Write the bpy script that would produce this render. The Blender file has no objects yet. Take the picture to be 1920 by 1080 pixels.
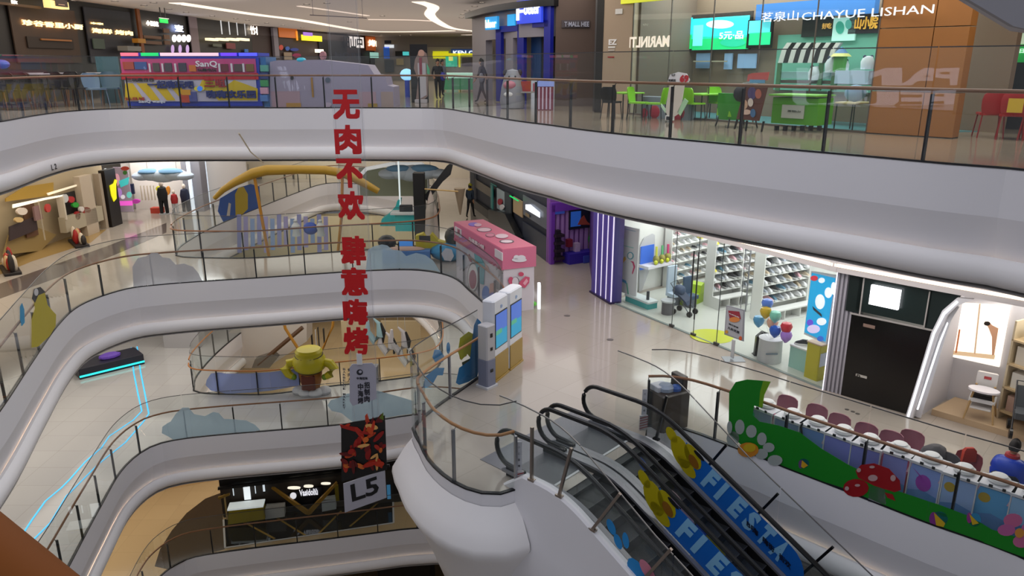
import bpy, bmesh, math, random
from mathutils import Vector, Matrix
from mathutils.geometry import tessellate_polygon
random.seed(7)
SC = bpy.context.scene
COL = SC.collection
# ------------------------------------------------------------------ camera
FPX = 1420.0
PITCH = math.radians(16.48)
EYE = 1.55
CP, SP = math.cos(PITCH), math.sin(PITCH)
cam_d = bpy.data.cameras.new('camera')
cam = bpy.data.objects.new('camera', cam_d)
COL.objects.link(cam)
cam.location = (0, 0, EYE)
cam.rotation_euler = (math.pi / 2 - PITCH, 0, 0)
cam_d.sensor_width = 36
cam_d.lens = 36 * FPX / 1920
cam_d.clip_start = 0.05
cam_d.clip_end = 400
SC.camera = cam
# ------------------------------------------------------------------ world, exposure
SC.view_settings.view_transform = 'Standard'
SC.view_settings.look = 'None'
SC.view_settings.gamma = 1
SC.view_settings.exposure = -0.5
SC.cycles.transparent_max_bounces = 40
SC.cycles.max_bounces = 6
SC.cycles.diffuse_bounces = 3
SC.cycles.glossy_bounces = 3
SC.cycles.transmission_bounces = 4
SC.cycles.sample_clamp_indirect = 3
SC.cycles.caustics_reflective = False
SC.cycles.caustics_refractive = False
SC.cycles.use_denoising = True
world = bpy.data.worlds.new('world')
SC.world = world
world.use_nodes = True
world.node_tree.nodes['Background'].inputs[0].default_value = (0.83, 0.86, 0.96, 1)
world.node_tree.nodes['Background'].inputs[1].default_value = 0.72

def area(name, loc, sx, sy, power, color=(1, 0.95, 0.88), rot=(0, 0, 0), spread=math.pi):
    d = bpy.data.lights.new(name, 'AREA')
    d.shape = 'RECTANGLE'; d.size = sx; d.size_y = sy
    d.energy = power; d.color = color; d.spread = spread
    o = bpy.data.objects.new(name, d)
    o.location = loc; o.rotation_euler = rot
    COL.objects.link(o)
    return o
# skylight over the void is added soft fill; then area lights below the ceilings
area('void_fill', (-3, 14, 11), 18, 22, 1450, (0.93, 0.92, 1.0))
area('ceiling_glow', (-16.5, 28, 4.1), 5, 16, 620, (1, 0.86, 0.70))
area('ceiling_glow', (-9, 33, 4.1), 16, 6, 420, (1, 0.93, 0.86))
area('ceiling_glow', (-9, 58, 4.1), 16, 34, 3000, (1, 0.92, 0.82))
area('ceiling_fill_up', (-8, 52, 3.6), 22, 40, 1300, (1, 0.93, 0.88), (math.pi, 0, 0))  # unseen fill turned upward, added to brighten the dark ceiling
area('ceiling_fill_up', (-15, 32, 3.6), 6, 8, 80, (1, 0.9, 0.8), (math.pi, 0, 0))
area('ceiling_glow', (-18, 39.5, -2.1), 5, 3, 420, (1, 0.97, 0.94))
area('ceiling_glow', (-9, 51.5, -2.1), 12, 2.4, 260, (1, 0.93, 0.84))
area('ceiling_glow', (1.0, 27, 4.1), 4, 12, 420, (1, 0.94, 0.86))
for _z, _k in ((-2.1, 1.0), (-8.2, 0.85), (-14.3, 0.85)):
    area('ceiling_glow', (-9, 33, _z), 22, 5, 620 * _k, (1, 0.93, 0.84))
    area('ceiling_glow', (-17.5, 27, _z), 4, 18, 760 * _k, (1, 0.92, 0.80))
    area('ceiling_glow', (-9, 50, _z), 16, 14, 900 * _k, (1, 0.95, 0.88))
area('ceiling_glow', (1.2, 25, -2.1), 3.0, 14, 240, (1, 0.95, 0.92))
area('ceiling_glow', (6.3, 16.4, -2.1), 9, 3.0, 260, (1, 0.95, 0.92), (0, 0, math.radians(-58)))
area('ceiling_glow', (8.4, 23.4, -2.9), 8, 5, 640, (0.97, 0.99, 1.0), (0, 0, math.radians(-58)))
area('ceiling_glow', (12.0, 14.6, -2.9), 3.2, 3.2, 220, (1, 0.95, 0.88))
area('ceiling_glow', (7.7, 22.6, 4.05), 8, 2.6, 760, (0.92, 1.0, 0.96), (0, 0, math.radians(-58)))
area('ceiling_glow', (7.0, 17.5, 4.1), 8, 1.6, 260, (1, 0.94, 0.86), (0, 0, math.radians(-50)))
area('ceiling_glow', (11.5, 14.5, 4.1), 3, 3, 160, (1, 0.9, 0.8))

# ------------------------------------------------------------------ helpers
LZ = {'A': 0.0, 'B': -6.1, 'C': -12.2, 'D': -18.3, 'E': -24.4}

def ray(px, py):
    u = (px - 960) / FPX; v = (540 - py) / FPX
    return Vector((u, CP + v * SP, -SP + v * CP))

def P(px, py, z):
    d = ray(px, py); t = (z - EYE) / d.z
    return Vector((d.x * t, d.y * t, z))

def PY(px, py, y):
    d = ray(px, py); t = y / d.y
    return Vector((d.x * t, y, EYE + d.z * t))

def PW(px, py, a, b):
    """point of the vertical plane through floor points a, b"""
    n = Vector((b[1] - a[1], a[0] - b[0], 0)); d = ray(px, py)
    t = (n.x * a[0] + n.y * a[1]) / (n.x * d.x + n.y * d.y)
    return Vector((d.x * t, d.y * t, EYE + d.z * t))

def lin(c):
    return c / 12.92 if c <= 0.04045 else ((c + 0.055) / 1.055) ** 2.4

MATS = {}
def M(hexc, rough=0.6, metal=0.0, emit=0.0, spec=0.5, noise=0.0, key=None):
    if emit < 0.3: emit = 0.0   # weak glow is dropped
    k = (hexc, rough, metal, emit, spec, noise, key)
    if k in MATS: return MATS[k]
    r, g, b = [lin(int(hexc[i:i + 2], 16) / 255) for i in (0, 2, 4)]
    m = bpy.data.materials.new('mat_' + hexc); m.use_nodes = True
    nt = m.node_tree; p = nt.nodes['Principled BSDF']
    p.inputs['Base Color'].default_value = (r, g, b, 1)
    p.inputs['Roughness'].default_value = rough
    p.inputs['Metallic'].default_value = metal
    p.inputs['Specular IOR Level'].default_value = spec
    if emit:
        p.inputs['Emission Color'].default_value = (r, g, b, 1)
        p.inputs['Emission Strength'].default_value = emit
    if noise:
        tc = nt.nodes.new('ShaderNodeTexCoord'); n = nt.nodes.new('ShaderNodeTexNoise')
        n.inputs['Scale'].default_value = 3.0; n.inputs['Detail'].default_value = 4
        mr = nt.nodes.new('ShaderNodeMapRange')
        mr.inputs[3].default_value = 1 - noise; mr.inputs[4].default_value = 1 + noise
        mx = nt.nodes.new('ShaderNodeMix'); mx.data_type = 'RGBA'; mx.blend_type = 'MULTIPLY'
        mx.inputs[0].default_value = 1
        mx.inputs[6].default_value = (r, g, b, 1)
        nt.links.new(tc.outputs['Object'], n.inputs['Vector'])
        nt.links.new(n.outputs[0], mr.inputs[0]); nt.links.new(mr.outputs[0], mx.inputs[7])
        nt.links.new(mx.outputs[2], p.inputs['Base Color'])
    MATS[k] = m
    return m

def tile_mat(name, h1, h2, size, rough, mortar='6b665f', msize=0.004, rot=0.0):
    m = bpy.data.materials.new(name); m.use_nodes = True
    nt = m.node_tree; p = nt.nodes['Principled BSDF']
    c = lambda h: tuple(lin(int(h[i:i + 2], 16) / 255) for i in (0, 2, 4)) + (1,)
    tc = nt.nodes.new('ShaderNodeTexCoord'); mp = nt.nodes.new('ShaderNodeMapping')
    mp.inputs['Rotation'].default_value = (0, 0, rot)
    br = nt.nodes.new('ShaderNodeTexBrick')
    br.offset = 0.0; br.inputs['Color1'].default_value = c(h1); br.inputs['Color2'].default_value = c(h2)
    br.inputs['Mortar'].default_value = c(mortar); br.inputs['Scale'].default_value = 1
    br.inputs['Mortar Size'].default_value = msize; br.inputs['Brick Width'].default_value = size
    br.inputs['Row Height'].default_value = size
    nt.links.new(tc.outputs['Object'], mp.inputs[0]); nt.links.new(mp.outputs[0], br.inputs['Vector'])
    nt.links.new(br.outputs['Color'], p.inputs['Base Color'])
    p.inputs['Roughness'].default_value = rough
    return m

def glass_mat(name, tint=(1, 1, 1), mixf=0.06, rough=0.0, body=0.0, bodycol=(0.8, 0.9, 0.9)):
    m = bpy.data.materials.new(name); m.use_nodes = True
    nt = m.node_tree; nt.nodes.remove(nt.nodes['Principled BSDF'])
    out = nt.nodes['Material Output']
    tr = nt.nodes.new('ShaderNodeBsdfTransparent'); tr.inputs[0].default_value = tint + (1,)
    gl = nt.nodes.new('ShaderNodeBsdfGlossy'); gl.inputs['Roughness'].default_value = rough
    lw = nt.nodes.new('ShaderNodeLayerWeight'); lw.inputs['Blend'].default_value = 0.5
    pw = nt.nodes.new('ShaderNodeMath'); pw.operation = 'POWER'; pw.inputs[1].default_value = 4.5
    fr = nt.nodes.new('ShaderNodeMath'); fr.operation = 'MULTIPLY_ADD'; fr.inputs[1].default_value = 0.6; fr.inputs[2].default_value = 0.02
    nt.links.new(lw.outputs['Facing'], pw.inputs[0]); nt.links.new(pw.outputs[0], fr.inputs[0])
    mx = nt.nodes.new('ShaderNodeMixShader')
    nt.links.new(fr.outputs[0], mx.inputs[0]); nt.links.new(tr.outputs[0], mx.inputs[1]); nt.links.new(gl.outputs[0], mx.inputs[2])
    last = mx
    if body:
        df = nt.nodes.new('ShaderNodeBsdfDiffuse'); df.inputs[0].default_value = bodycol + (1,)
        m2 = nt.nodes.new('ShaderNodeMixShader'); m2.inputs[0].default_value = body
        nt.links.new(mx.outputs[0], m2.inputs[1]); nt.links.new(df.outputs[0], m2.inputs[2]); last = m2
    nt.links.new(last.outputs[0], out.inputs['Surface'])
    return m

GLASS = glass_mat('rail_glass', (0.965, 0.982, 0.978), body=0.012)
SHOPGLASS = glass_mat('shop_glass', (0.965, 0.985, 0.98), body=0.008)
FILM = glass_mat('clear_film', (0.96, 0.96, 0.97), body=0.03, bodycol=(0.85, 0.85, 0.9))
CLOUDFILM = glass_mat('cloud_film', (0.72, 0.80, 0.84), body=0.42, bodycol=(0.68, 0.84, 0.92))
CLOUDGREY = glass_mat('cloud_grey_film', (0.7, 0.7, 0.72), body=0.5, bodycol=(0.72, 0.72, 0.75))
CLOUDBLUE = glass_mat('cloud_blue_film', (0.5, 0.6, 0.9), body=0.5, bodycol=(0.50, 0.58, 0.85))
WHITE = M('e8e6e9', 0.6, key='fascia')
BULGE = M('f0edec', 0.6)
BLACK = M('0b0b0d', 0.35)
DARKMETAL = M('2b2b2e', 0.4, 0.6)
STEEL = M('a89c92', 0.32, 0.9)
STEEL2 = M('9c9ca2', 0.35, 0.85)
WOOD = M('8a5a38', 0.4, noise=0.15)

class MB:
    """collects faces of one mesh; material index per face; T is the current transform"""
    def __init__(s, mat=None):
        s.v = []; s.f = []; s.mi = []; s.mats = []; s.T = Matrix.Identity(4); s.c = 0; s.sm = []
        s.smooth = False; s.keep = False; s.ang = 40
        if mat: s.m(mat)
    def m(s, mat):
        if mat not in s.mats: s.mats.append(mat)
        s.c = s.mats.index(mat); return s
    def add(s, vs, fs):
        b = len(s.v); s.v += [tuple(s.T @ Vector(v)) for v in vs]
        for f in fs: s.f.append([b + i for i in f]); s.mi.append(s.c); s.sm.append(s.smooth)
        return s
    def box(s, x0, y0, z0, x1, y1, z1):
        vs = [(x, y, z) for z in (z0, z1) for y in (y0, y1) for x in (x0, x1)]
        return s.add(vs, [(0, 2, 3, 1), (4, 5, 7, 6), (0, 1, 5, 4), (1, 3, 7, 5), (3, 2, 6, 7), (2, 0, 4, 6)])
    def bbox(s, x0, y0, z0, x1, y1, z1, b=0.02):
        """box with bevelled vertical edges and top"""
        b = min(b, abs(x1 - x0) / 2.1, abs(y1 - y0) / 2.1)
        def ring(i, z):
            a, c, d, e = x0 + i, y0 + i, x1 - i, y1 - i; k = b
            return [(a + k, c, z), (d - k, c, z), (d, c + k, z), (d, e - k, z), (d - k, e, z), (a + k, e, z), (a, e - k, z), (a, c + k, z)]
        k = min(b * .6, abs(z1 - z0) / 3)
        rs = [ring(0, z0), ring(0, z1 - k), ring(k, z1)]
        return s.loft(rs)
    def loft(s, rings, cap=True, closed=True):
        n = len(rings[0]); vs = [p for r in rings for p in r]; fs = []
        for i in range(len(rings) - 1):
            for j in range(n if closed else n - 1):
                k = (j + 1) % n
                fs.append((i * n + j, i * n + k, (i + 1) * n + k, (i + 1) * n + j))
        if cap: fs += [tuple(range(n - 1, -1, -1)), tuple((len(rings) - 1) * n + j for j in range(n))]
        return s.add(vs, fs)
    def prism(s, pts, z0, z1):
        n = len(pts)
        vs = [(p[0], p[1], z0) for p in pts] + [(p[0], p[1], z1) for p in pts]
        fs = [(i, (i + 1) % n, n + (i + 1) % n, n + i) for i in range(n)]
        tri = tessellate_polygon([[Vector((p[0], p[1], 0)) for p in pts]])
        fs += [tuple(t) for t in tri] + [tuple(n + i for i in reversed(t)) for t in tri]
        return s.add(vs, fs)
    def slab(s, pts, d):
        """3d polygon extruded by vector d"""
        n = len(pts); d = Vector(d)
        vs = [Vector(p) for p in pts] + [Vector(p) + d for p in pts]
        fs = [(i, (i + 1) % n, n + (i + 1) % n, n + i) for i in range(n)]
        if n <= 4: fs += [tuple(range(n - 1, -1, -1)), tuple(range(n, 2 * n))]
        else:
            tri = tessellate_polygon([[Vector(p) for p in pts]])
            fs += [tuple(t) for t in tri] + [tuple(n + i for i in reversed(t)) for t in tri]
        return s.add(vs, fs)
    def cyl(s, x, y, z0, z1, r, r2=None, n=16):
        r2 = r if r2 is None else r2
        return s.loft([[(x + q * math.cos(2 * math.pi * i / n), y + q * math.sin(2 * math.pi * i / n), z) for i in range(n)] for z, q in ((z0, r), (z1, r2))])
    def lathe(s, prof, x=0, y=0, n=18):
        return s.loft([[(x + max(r, 1e-4) * math.cos(2 * math.pi * i / n), y + max(r, 1e-4) * math.sin(2 * math.pi * i / n), z) for i in range(n)] for r, z in prof])
    def ball(s, c, r, n=12):
        r = (r, r, r) if not hasattr(r, '__len__') else r
        rs = []
        m = max(5, n // 2 + 1)
        for j in range(m):
            a = -math.pi / 2 + math.pi * (j + 0.0) / (m - 1); q = max(math.cos(a), 0.02)
            rs.append([(c[0] + r[0] * q * math.cos(2 * math.pi * i / n), c[1] + r[1] * q * math.sin(2 * math.pi * i / n), c[2] + r[2] * math.sin(a)) for i in range(n)])
        return s.loft(rs)
    def tube(s, pts, r, n=8, cap=True, closed=False):
        pts = [Vector(p) for p in pts]; rs = []
        m = len(pts); rad = r if hasattr(r, '__len__') else [r] * m
        for i, p in enumerate(pts):
            if closed: t = pts[(i + 1) % m] - pts[i - 1]
            else: t = pts[min(i + 1, m - 1)] - pts[max(i - 1, 0)]
            t = t.normalized() if t.length > 1e-9 else Vector((0, 0, 1))
            up = Vector((0, 0, 1)) if abs(t.z) < 0.95 else Vector((1, 0, 0))
            a = t.cross(up).normalized(); b = a.cross(t)
            rs.append([tuple(p + (a * math.cos(2 * math.pi * k / n) + b * math.sin(2 * math.pi * k / n)) * rad[i]) for k in range(n)])
        if closed: rs.append(rs[0]); cap = False
        return s.loft(rs, cap)
    def bar(s, a, b, w, h):
        """rectangular bar from a to b; w sideways, h vertical"""
        a = Vector(a); b = Vector(b); t = (b - a).normalized()
        up = Vector((0, 0, 1)) if abs(t.z) < 0.95 else Vector((0, 1, 0))
        q = t.cross(up).normalized(); u = q.cross(t)
        r = lambda p: [tuple(p + q * i * w / 2 + u * j * h / 2) for i, j in ((-1, -1), (1, -1), (1, 1), (-1, 1))]
        return s.loft([r(a), r(b)])
    def text(s, txt, o, xd, up, w, h, depth=0.01, bold=0.0, mirror=False):
        """text fitted into w x h at o (lower left corner)"""
        if bold > .012 and any(ord(k) > 0x2000 for k in txt):
            O = Vector(o); X = Vector(xd).normalized(); U = Vector(up).normalized(); N = X.cross(U); g = h * bold * .9
            for i, (a, b) in enumerate(((-1, -1), (1, -1), (-1, 1), (1, 1), (0, -1), (0, 1), (-1, 0), (1, 0), (0, 0))):
                s.text(txt, O + X * (g * (1 + a)) + U * (g * (1 + b)) + N * (i * .0006), xd, up, w - 2 * g, h - 2 * g, depth, 0.0, mirror)
            return s
        c = bpy.data.curves.new('t', 'FONT'); c.body = txt; c.size = 1; c.offset = bold
        c.resolution_u = 2
        ob = bpy.data.objects.new('t', c)
        me = bpy.data.meshes.new_from_object(ob)
        vs = [Vector(v.co) for v in me.vertices]; fs = [tuple(p.vertices) for p in me.polygons]
        bpy.data.objects.remove(ob); bpy.data.meshes.remove(me)
        if not vs: return s
        x0 = min(v.x for v in vs); x1 = max(v.x for v in vs); y0 = min(v.y for v in vs); y1 = max(v.y for v in vs)
        sx = w / max(x1 - x0, 1e-6); sy = h / max(y1 - y0, 1e-6)
        o = Vector(o); xd = Vector(xd).normalized(); up = Vector(up).normalized(); n = xd.cross(up)
        out = []
        for v in vs:
            x = (v.x - x0) * sx
            if mirror: x = w - x
            out.append(o + xd * x + up * ((v.y - y0) * sy))
        k = len(out)
        # front faces, rim and back
        edges = {}
        for f in fs:
            for i in range(len(f)):
                e = (f[i], f[(i + 1) % len(f)]); edges[e] = 1
        rim = [e for e in edges if (e[1], e[0]) not in edges]
        vv = [p + n * depth for p in out] + out
        ff = list(fs) + [(b, a, k + a, k + b) for a, b in rim]
        return s.add(vv, ff)
    def build(s, name, parent=None):
        me = bpy.data.meshes.new(name)
        me.from_pydata(s.v, [], s.f)
        for m in s.mats: me.materials.append(m)
        me.polygons.foreach_set('material_index', s.mi)
        me.polygons.foreach_set('use_smooth', s.sm)
        me.update()
        if not s.keep:
            bm = bmesh.new(); bm.from_mesh(me)
            bmesh.ops.recalc_face_normals(bm, faces=bm.faces)
            bm.to_mesh(me); bm.free()
        if any(s.sm): me.set_sharp_from_angle(angle=math.radians(s.ang))
        o = bpy.data.objects.new(name, me); COL.objects.link(o)
        if parent: o.parent = parent
        return o

def smooth_(o, ang=35):
    for p in o.data.polygons: p.use_smooth = True
    o.data.set_sharp_from_angle(angle=math.radians(ang))
    return o

def tag(o, label=None, cat=None, group=None, kind=None):
    if label: o['label'] = label
    if cat: o['category'] = cat
    if group: o['group'] = group
    if kind: o['kind'] = kind
    return o

def thing(name, label, cat, loc=(0, 0, 0), rz=0, group=None):
    o = bpy.data.objects.new(name, None); COL.objects.link(o)
    o.location = loc; o.rotation_euler = (0, 0, rz); o.empty_display_size = 0.1
    return tag(o, label, cat, group)

def recenter(o):
    vs = o.data.vertices
    xs = [v.co.x for v in vs]; ys = [v.co.y for v in vs]; zs = [v.co.z for v in vs]
    c = Vector(((min(xs) + max(xs)) / 2, (min(ys) + max(ys)) / 2, min(zs)))
    o.data.transform(Matrix.Translation(-c)); o.location = c
    return o

def one(mb, name, label, cat, group=None, kind=None):
    """a thing that is one mesh, built in world coordinates"""
    return tag(recenter(mb.build(name)), label, cat, group, kind)

def struct(mb, name):
    return tag(mb.build(name), kind='structure')

def copy_thing(o, loc=None, rz=None, label=None):
    c = o.copy(); COL.objects.link(c)
    for ch in [x for x in bpy.data.objects if x.parent == o]:
        d = ch.copy(); COL.objects.link(d); d.parent = c
        for g in [x for x in bpy.data.objects if x.parent == ch]:
            e = g.copy(); COL.objects.link(e); e.parent = d
    if loc is not None: c.location = loc
    if rz is not None: c.rotation_euler = (0, 0, rz)
    if label: c['label'] = label
    return c

def spline(pts, step=0.5, closed=False):
    """Catmull-Rom through 2d points resampled to equal steps"""
    pts = [Vector((p[0], p[1])) for p in pts]; out = []; n = len(pts)
    for i in range(n if closed else n - 1):
        g = (lambda k: pts[k % n]) if closed else (lambda k: pts[min(max(k, 0), n - 1)])
        a, b, c, d = g(i - 1), g(i), g(i + 1), g(i + 2)
        for k in range(12):
            t = k / 12
            out.append(0.5 * ((2 * b) + (c - a) * t + (2 * a - 5 * b + 4 * c - d) * t * t + (3 * b - a - 3 * c + d) * t ** 3))
    out.append(pts[0] if closed else pts[-1])
    return resample(out, step)

def resample(pts, step):
    pts = list(pts)
    L = [0]
    for i in range(1, len(pts)): L.append(L[-1] + (pts[i] - pts[i - 1]).length)
    n = max(1, round(L[-1] / step)); out = []; j = 0
    for k in range(n + 1):
        s = L[-1] * k / n
        while j < len(L) - 2 and L[j + 1] < s: j += 1
        q = (s - L[j]) / max(L[j + 1] - L[j], 1e-9)
        out.append(pts[j].lerp(pts[j + 1], min(max(q, 0), 1)))
    return out

def normals(path, closed=False):
    """unit normals to the left of the walking direction"""
    out = []; n = len(path)
    for i in range(n):
        a = path[i - 1] if (i > 0 or closed) else path[0]
        b = path[(i + 1) % n] if (i < n - 1 or closed) else path[-1]
        if closed and i == n - 1 and (path[0] - path[-1]).length < 1e-6: b = path[1]
        if closed and i == 0 and (path[0] - path[-1]).length < 1e-6: a = path[-2]
        t = (b - a).normalized(); out.append(Vector((-t.y, t.x)))
    return out

def sweep(mb, path, prof, z, side=1):
    ns = normals(path)
    rings = []
    for p, n in zip(path, ns):
        rings.append([(p.x + n.x * o * side, p.y + n.y * o * side, z + h) for o, h in prof])
    mb.smooth = True
    mb.loft(rings, cap=False, closed=False)
    return mb

# ------------------------------------------------------------------ outlines of the void on every storey
NEAR_A = [(1.5, -1.6), (-0.1, 0.30), (-2.4, 2.3), (-7.5, 6.0), (-11.8, 11.5)]
EDGE_A = NEAR_A + [(-13.6, 17.5), (-14.23, 21.48), (-14.85, 24.2), (-15.0, 26.4), (-14.1, 27.9), (-12, 28.35), (-9.34, 28.4), (-7.09, 28.45), (-4.28, 28.4),
          (-2.6, 28.1), (-1.56, 26.0), (0.0, 22.1), (1.04, 20.2), (1.79, 18.7), (2.73, 17.3), (3.79, 16.04), (4.91, 14.68), (6.01, 13.45),
          (7.02, 12.23), (7.76, 11.5), (8.6, 9.6), (8.8, 6.5), (8.0, 2.5), (6.2, -0.6), (3.5, -2.2)]
LEFT_B = [(-4.5, 4.5), (-8.4, 8.4), (-10.6, 12.2), (-11.78, 15.91), (-12.85, 18.9), (-13.9, 21.99), (-14.25, 24.0), (-13.67, 25.7), (-12.6, 26.3),
          (-11.31, 26.7), (-9.07, 27.26), (-7.45, 27.71), (-5.63, 28.16), (-3.9, 28.3), (-2.75, 27.8), (-2.03, 26.9), (-1.5, 25.5), (-0.84, 23.75),
          (-0.42, 22.3), (-0.25, 20.8), (-0.38, 19.2), (-0.78, 18.0), (-1.32, 16.94), (-1.62, 16.4), (-1.99, 15.6), (-2.17, 15.0), (-1.97, 14.42), (-1.7, 13.66),
          (-1.32, 13.02), (-0.94, 12.62), (-0.55, 12.4), (-0.2, 12.38), (0.09, 12.55)]
RIGHT_B = [(2.97, 15.11), (3.4, 15.12), (3.85, 14.9), (4.49, 14.28), (4.9, 13.9), (5.32, 13.42), (5.68, 13.05), (6.22, 12.5), (6.6, 12.1), (7.27, 11.41), (7.81, 10.94), (8.26, 10.45),
           (8.9, 9.2), (9.0, 7.2)]
LEFT_C = [(-6.0, 6.5), (-9.6, 10.2), (-11.6, 14.0), (-12.55, 18.05), (-13.3, 21.4), (-13.76, 23.8), (-13.6, 25.3), (-12.9, 26.0), (-11.3, 26.45), (-9.48, 26.79), (-7.75, 27.11), (-5.77, 27.57),
          (-3.94, 28.2), (-2.4, 28.2), (-0.5, 27.2), (1.5, 24.5), (3.0, 21.0), (4.5, 18.5)]
EDGE_D = [(-6.0, 6.5), (-9.6, 10.2), (-12.0, 15.0), (-13.5, 21.0), (-14.23, 25.0), (-14.04, 26.5), (-13.46, 27.2), (-12.27, 27.59), (-10.5, 28.0), (-8.37, 28.45), (-6.3, 28.9), (-4.34, 29.3),
          (-2.0, 29.3), (0.5, 28), (3.0, 24.0), (4.5, 18.5)]
ESC_O = Vector((0.28, 12.79)); ESC_A = Vector((0.738, -0.675)).normalized(); ESC_U = Vector((0.675, 0.738)).normalized()

def esc_pt(s, w): return ESC_O + ESC_A * s + ESC_U * w

sA = spline(EDGE_A, 0.45, closed=True)
sBl = spline(LEFT_B, 0.35)
sBr = spline(RIGHT_B, 0.4)
sC = spline(LEFT_C, 0.45)
sD = spline(EDGE_D, 0.45)
VOID2_B = [(-14.1, 31.0), (-13.7, 30.4), (-12.2, 30.2), (-10.4, 30.25), (-8.0, 31.1), (-5.5, 31.8), (-4.1, 32.4), (-3.5, 33.4), (-3.6, 36), (-4.6, 42), (-7.5, 48), (-11.0, 50.5), (-12.6, 50), (-13.4, 46),
           (-14.1, 41), (-14.6, 36), (-14.5, 32.5)]
sV2 = spline(VOID2_B, 0.45, closed=True)

def floor_slab(name, z, outer, holes, mat, under=None):
    loops = [[Vector((p[0], p[1], 0)) for p in outer]] + [[Vector((p[0], p[1], 0)) for p in h] for h in holes]
    tri = tessellate_polygon(loops); vs = [v for l in loops for v in l]
    mb = MB(mat); mb.add([(v.x, v.y, z) for v in vs], tri)
    o = struct(mb, name)
    me = o.data
    bm = bmesh.new(); bm.from_mesh(me)
    for f in bm.faces:
        if f.normal.z < 0: f.normal_flip()
    bm.to_mesh(me); bm.free()
    return o

FLOOR_A = tile_mat('floor_tiles_upper', '8f8273', '948777', 0.9, 0.10)
FLOOR_B = tile_mat('floor_tiles_main', 'a59b90', 'a99f94', 1.2, 0.10, mortar='8d857b', rot=0.75)
FLOOR_C = tile_mat('floor_tiles_lower', 'b4b2b2', 'b9b7b6', 1.2, 0.10, mortar='8d857b')
FLOOR_D = tile_mat('floor_tiles_deep', 'a8906c', 'ad9570', 1.2, 0.15, mortar='8a775a')
OUT = [(-34, -6), (26, -6), (26, 95), (-34, 95)]
floor_slab('floor_upper', 0.0, OUT, [sA[:-1]], FLOOR_A)
holeB = sBl + [esc_pt(.75, -0.1), esc_pt(.75, 2.88)] + sBr + [Vector((7.5, 5.0)), Vector((0, 2.5))]
floor_slab('floor_main', LZ['B'], OUT, [holeB, sV2[:-1]], FLOOR_B)
holeC = sC + [Vector((10.0, 11.0)), Vector((8.5, 5)), Vector((0, 4))]
floor_slab('floor_lower', LZ['C'], OUT, [holeC, sV2[:-1]], FLOOR_C)
holeD = sD + [Vector((10.0, 11.0)), Vector((8.5, 5)), Vector((0, 4))]
floor_slab('floor_deep', LZ['D'], OUT, [holeD], FLOOR_D)
floor_slab('floor_ground', LZ['E'], OUT, [], FLOOR_D)
CEILM = M('cfcac6', 0.7)
for nm, z, hs in (('ceiling_main', -1.93, [sA[:-1], ]), ('ceiling_lower', -8.03, [holeB, sV2[:-1]]), ('ceiling_deep', -14.13, [holeC, sV2[:-1]]), ('ceiling_ground', -20.23, [holeD])):
    floor_slab(nm, z, OUT, hs, CEILM)

# fascia: vertical band, receding chamfer, then the rounded lip with the light cove above it
FASC = [(0.0, 0.02), (0.02, -0.02), (0.02, -0.76), (-0.16, -1.38), (-0.20, -1.57)]
LIP = [(-0.175, -1.57), (-0.14, -1.44), (-0.03, -1.40), (0.06, -1.45), (0.12, -1.56), (0.12, -1.70), (0.07, -1.80), (-0.04, -1.87), (-0.24, -1.90), (-0.5, -1.92)]
COVE = M('ffe2c0', 0.5, emit=18.0)
def fascia(path, z, side, idx, holes=False):
    mb = MB(WHITE); mb.ang = 12; f = sweep(mb, path, FASC, z, side); struct(f, 'trim_%d' % idx)
    f = sweep(MB(BULGE), path, LIP, z, side); struct(f, 'trim_%d' % (idx + 1))
    f = sweep(MB(COVE), path, [(-0.197, -1.555), (-0.178, -1.555)], z, side); struct(f, 'trim_%d' % (idx + 2))
    f = sweep(MB(DARKMETAL), path, [(0.028, 0.0), (0.028, 0.03), (-0.05, 0.03), (-0.05, 0.0)], z, side); struct(f, 'trim_%d' % (idx + 3))
# void lies to the right of the walking direction for these paths
fascia(sA, 0.0, -1, 1)
fascia(sBl, LZ['B'], -1, 11)
fascia(sBr, LZ['B'], -1, 21)
fascia(sC, LZ['C'], -1, 31)
fascia(sD, LZ['D'], -1, 41)
fascia(sV2, LZ['B'], 1, 51)
fascia(sV2, LZ['C'], 1, 61)

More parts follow.
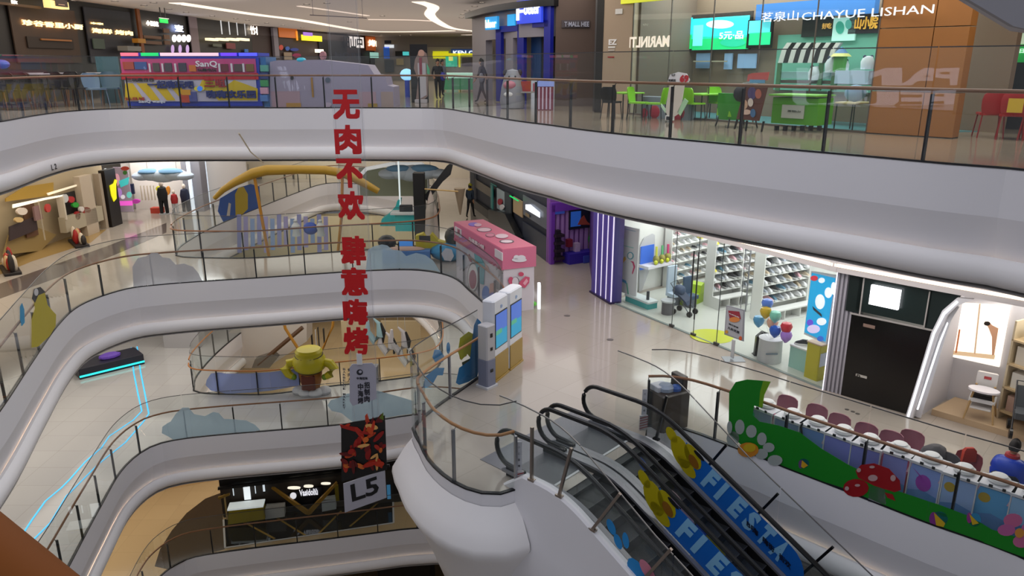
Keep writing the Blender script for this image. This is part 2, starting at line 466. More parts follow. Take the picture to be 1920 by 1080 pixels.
# ------------------------------------------------------------------ railings
def railing(name, label, path, z, roomside, panel=1.75, gh=1.8, rh=1.15, wood=WOOD, rail=True, posts=True, glass=GLASS, post_mat=DARKMETAL, edge=True):
    """glass balustrade standing on the edge; roomside = +1 when the floor is left of the path"""
    root = thing(name, label, 'railing', (path[0].x, path[0].y, z))
    ox, oy = path[0].x, path[0].y
    ns = normals(path); n = len(path)
    L = [0]
    for i in range(1, n): L.append(L[-1] + (path[i] - path[i - 1]).length)
    k = max(1, round(L[-1] / panel)); pl = L[-1] / k
    def at(s):
        s = min(max(s, 0), L[-1]); j = 0
        while j < n - 2 and L[j + 1] < s: j += 1
        q = (s - L[j]) / max(L[j + 1] - L[j], 1e-9)
        p = path[j].lerp(path[j + 1], q); m = ns[j].lerp(ns[j + 1], q).normalized()
        return Vector((p.x - ox, p.y - oy)), m
    mbs = []
    for i in range(k):
        s0 = i * pl + 0.012; s1 = (i + 1) * pl - 0.012
        m = max(2, int(pl / 0.3) + 1)
        g = MB(glass); rings = []; cap = MB(M('4c4b4c', 0.4, 0.3)); cr = []
        for j in range(m):
            p, nn = at(s0 + (s1 - s0) * j / (m - 1)); a = p - nn * 0.006; b = p + nn * 0.006
            rings.append([(a.x, a.y, 0.03), (b.x, b.y, 0.03), (b.x, b.y, gh), (a.x, a.y, gh)])
            a = p - nn * 0.009; b = p + nn * 0.009
            cr.append([(a.x, a.y, gh), (b.x, b.y, gh), (b.x, b.y, gh + .018), (a.x, a.y, gh + .018)])
        g.loft(rings); gp = g.build('glass_panel', root)
        if edge: cap.loft(cr); cap.build('edge_strip', gp)
    if rail:
        pts = []
        m = max(2, int(L[-1] / 0.3))
        for j in range(m + 1):
            p, nn = at(L[-1] * j / m); q = p + nn * roomside * 0.11
            pts.append((q.x, q.y, rh))
        h = MB(wood); h.smooth = True; h.tube(pts, 0.032, 8); h.build('handrail', root)
    if posts:
        for i in range(k + 1):
            p, nn = at(i * pl)
            b = MB(post_mat); q = p + nn * roomside * 0.045
            t = Vector((nn.y, -nn.x))
            c = [q - t * .022 - nn * .03, q + t * .022 - nn * .03, q + t * .022 + nn * .03, q - t * .022 + nn * .03]
            b.prism([(v.x, v.y) for v in c], 0, rh - 0.06)
            e = p + nn * roomside * 0.11
            b.tube([(q.x, q.y, rh - .09), (e.x, e.y, rh - .03)], 0.009, 5)
            b.build('post', root)
    return root, at, L

def sub(path, a, b):
    """part of a path between the points nearest to a and b"""
    ia = min(range(len(path)), key=lambda i: (path[i] - Vector(a)).length)
    ib = min(range(len(path)), key=lambda i: (path[i] - Vector(b)).length)
    ia, ib = min(ia, ib), max(ia, ib)
    return path[ia:ib + 1]

rA, _, _ = railing('glass_railing', 'long glass railing with thin wooden handrail around the topmost gallery', sub(sA, (-11.8, 11.5), (8.6, 9.6)), 0, 1)
# the camera's own handrail: only the rounded wooden rail on low glass
nearA = sub(sA, (1.5, -1.6), (-7.5, 6.0))
rN, _, _ = railing('glass_railing', 'near railing whose orange-brown wooden handrail fills the bottom left corner', nearA, 0, 1, gh=0.9, rail=False, posts=False)
mb = MB(M('7c4208', 0.65, spec=.15, noise=0.3)); mb.smooth = True; a_, b_ = P(-250, 828, 1.12), P(200, 1233, 1.12)
mb.tube([a_ + (a_ - b_) * 2.2, a_, b_, b_ + (b_ - a_) * 1.2], 0.03, 20); o = mb.build('handrail', rN); o.data.transform(Matrix.Translation(-Vector(rN.location)))
for k_ in (.9, 3.0):
    q_ = a_ + (a_ - b_) * k_ * .7; mb = MB(DARKMETAL); mb.tube([(q_.x, q_.y, 0), (q_.x, q_.y, 1.1)], .018, 8); o = mb.build('post', rN); o.data.transform(Matrix.Translation(-Vector(rN.location)))
rB1, _, _ = railing('glass_railing', 'curved glass railing around the left and far edge of the middle gallery', sub(sBl, (-8.4, 8.4), (-0.3, 21.3)), LZ['B'], 1)
rB2, atB2, LB2 = railing('glass_railing', 'rounded glass railing on the balcony nose beside the escalator landing', sub(sBl, (-0.85, 17.85), (0.09, 12.55)), LZ['B'], 1, panel=1.35, post_mat=STEEL2, wood=M('a5713f', 0.4, noise=.12))
rB3, atB3, LB3 = railing('glass_railing', 'glass railing with meadow stickers in front of the play tables', sub(sBr, (2.97, 15.11), (9.0, 7.2)), LZ['B'], 1, panel=1.6)
rC, _, _ = railing('glass_railing', 'glass railing with pale cloud stickers around the gallery with neon floor lines', sub(sC, (-9.6, 10.2), (1.5, 24.5)), LZ['C'], 1)
rD, _, _ = railing('glass_railing', 'glass railing in front of the black shopfront on the lowest visible gallery', sub(sD, (-12.0, 15.0), (0.5, 28)), LZ['D'], 1)
rV, _, _ = railing('glass_railing', 'oval glass railing around the rear well of the middle gallery', sV2[:-1], LZ['B'], -1, gh=1.75)
rV2, _, _ = railing('glass_railing', 'oval glass railing around the rear well behind the yellow inflatable', sV2[:-1], LZ['C'], -1, gh=1.75, wood=M('b06a22', .4))

# ------------------------------------------------------------------ walls seen in perspective
class Wall:
    """vertical plane through a and b (left to right as the camera sees it); off>0 comes towards the viewer"""
    def __init__(s, a, b):
        s.a = Vector((a[0], a[1])); s.b = Vector((b[0], b[1])); s.d = (s.b - s.a).normalized(); s.L = (s.b - s.a).length
        s.n = Vector((s.d.y, -s.d.x))
        if s.n.dot(-s.a) < 0: s.n = -s.n
    def sz(s, px, py):
        p = PW(px, py, s.a, s.b); return (Vector((p.x, p.y)) - s.a).dot(s.d), p.z
    def pt(s, u, z, off=0.0):
        q = s.a + s.d * u + s.n * off; return (q.x, q.y, z)
    def box(s, mb, u0, z0, u1, z1, off=0.0, th=0.04):
        pts = [s.pt(u0, z0, off), s.pt(u1, z0, off), s.pt(u1, z1, off), s.pt(u0, z1, off)]
        return mb.slab(pts, (s.n.x * th, s.n.y * th, 0))
    def rect(s, px0, py0, px1, py1):
        u0, z1 = s.sz(px0, py0); u1, z0 = s.sz(px1, py1)
        return min(u0, u1), min(z0, z1), max(u0, u1), max(z0, z1)
    def px(s, mb, px0, py0, px1, py1, off=0.0, th=0.04):
        u0, z0, u1, z1 = s.rect(px0, py0, px1, py1)
        return s.box(mb, u0, z0, u1, z1, off, th)
    def poly(s, mb, pts, off=0.0, th=0.02):
        q = [s.sz(*p) for p in pts]
        return mb.slab([s.pt(u, z, off) for u, z in q], (s.n.x * th, s.n.y * th, 0))
    def ell(s, mb, px, py, rx, ry, off=0.0, th=0.02, n=18):
        return s.poly(mb, [(px + rx * math.cos(2 * math.pi * i / n), py + ry * math.sin(2 * math.pi * i / n)) for i in range(n)], off, th)
    def text(s, mb, txt, px0, py0, px1, py1, off=0.03, th=0.02, bold=0.02, mirror=False):
        u0, z0, u1, z1 = s.rect(px0, py0, px1, py1)
        return mb.text(txt, s.pt(u0, z0, off), (s.d.x, s.d.y, 0), (0, 0, 1), u1 - u0, z1 - z0, th, bold, mirror)

def patches(name, label, cat, w, items, group=None, base=None):
    """things made of flat coloured pieces lying on a wall plane; one mesh unless base given"""
    mb = MB()
    for it in items: _patch(mb, w, it)
    o = mb.build(name); recenter(o)
    return tag(o, label, cat, group)

def _patch(mb, w, it):
    k = it[0]
    mb.m(it[1])
    if k == 'r': w.px(mb, *it[2:6], *(it[6:8]))
    elif k == 'p': w.poly(mb, it[2], *(it[3:5]))
    elif k == 'e': w.ell(mb, *it[2:6], *(it[6:8]))
    elif k == 't': w.text(mb, it[2], *it[3:7], *(it[7:]))

def slit(mat_h, e=0.0, rough=0.5): return M(mat_h, rough, emit=e)
E = lambda h, e=1.0: M(h, 0.5, emit=e)

# =============================================================== UPPER GALLERY (camera's own storey)
CEIL = M('b9b2ae', 0.8)
HA = 4.25
mb = MB(CEIL); mb.prism([(-34, 28.9), (-9, 29.2), (-2.6, 29.2), (0.6, 23.5), (4.0, 18.6), (7.4, 14.2), (9.6, 11.5), (26, 11.5), (26, 95), (-34, 95)], HA, HA + 0.1)
struct(mb, 'ceiling')
# curling light coves in the ceiling
def ceil_strip(pts, w, mat, name, z=HA - 0.03):
    q = [P(x, y, z) for x, y in pts]; path = spline([(p.x, p.y) for p in q], 0.4)
    mb = MB(mat); ns = normals(path)
    mb.loft([[(p.x - n.x * w, p.y - n.y * w, z), (p.x + n.x * w, p.y + n.y * w, z), (p.x + n.x * w, p.y + n.y * w, z + .04), (p.x - n.x * w, p.y - n.y * w, z + .04)] for p, n in zip(path, ns)])
    return struct(mb, name)
CW = E('fff0dc', 1.3)
ceil_strip([(330, 6), (480, 28), (560, 38), (630, 50), (690, 59), (760, 60), (850, 58)], 0.35, CW, 'trim_70')
ceil_strip([(784, 4), (812, 14), (806, 28), (822, 42), (850, 54), (900, 60)], 0.30, CW, 'trim_71')
ceil_strip([(690, 37), (770, 38), (812, 40)], 0.2, E('f3e2d4', 0.8), 'trim_72')
ceil_strip([(560, 12), (620, 20), (690, 30)], 0.12, E('f3e2d4', 0.7), 'trim_73')
ceil_strip([(870, 66), (905, 66), (925, 72)], 0.5, E('f3e2d4', 0.8), 'trim_74')
k = 0
dl = MB(E('fff2e0', 5.0)); dl.cyl(0, 0, -0.02, 0.0, 0.11, n=12)
dr = MB(M('8d8884', .5)); dr.lathe([(0.11, -0.025), (0.16, -0.025), (0.16, 0), (0.11, 0)], n=12)
D0 = thing('downlight', 'small round recessed ceiling spotlight above the upper gallery', 'ceiling light', (0, 0, HA - .01), 0, 'round ceiling spotlights over the upper gallery')
dl.build('lens', D0); dr.build('ring', D0)
for i, (x, y) in enumerate([(135, 1), (215, 2), (270, 10), (317, 17), (349, 23), (398, 30), (442, 35), (464, 38), (333, 8), (288, 5), (500, 43), (530, 47), (567, 52), (655, 41), (715, 66), (717, 30), (575, 8), (613, 6),
                            (890, 12), (876, 20), (868, 27), (865, 33), (895, 42), (880, 58), (893, 62), (750, 67), (770, 66), (903, 5)]):
    p = P(x, y, HA - .01)
    if i == 0: D0.location = p
    else: copy_thing(D0, p)

# shop walls, left side of the far gallery
DK = M('16120f', .5); BRN = M('3b2a1d', .6, noise=.2); SLATE = M('2a2c36', .6, noise=.2)
WL = Wall((-19.9, 14.0), (-18.9, 58.0))
mb = MB(DK); WL.box(mb, 0, 0, WL.L, HA, -.3, .25); struct(mb, 'wall_left')
WL2 = Wall((-18.9, 58), (-13.4, 86)); mb = MB(M('3a2c2a', .6)); WL2.box(mb, 0, 0, WL2.L, HA, -.3, .25); struct(mb, 'wall_left_far')
ONEMESH = ('letter', 'print', 'screen', 'char')
def split_items(pn, its):
    if any(k in pn for k in ONEMESH) or len(its) == 1: return [its]
    return [[it] for it in its]
def front(w, name, label, items, cat='shopfront', group=None):
    """items: list of (partname, [patch,...]); every piece is a part of its own, printing stays in one mesh"""
    allp = []
    for pn, its in items:
        for sub_ in split_items(pn, its):
            mb = MB()
            for it in sub_: _patch(mb, w, it)
            allp.append((pn, mb))
    xs = [v for _, m in allp for v in m.v]
    c = Vector((sum(v[0] for v in xs) / len(xs), sum(v[1] for v in xs) / len(xs), min(v[2] for v in xs)))
    root = thing(name, label, cat, c, 0, group)
    for pn, m in allp:
        o = m.build(pn, root); o.data.transform(Matrix.Translation(-c))
    return root
GOLD = E('ffdc9a', 3.0); WSIGN = E('fff6ea', 2.6)
def shopcol(w, pxa, pxb, mat, z0=0, z1=HA, name='cladding'):
    return None
def rr(mat, x0, y0, x1, y1, off=0., th=.05): return ('r', mat, x0, y0, x1, y1, off, th)
def tx(mat, t, x0, y0, x1, y1, off=.08, th=.03, b=.02, mir=False): return ('t', mat, t, x0, y0, x1, y1, off, th, b, mir)
front(WL, 'restaurant_front', 'brown restaurant front with big glowing golden characters, far left of the upper gallery', [
    ('fascia_board', [rr(BRN, 12, 6, 152, 118)]), ('sign_letters', [tx(GOLD, '珍谷香里小厨', 36, 36, 152, 56, b=.03)]),
    ('menu_panel', [rr(M('24180f'), 45, 68, 135, 92, .06), rr(E('7a4a1c', .5), 70, 72, 128, 78, .12)])])
front(WL, 'restaurant_front', 'slate grey shopfront with two short rows of glowing gold characters', [
    ('fascia_board', [rr(SLATE, 154, 12, 254, 118)]), ('sign_letters', [tx(GOLD, '本家', 166, 41, 190, 47, b=.05), tx(GOLD, '海鲜 烤肉', 168, 52, 246, 67, b=.04)]),
    ('display_shelf', [rr(M('8c8d8a'), 208, 86, 236, 96, .3, .5), rr(M('c98d2c'), 236, 72, 252, 81, .3, .3), rr(M('4a5a50'), 168, 72, 192, 92, .1)])])
front(WL, 'sign_box', 'square lit sign box with a pale rim hanging at the top left corner', [
    ('frame', [rr(E('f2cf86', 1.2), 57, 0, 95, 18, .5, .3)]), ('face', [rr(M('2a1710'), 65, -2, 91, 14, .82, .02)]), ('smile_mark', [rr(E('e0b090', 1), 71, 8, 83, 10, .85, .02)])], 'sign')
front(WL, 'sign_board', 'brown board with a white character cut by the left picture edge', [
    ('board', [rr(M('4a3010'), -30, 2, 60, 17, .3, .1)]), ('sign_letters', [tx(WSIGN, '欧', 0, 0, 12, 8, .42)])], 'sign')
front(WL, 'exit_sign', 'small green exit sign hanging from the ceiling on thin rods', [
    ('panel', [rr(E('12c04c', 2.), 223, 35, 240, 44, 2., .05)]), ('rim', [rr(E('f5f0e0', 1.5), 222, 33, 241, 36, 2., .06)]), ('rod', [rr(M('3a3a3a'), 224, 14, 225, 34, 2., .02), rr(M('3a3a3a'), 234, 15, 235, 34, 2., .02)])], 'sign')
front(WL, 'snack_shopfront', 'dark shopfront with wooden post, boxed shelves and small white characters', [
    ('post', [rr(M('8c4f22'), 254, 16, 262, 118, .1, .1)]), ('shelf', [rr(M('7d5b43'), 264, 66, 298, 74, .1), rr(M('6b4c38'), 264, 76, 299, 84, .1), rr(M('a08a78'), 264, 70, 292, 72, .18), rr(M('7a5a44'), 301, 53, 313, 62, .1), rr(M('7a5a44'), 302, 65, 314, 74, .1), rr(M('6b4c38'), 303, 76, 315, 84, .1)]),
    ('sign_letters', [tx(WSIGN, '小酒馆', 270, 38, 294, 50)])])
mb_items = [tx(E('dfe8ff', 3.), '壹', 324, 46, 341, 60)]
front(WL, 'tea_shop_front', 'black shopfront with four glowing white ovals in a row', [
    ('sign_letters', mb_items), ('oval_lamp', [('e', WSIGN, 323 + 9 * i, 72, 4, 7, .1, .03) for i in range(4)]),
    ('lit_curve', [('e', E('b89ad0', 1.), 320 + 14 * i, 92, 3, 8, .1, .02) for i in range(3)])])
front(WL, 'wall_panel', 'plain mauve-grey wall panel between two dark shopfronts', [('panel', [rr(M('82747c', .6), 350, 28, 374, 110, .05)])], 'wall panel')
front(WL, 'bar_shopfront', 'black bar front with a row of pale hanging lamp blades and glowing shades', [
    ('lamp_strip', [rr(E('c8ccd0', 1.), 408 + 0 + 15 * i, 36 + 2 * i, 409.5 + 15 * i, 64 + i, .2, .03) for i in range(4)]),
    ('lamp_shade', [rr(E('f0dcb0', 2.), 378 + 20 * i, 71, 395 + 20 * i, 77, .2, .3) for i in range(4)]),
    ('back_counter', [rr(M('50564e'), 395, 82, 412, 88, .1), rr(M('70303a'), 420, 80, 438, 92, .1), rr(M('2d5a9a', emit=.5), 455, 92, 462, 98, .1)]),
    ('sign_letters', [tx(WSIGN, '竹林', 466, 48, 487, 66), tx(WSIGN, '小面', 487, 52, 505, 67)])])
front(WL2, 'shopfront_pillar', 'narrow grey pillar between the bar and the orange shop', [('panel', [rr(M('7b7680'), 506, 52, 519, 108, .05, .2)])], 'pillar')
front(WL2, 'orange_shop_front', 'orange-brown shopfront with a glowing yellow sign', [
    ('fascia_board', [rr(E('b05a14', .5), 520, 50, 556, 72, .05), rr(E('e08a20', 1.), 552, 58, 556, 76, .1)]),
    ('sign_board', [rr(E('f0d818', 1.6), 558, 65, 597, 78, .3), rr(E('8a60c0', .8), 560, 60, 578, 68, .36)]),
    ('display', [('e', M('c04a3a'), 524, 89, 4, 5, .1, .05), ('e', M('3a60b0'), 536, 91, 4, 4, .1, .05), ('e', M('2a3c90'), 549, 93, 8, 3, .1, .05), rr(M('8a7a66'), 529, 98, 545, 112, .1), ('e', M('8a2050'), 553, 104, 8, 4, .12, .05)])])
front(WL2, 'noodle_shop_front', 'shopfront with big dark strokes over white lettering behind the pink booth', [
    ('sign_board', [rr(E('efe6e0', 1.4), 652, 68, 680, 90, .1), rr(M('101010'), 596, 74, 650, 112, .02)]),
    ('sign_letters', [tx(M('101014'), '田山中', 640, 66, 676, 92, .2), tx(M('1c2030'), 'HOTEL', 622, 98, 678, 109, .3)]),
    ('lamp', [rr(E('f4e8d0', 2.), 586, 92, 602, 99, .2)])])
front(WL2, 'grill_shop_front', 'orange shopfront with a white glowing sign right of the pink booth', [
    ('fascia_board', [rr(E('a8501c', .6), 684, 68, 720, 96, .05)]), ('sign_letters', [tx(E('fff2d8', 2.6), '烤肉', 688, 74, 713, 88, .15, b=.05)]),
    ('counter', [rr(E('a8e0d0', .8), 688, 98, 712, 109, .3)])])
# far end of the gallery
WF = Wall((-26, 82), (2, 82))
mb = MB(M('9a948e', .7)); WF.box(mb, 0, 0, WF.L, HA, -.3, .25); struct(mb, 'wall_back_upper')
front(WF, 'toy_shop_front', 'distant shop with a yellow frame and blue lettered signboard', [
    ('sign_board', [rr(M('2c4a80', emit=.3), 846, 92, 921, 104, .3), tx(E('e8f4ff', 1.5), 'KEN Oliven', 850, 95, 914, 103, .4, .05, .03)]),
    ('yellow_frame', [rr(E('e8e010', .8), 812, 100, 920, 106, .5), rr(E('e8e010', .8), 860, 100, 864, 126, .5), rr(E('d8d820', .6), 812, 96, 842, 110, .3)]),
    ('display', [rr(M('3a2a30'), 866, 108, 920, 124, .2), rr(M('8a2a5a'), 896, 110, 918, 122, .3), rr(M('5a3a2a'), 884, 112, 892, 122, .3), rr(E('38c0a0', .8), 836, 104, 858, 125, .4), rr(E('f0f080', 1.), 842, 106, 850, 114, .5)]),
    ('back_wall', [rr(M('a9a39c'), 780, 88, 925, 140, .05)])])
front(WF, 'kiosk_front', 'distant blue and white kiosk left of the tall standee', [
    ('sign_board', [rr(E('e8f0f8', 1.), 722, 84, 740, 90, .4), rr(M('2c60c0', emit=.4), 720, 88, 732, 110, .4), rr(M('18243c'), 722, 76, 740, 82, .4)]),
    ('display', [rr(M('101214'), 742, 96, 768, 106, .3), rr(E('50d0d0', .9), 756, 97, 768, 104, .4), rr(M('b8a878'), 744, 110, 758, 122, .4), rr(M('48505a'), 722, 112, 740, 135, .4)])])
front(WF, 'ceiling_screen', 'small grey screen hanging below the far ceiling', [('screen', [rr(M('8a8478'), 742, 77, 754, 84, 3., .1)])], 'screen')

# arcade booth and lilac booth just behind the railing
def frame_box(root, w, d, h, mat, t=.06):
    mb = MB(mat)
    for x in (0, w - t):
        for y in (0, d - t): mb.box(x, y, 0, x + t, y + t, h)
    for y in (0, d - t): mb.box(0, y, h - t, w, y + t, h); mb.box(0, y, 0, w, y + t, t)
    for x in (0, w - t): mb.box(x, 0, h - t, x + t, d, h); mb.box(x, 0, 0, x + t, d, t)
    return mb.build('frame', root)
WB = Wall((-14.55, 29.45), (-9.45, 29.45))
bt = thing('arcade_booth', 'long bright arcade booth with yellow stripes, red band and blue frame', 'booth', (-14.55, 29.45, 0))
def loc_of(root, o): o.data.transform(Matrix.Translation(-Vector(root.location))); return o
mb = MB(M('2040c8', .4)); WB.box(mb, 0, 0.02, 5.1, 1.95, -1.4, 1.38); loc_of(bt, mb.build('body', bt))
YEL = M('e0c010', .45); RED = M('c41424', .45); PNK = M('d04888', .45); NAVY = M('1c2a78', .45); LIL = M('c9c4dc', .5)
mb = MB(); w = WB
for it in [rr(LIL, 234, 148, 484, 190, .02, .02), rr(RED, 228, 137, 486, 149, .05, .02), rr(PNK, 226, 110, 482, 137, .03, .02)] + \
        [('p', YEL, [(236 + 29 * i - (8 if i else 0), 156), (250 + 29 * i - (2 if i else 0), 156), (272 + 29 * i, 188), (256 + 29 * i - (20 if not i else 0), 188)], .045, .012) for i in range(4)] + \
        [('p', YEL, [(380, 150), (400, 150), (420, 164), (440, 150), (484, 166), (484, 188), (410, 188), (396, 170), (372, 168)], .045, .012)]: _patch(mb, w, it)
loc_of(bt, mb.build('printed_front', bt))
mb = MB()
for it in [rr(M('b04838'), 232, 116, 254, 130, .06), rr(M('3a5aa0'), 254, 116, 278, 130, .06), rr(M('554a4c'), 288, 118, 302, 134, .06), rr(M('4c4450'), 310, 118, 325, 134, .06), rr(M('3e3c50'), 336, 118, 352, 134, .06), rr(M('d87828'), 356, 122, 370, 134, .06),
           rr(M('702a38'), 416, 120, 430, 134, .06), rr(M('5a4a4a'), 440, 120, 456, 134, .06), rr(M('806030'), 462, 120, 478, 134, .06)] + [rr(M('e4e0ea'), x, 119, x + 5, 135, .08) for x in (281, 305, 329, 411, 434, 456)]: _patch(mb, w, it)
loc_of(bt, mb.build('prize_window', bt))
mb = MB()
for i, (a, b, c) in enumerate([(229, 262, 'f07088'), (267, 300, '20d070'), (303, 412, 'f0c8d8'), (416, 446, '7048f0'), (450, 484, '5a60ff')]): _patch(mb, w, rr(E(c, 1.), a, 99, b, 105, .1, .05))
loc_of(bt, mb.build('light_tube', bt))
mb = MB()
for it in [tx(M('f0f0f8'), 'SanQ', 368, 114, 410, 127, .09), tx(M('15151c'), '玩趣电玩', 372, 128, 408, 134, .09), tx(NAVY, '一起嗨玩吧', 278, 151, 366, 166, .08, b=.05), tx(M('a81828'), '三咀', 384, 148, 426, 163, .09, b=.05),
           tx(NAVY, '嗨嗨欢乐园', 388, 169, 482, 184, .08, b=.05), tx(M('20202c'), '一三玩趣日日', 228, 146, 290, 153, .08), tx(M('c03a28'), '玩具城', 236, 182, 274, 188, .08), tx(M('e4ecff'), 'SanQ wanju', 262, 187, 312, 194, .08)]: _patch(mb, w, it)
loc_of(bt, mb.build('lettering', bt))
mb = MB()
for it in [rr(M('c0442c'), 340, 176, 358, 192, .06), rr(M('e0a020'), 342, 168, 360, 178, .07), rr(M('5058a0'), 356, 172, 372, 190, .065), ('e', M('f0e050'), 376, 166, 10, 5, .09, .02), ('e', E('4080f0', .5), 377, 166, 5, 5, .11, .02)]: _patch(mb, w, it)
loc_of(bt, mb.build('printed_toys', bt))
mb = MB(M('2a70b0', .4)); WB.box(mb, 5.14, 0.0, 5.35, 1.8, -1.4, 1.3)
for i in range(5): _patch(mb, w, rr(M(['60b0a0', '2c3c80', '40a060', 'e0a8c0', '5888d0'][i]), 488, 122 + 14 * i, 503, 134 + 14 * i, -.1, .15))
loc_of(bt, mb.build('side_shelf', bt))

LB = M('a79db4', .5, noise=.03); lb = thing('play_booth', 'pale lilac play booth with a stepped rounded right side and tall signboard', 'booth', (-9.1, 29.6, 0))
WP = Wall((-9.1, 29.6), (-4.0, 29.6))
def locpart(root, name, w, items):
    for its in split_items(name, items):
        mb = MB()
        for it in its: _patch(mb, w, it)
        o = mb.build(name, root); o.data.transform(Matrix.Translation(-Vector(root.location)))
    return o
locpart(lb, 'body', WP, [('p', LB, [(506, 201), (506, 116), (520, 113), (600, 112), (690, 122), (702, 140), (722, 142), (726, 160), (738, 163), (740, 201)], -1.5, 1.5)])
locpart(lb, 'pink_panel', WP, [rr(M('b898a4', .5), 508, 171, 564, 200, .0, .02), rr(M('b898a4', .5), 672, 172, 706, 200, .0, .02), rr(M('b09a94', .5), 714, 172, 738, 200, .0, .02)])
locpart(lb, 'yellow_panel', WP, [rr(M('c09040', .5), 537, 193, 565, 201, .02, .02), rr(M('b08030', .5), 583, 145, 589, 182, .02, .02), rr(M('b09040', .5), 690, 194, 708, 201, .02, .02)])
locpart(lb, 'round_mark', WP, [('e', M('5a6478'), 615, 150, 5, 5, .02, .02), ('e', M('1c1c20'), 548, 146, 3, 4, .02, .02), ('e', M('c8b4c8'), 615, 196, 7, 4, .02, .02)])
locpart(lb, 'top_ornament', WP, [('e', E('40b8d0', .6), 563, 112, 7, 4, -.3, .3), ('e', M('c08890'), 604, 104, 5, 8, -.3, .3)])
# the characters seen over the booth belong to the clear banner strip; see below

st = thing('standee', 'tall black photo standee showing a pale costumed figure', 'standee', (-4.15, 32.75, 0))
WS = Wall((-4.4, 32.6), (-3.4, 32.6))
locpart(st, 'backboard', WS, [rr(M('0a0a0c', .5), 768, 83, 804, 193, -.03, .03)])
locpart(st, 'printed_figure', WS, [('p', M('8f7a74', .6), [(778, 112), (784, 100), (792, 94), (800, 100), (803, 120), (802, 180), (790, 192), (780, 186), (784, 150), (776, 128)], .01, .01), ('e', M('c9a090', .6), 790, 100, 6, 7, .025, .01),
                                ('p', M('b9b6bc', .6), [(783, 118), (798, 118), (800, 178), (786, 186)], .025, .01), ('p', M('8a3848', .6), [(786, 108), (791, 108), (792, 140), (787, 140)], .04, .01), ('p', M('58b088', .6), [(800, 118), (806, 130), (806, 140), (801, 138)], .04, .01)])
locpart(st, 'foot', WS, [rr(M('b8b4b8', .5), 780, 186, 802, 192, .05, .4)])
orb = thing('glowing_globe', 'glowing pale blue half globe sign near the standee', 'lamp', tuple(PY(763, 144, 38)))
mb = MB(E('8cc8f0', 1.6)); mb.ball((0, 0, .1), (.33, .33, .28), 14); mb.build('globe', orb); mb = MB(M('2040b0')); mb.cyl(0, 0, -1.1, .0, .12); mb.build('pedestal', orb)
ct = thing('counter', 'mint green counter standing in the distant corridor', 'counter', (0, 0, 0)); ct.location = PY(862, 168, 46); ct.location.z = 0
mb = MB(M('46a070', .4)); mb.bbox(-1, 0, 0.1, 1.0, .7, .75); mb.build('body', ct); mb = MB(E('b4e8d8', .5)); mb.bbox(-1.05, -.05, .75, 1.05, .75, 1.05); mb.build('top', ct)
mb = MB(M('30302c')); [mb.box(x, 0.02, 0, x + .05, .07, .1) for x in (-.95, 0, .9)]; mb.build('feet', ct)

# ---- corner shop with blue portals
cw = [(-1.9, 38.0), (-1.25, 35.6), (-0.69, 33.7), (0.1, 31.9), (0.9, 30.6), (1.75, 29.85)]
sp = spline(cw, .35)
GREYW = M('8e8a92', .5)
mb = MB(GREYW)
ns = normals(sp)
mb.smooth = True
pa = [i for i in range(len(sp))]
def wallband(mb, path, z0, z1, off=0.0, th=.25):
    ns = normals(path)
    return mb.loft([[(p.x + n.x * (off - th), p.y + n.y * (off - th), z0), (p.x + n.x * off, p.y + n.y * off, z0), (p.x + n.x * off, p.y + n.y * off, z1), (p.x + n.x * (off - th), p.y + n.y * (off - th), z1)] for p, n in zip(path, ns)])
SH = -1  # shop side is left of the path
def band(mb, a, b, z0, z1, o0, o1):
    n = len(sp); i0 = int(a * (n - 1)); i1 = max(i0 + 1, int(b * (n - 1)))
    path = sp[i0:i1 + 1]; nn = ns[i0:i1 + 1]
    return mb.loft([[(p.x + m.x * o0, p.y + m.y * o0, z0), (p.x + m.x * o1, p.y + m.y * o1, z0), (p.x + m.x * o1, p.y + m.y * o1, z1), (p.x + m.x * o0, p.y + m.y * o0, z1)] for p, m in zip(path, nn)])
band(mb, 0, 1, 2.55, 3.7, 0.0, .3); band(mb, 0, .34, 0, 2.55, 0., .3); band(mb, .62, .70, 0, 2.55, 0., .3)
struct(mb, 'wall_corner')
mb = MB(M('0b0c12', .4)); mb.smooth = True; band(mb, 0, 1, 3.6, 3.85, -.35, .35); struct(mb, 'trim_80')
BLUE = M('1a2494', .35, emit=.25)
WC1 = Wall((-0.75, 33.7), (1.7, 29.75))
front(WC1, 'shop_portal', 'blue framed shop portal with lit blue signs at the curved corner', [
    ('frame', [rr(BLUE, 939, 52, 949, 190, .1, .15), rr(BLUE, 980, 6, 991, 200, .1, .15), rr(BLUE, 1031, -12, 1040, 205, .1, .15), rr(BLUE, 939, 50, 990, 58, .1, .15), rr(BLUE, 984, 42, 1038, 50, .1, .15)]),
    ('interior', [rr(M('2438b0', emit=.3), 949, 60, 966, 190, -.25, .1), rr(E('d8d0d0', .8), 954, 52, 974, 72, -.1, .1), rr(M('c09090'), 960, 76, 976, 96, -.1, .1), rr(M('0c3c70', emit=.2), 990, 58, 1010, 150, -.25, .1), rr(M('101018'), 1009, 48, 1031, 150, -.25, .1), rr(E('e0d8c8', .9), 1010, 52, 1032, 66, -.1, .1), rr(M('d0c020', emit=.4), 1021, 76, 1033, 88, -.1, .1)]),
    ('sign_board', [rr(E('3048d8', .8), 985, 3, 1031, 42, .3, .1), rr(E('2890d0', 1.), 925, 33, 948, 55, .3, .1), rr(E('28a0e0', 1.), 963, 28, 977, 48, .25, .05)]),
    ('sign_letters', [tx(E('f4f8ff', 2.), 'F', 986, 8, 1000, 38, .42), tx(E('f4f8ff', 2.), 'oeter', 1000, 8, 1030, 26, .42), tx(E('e8ffff', 1.6), 'bluer', 927, 38, 947, 52, .42)])])
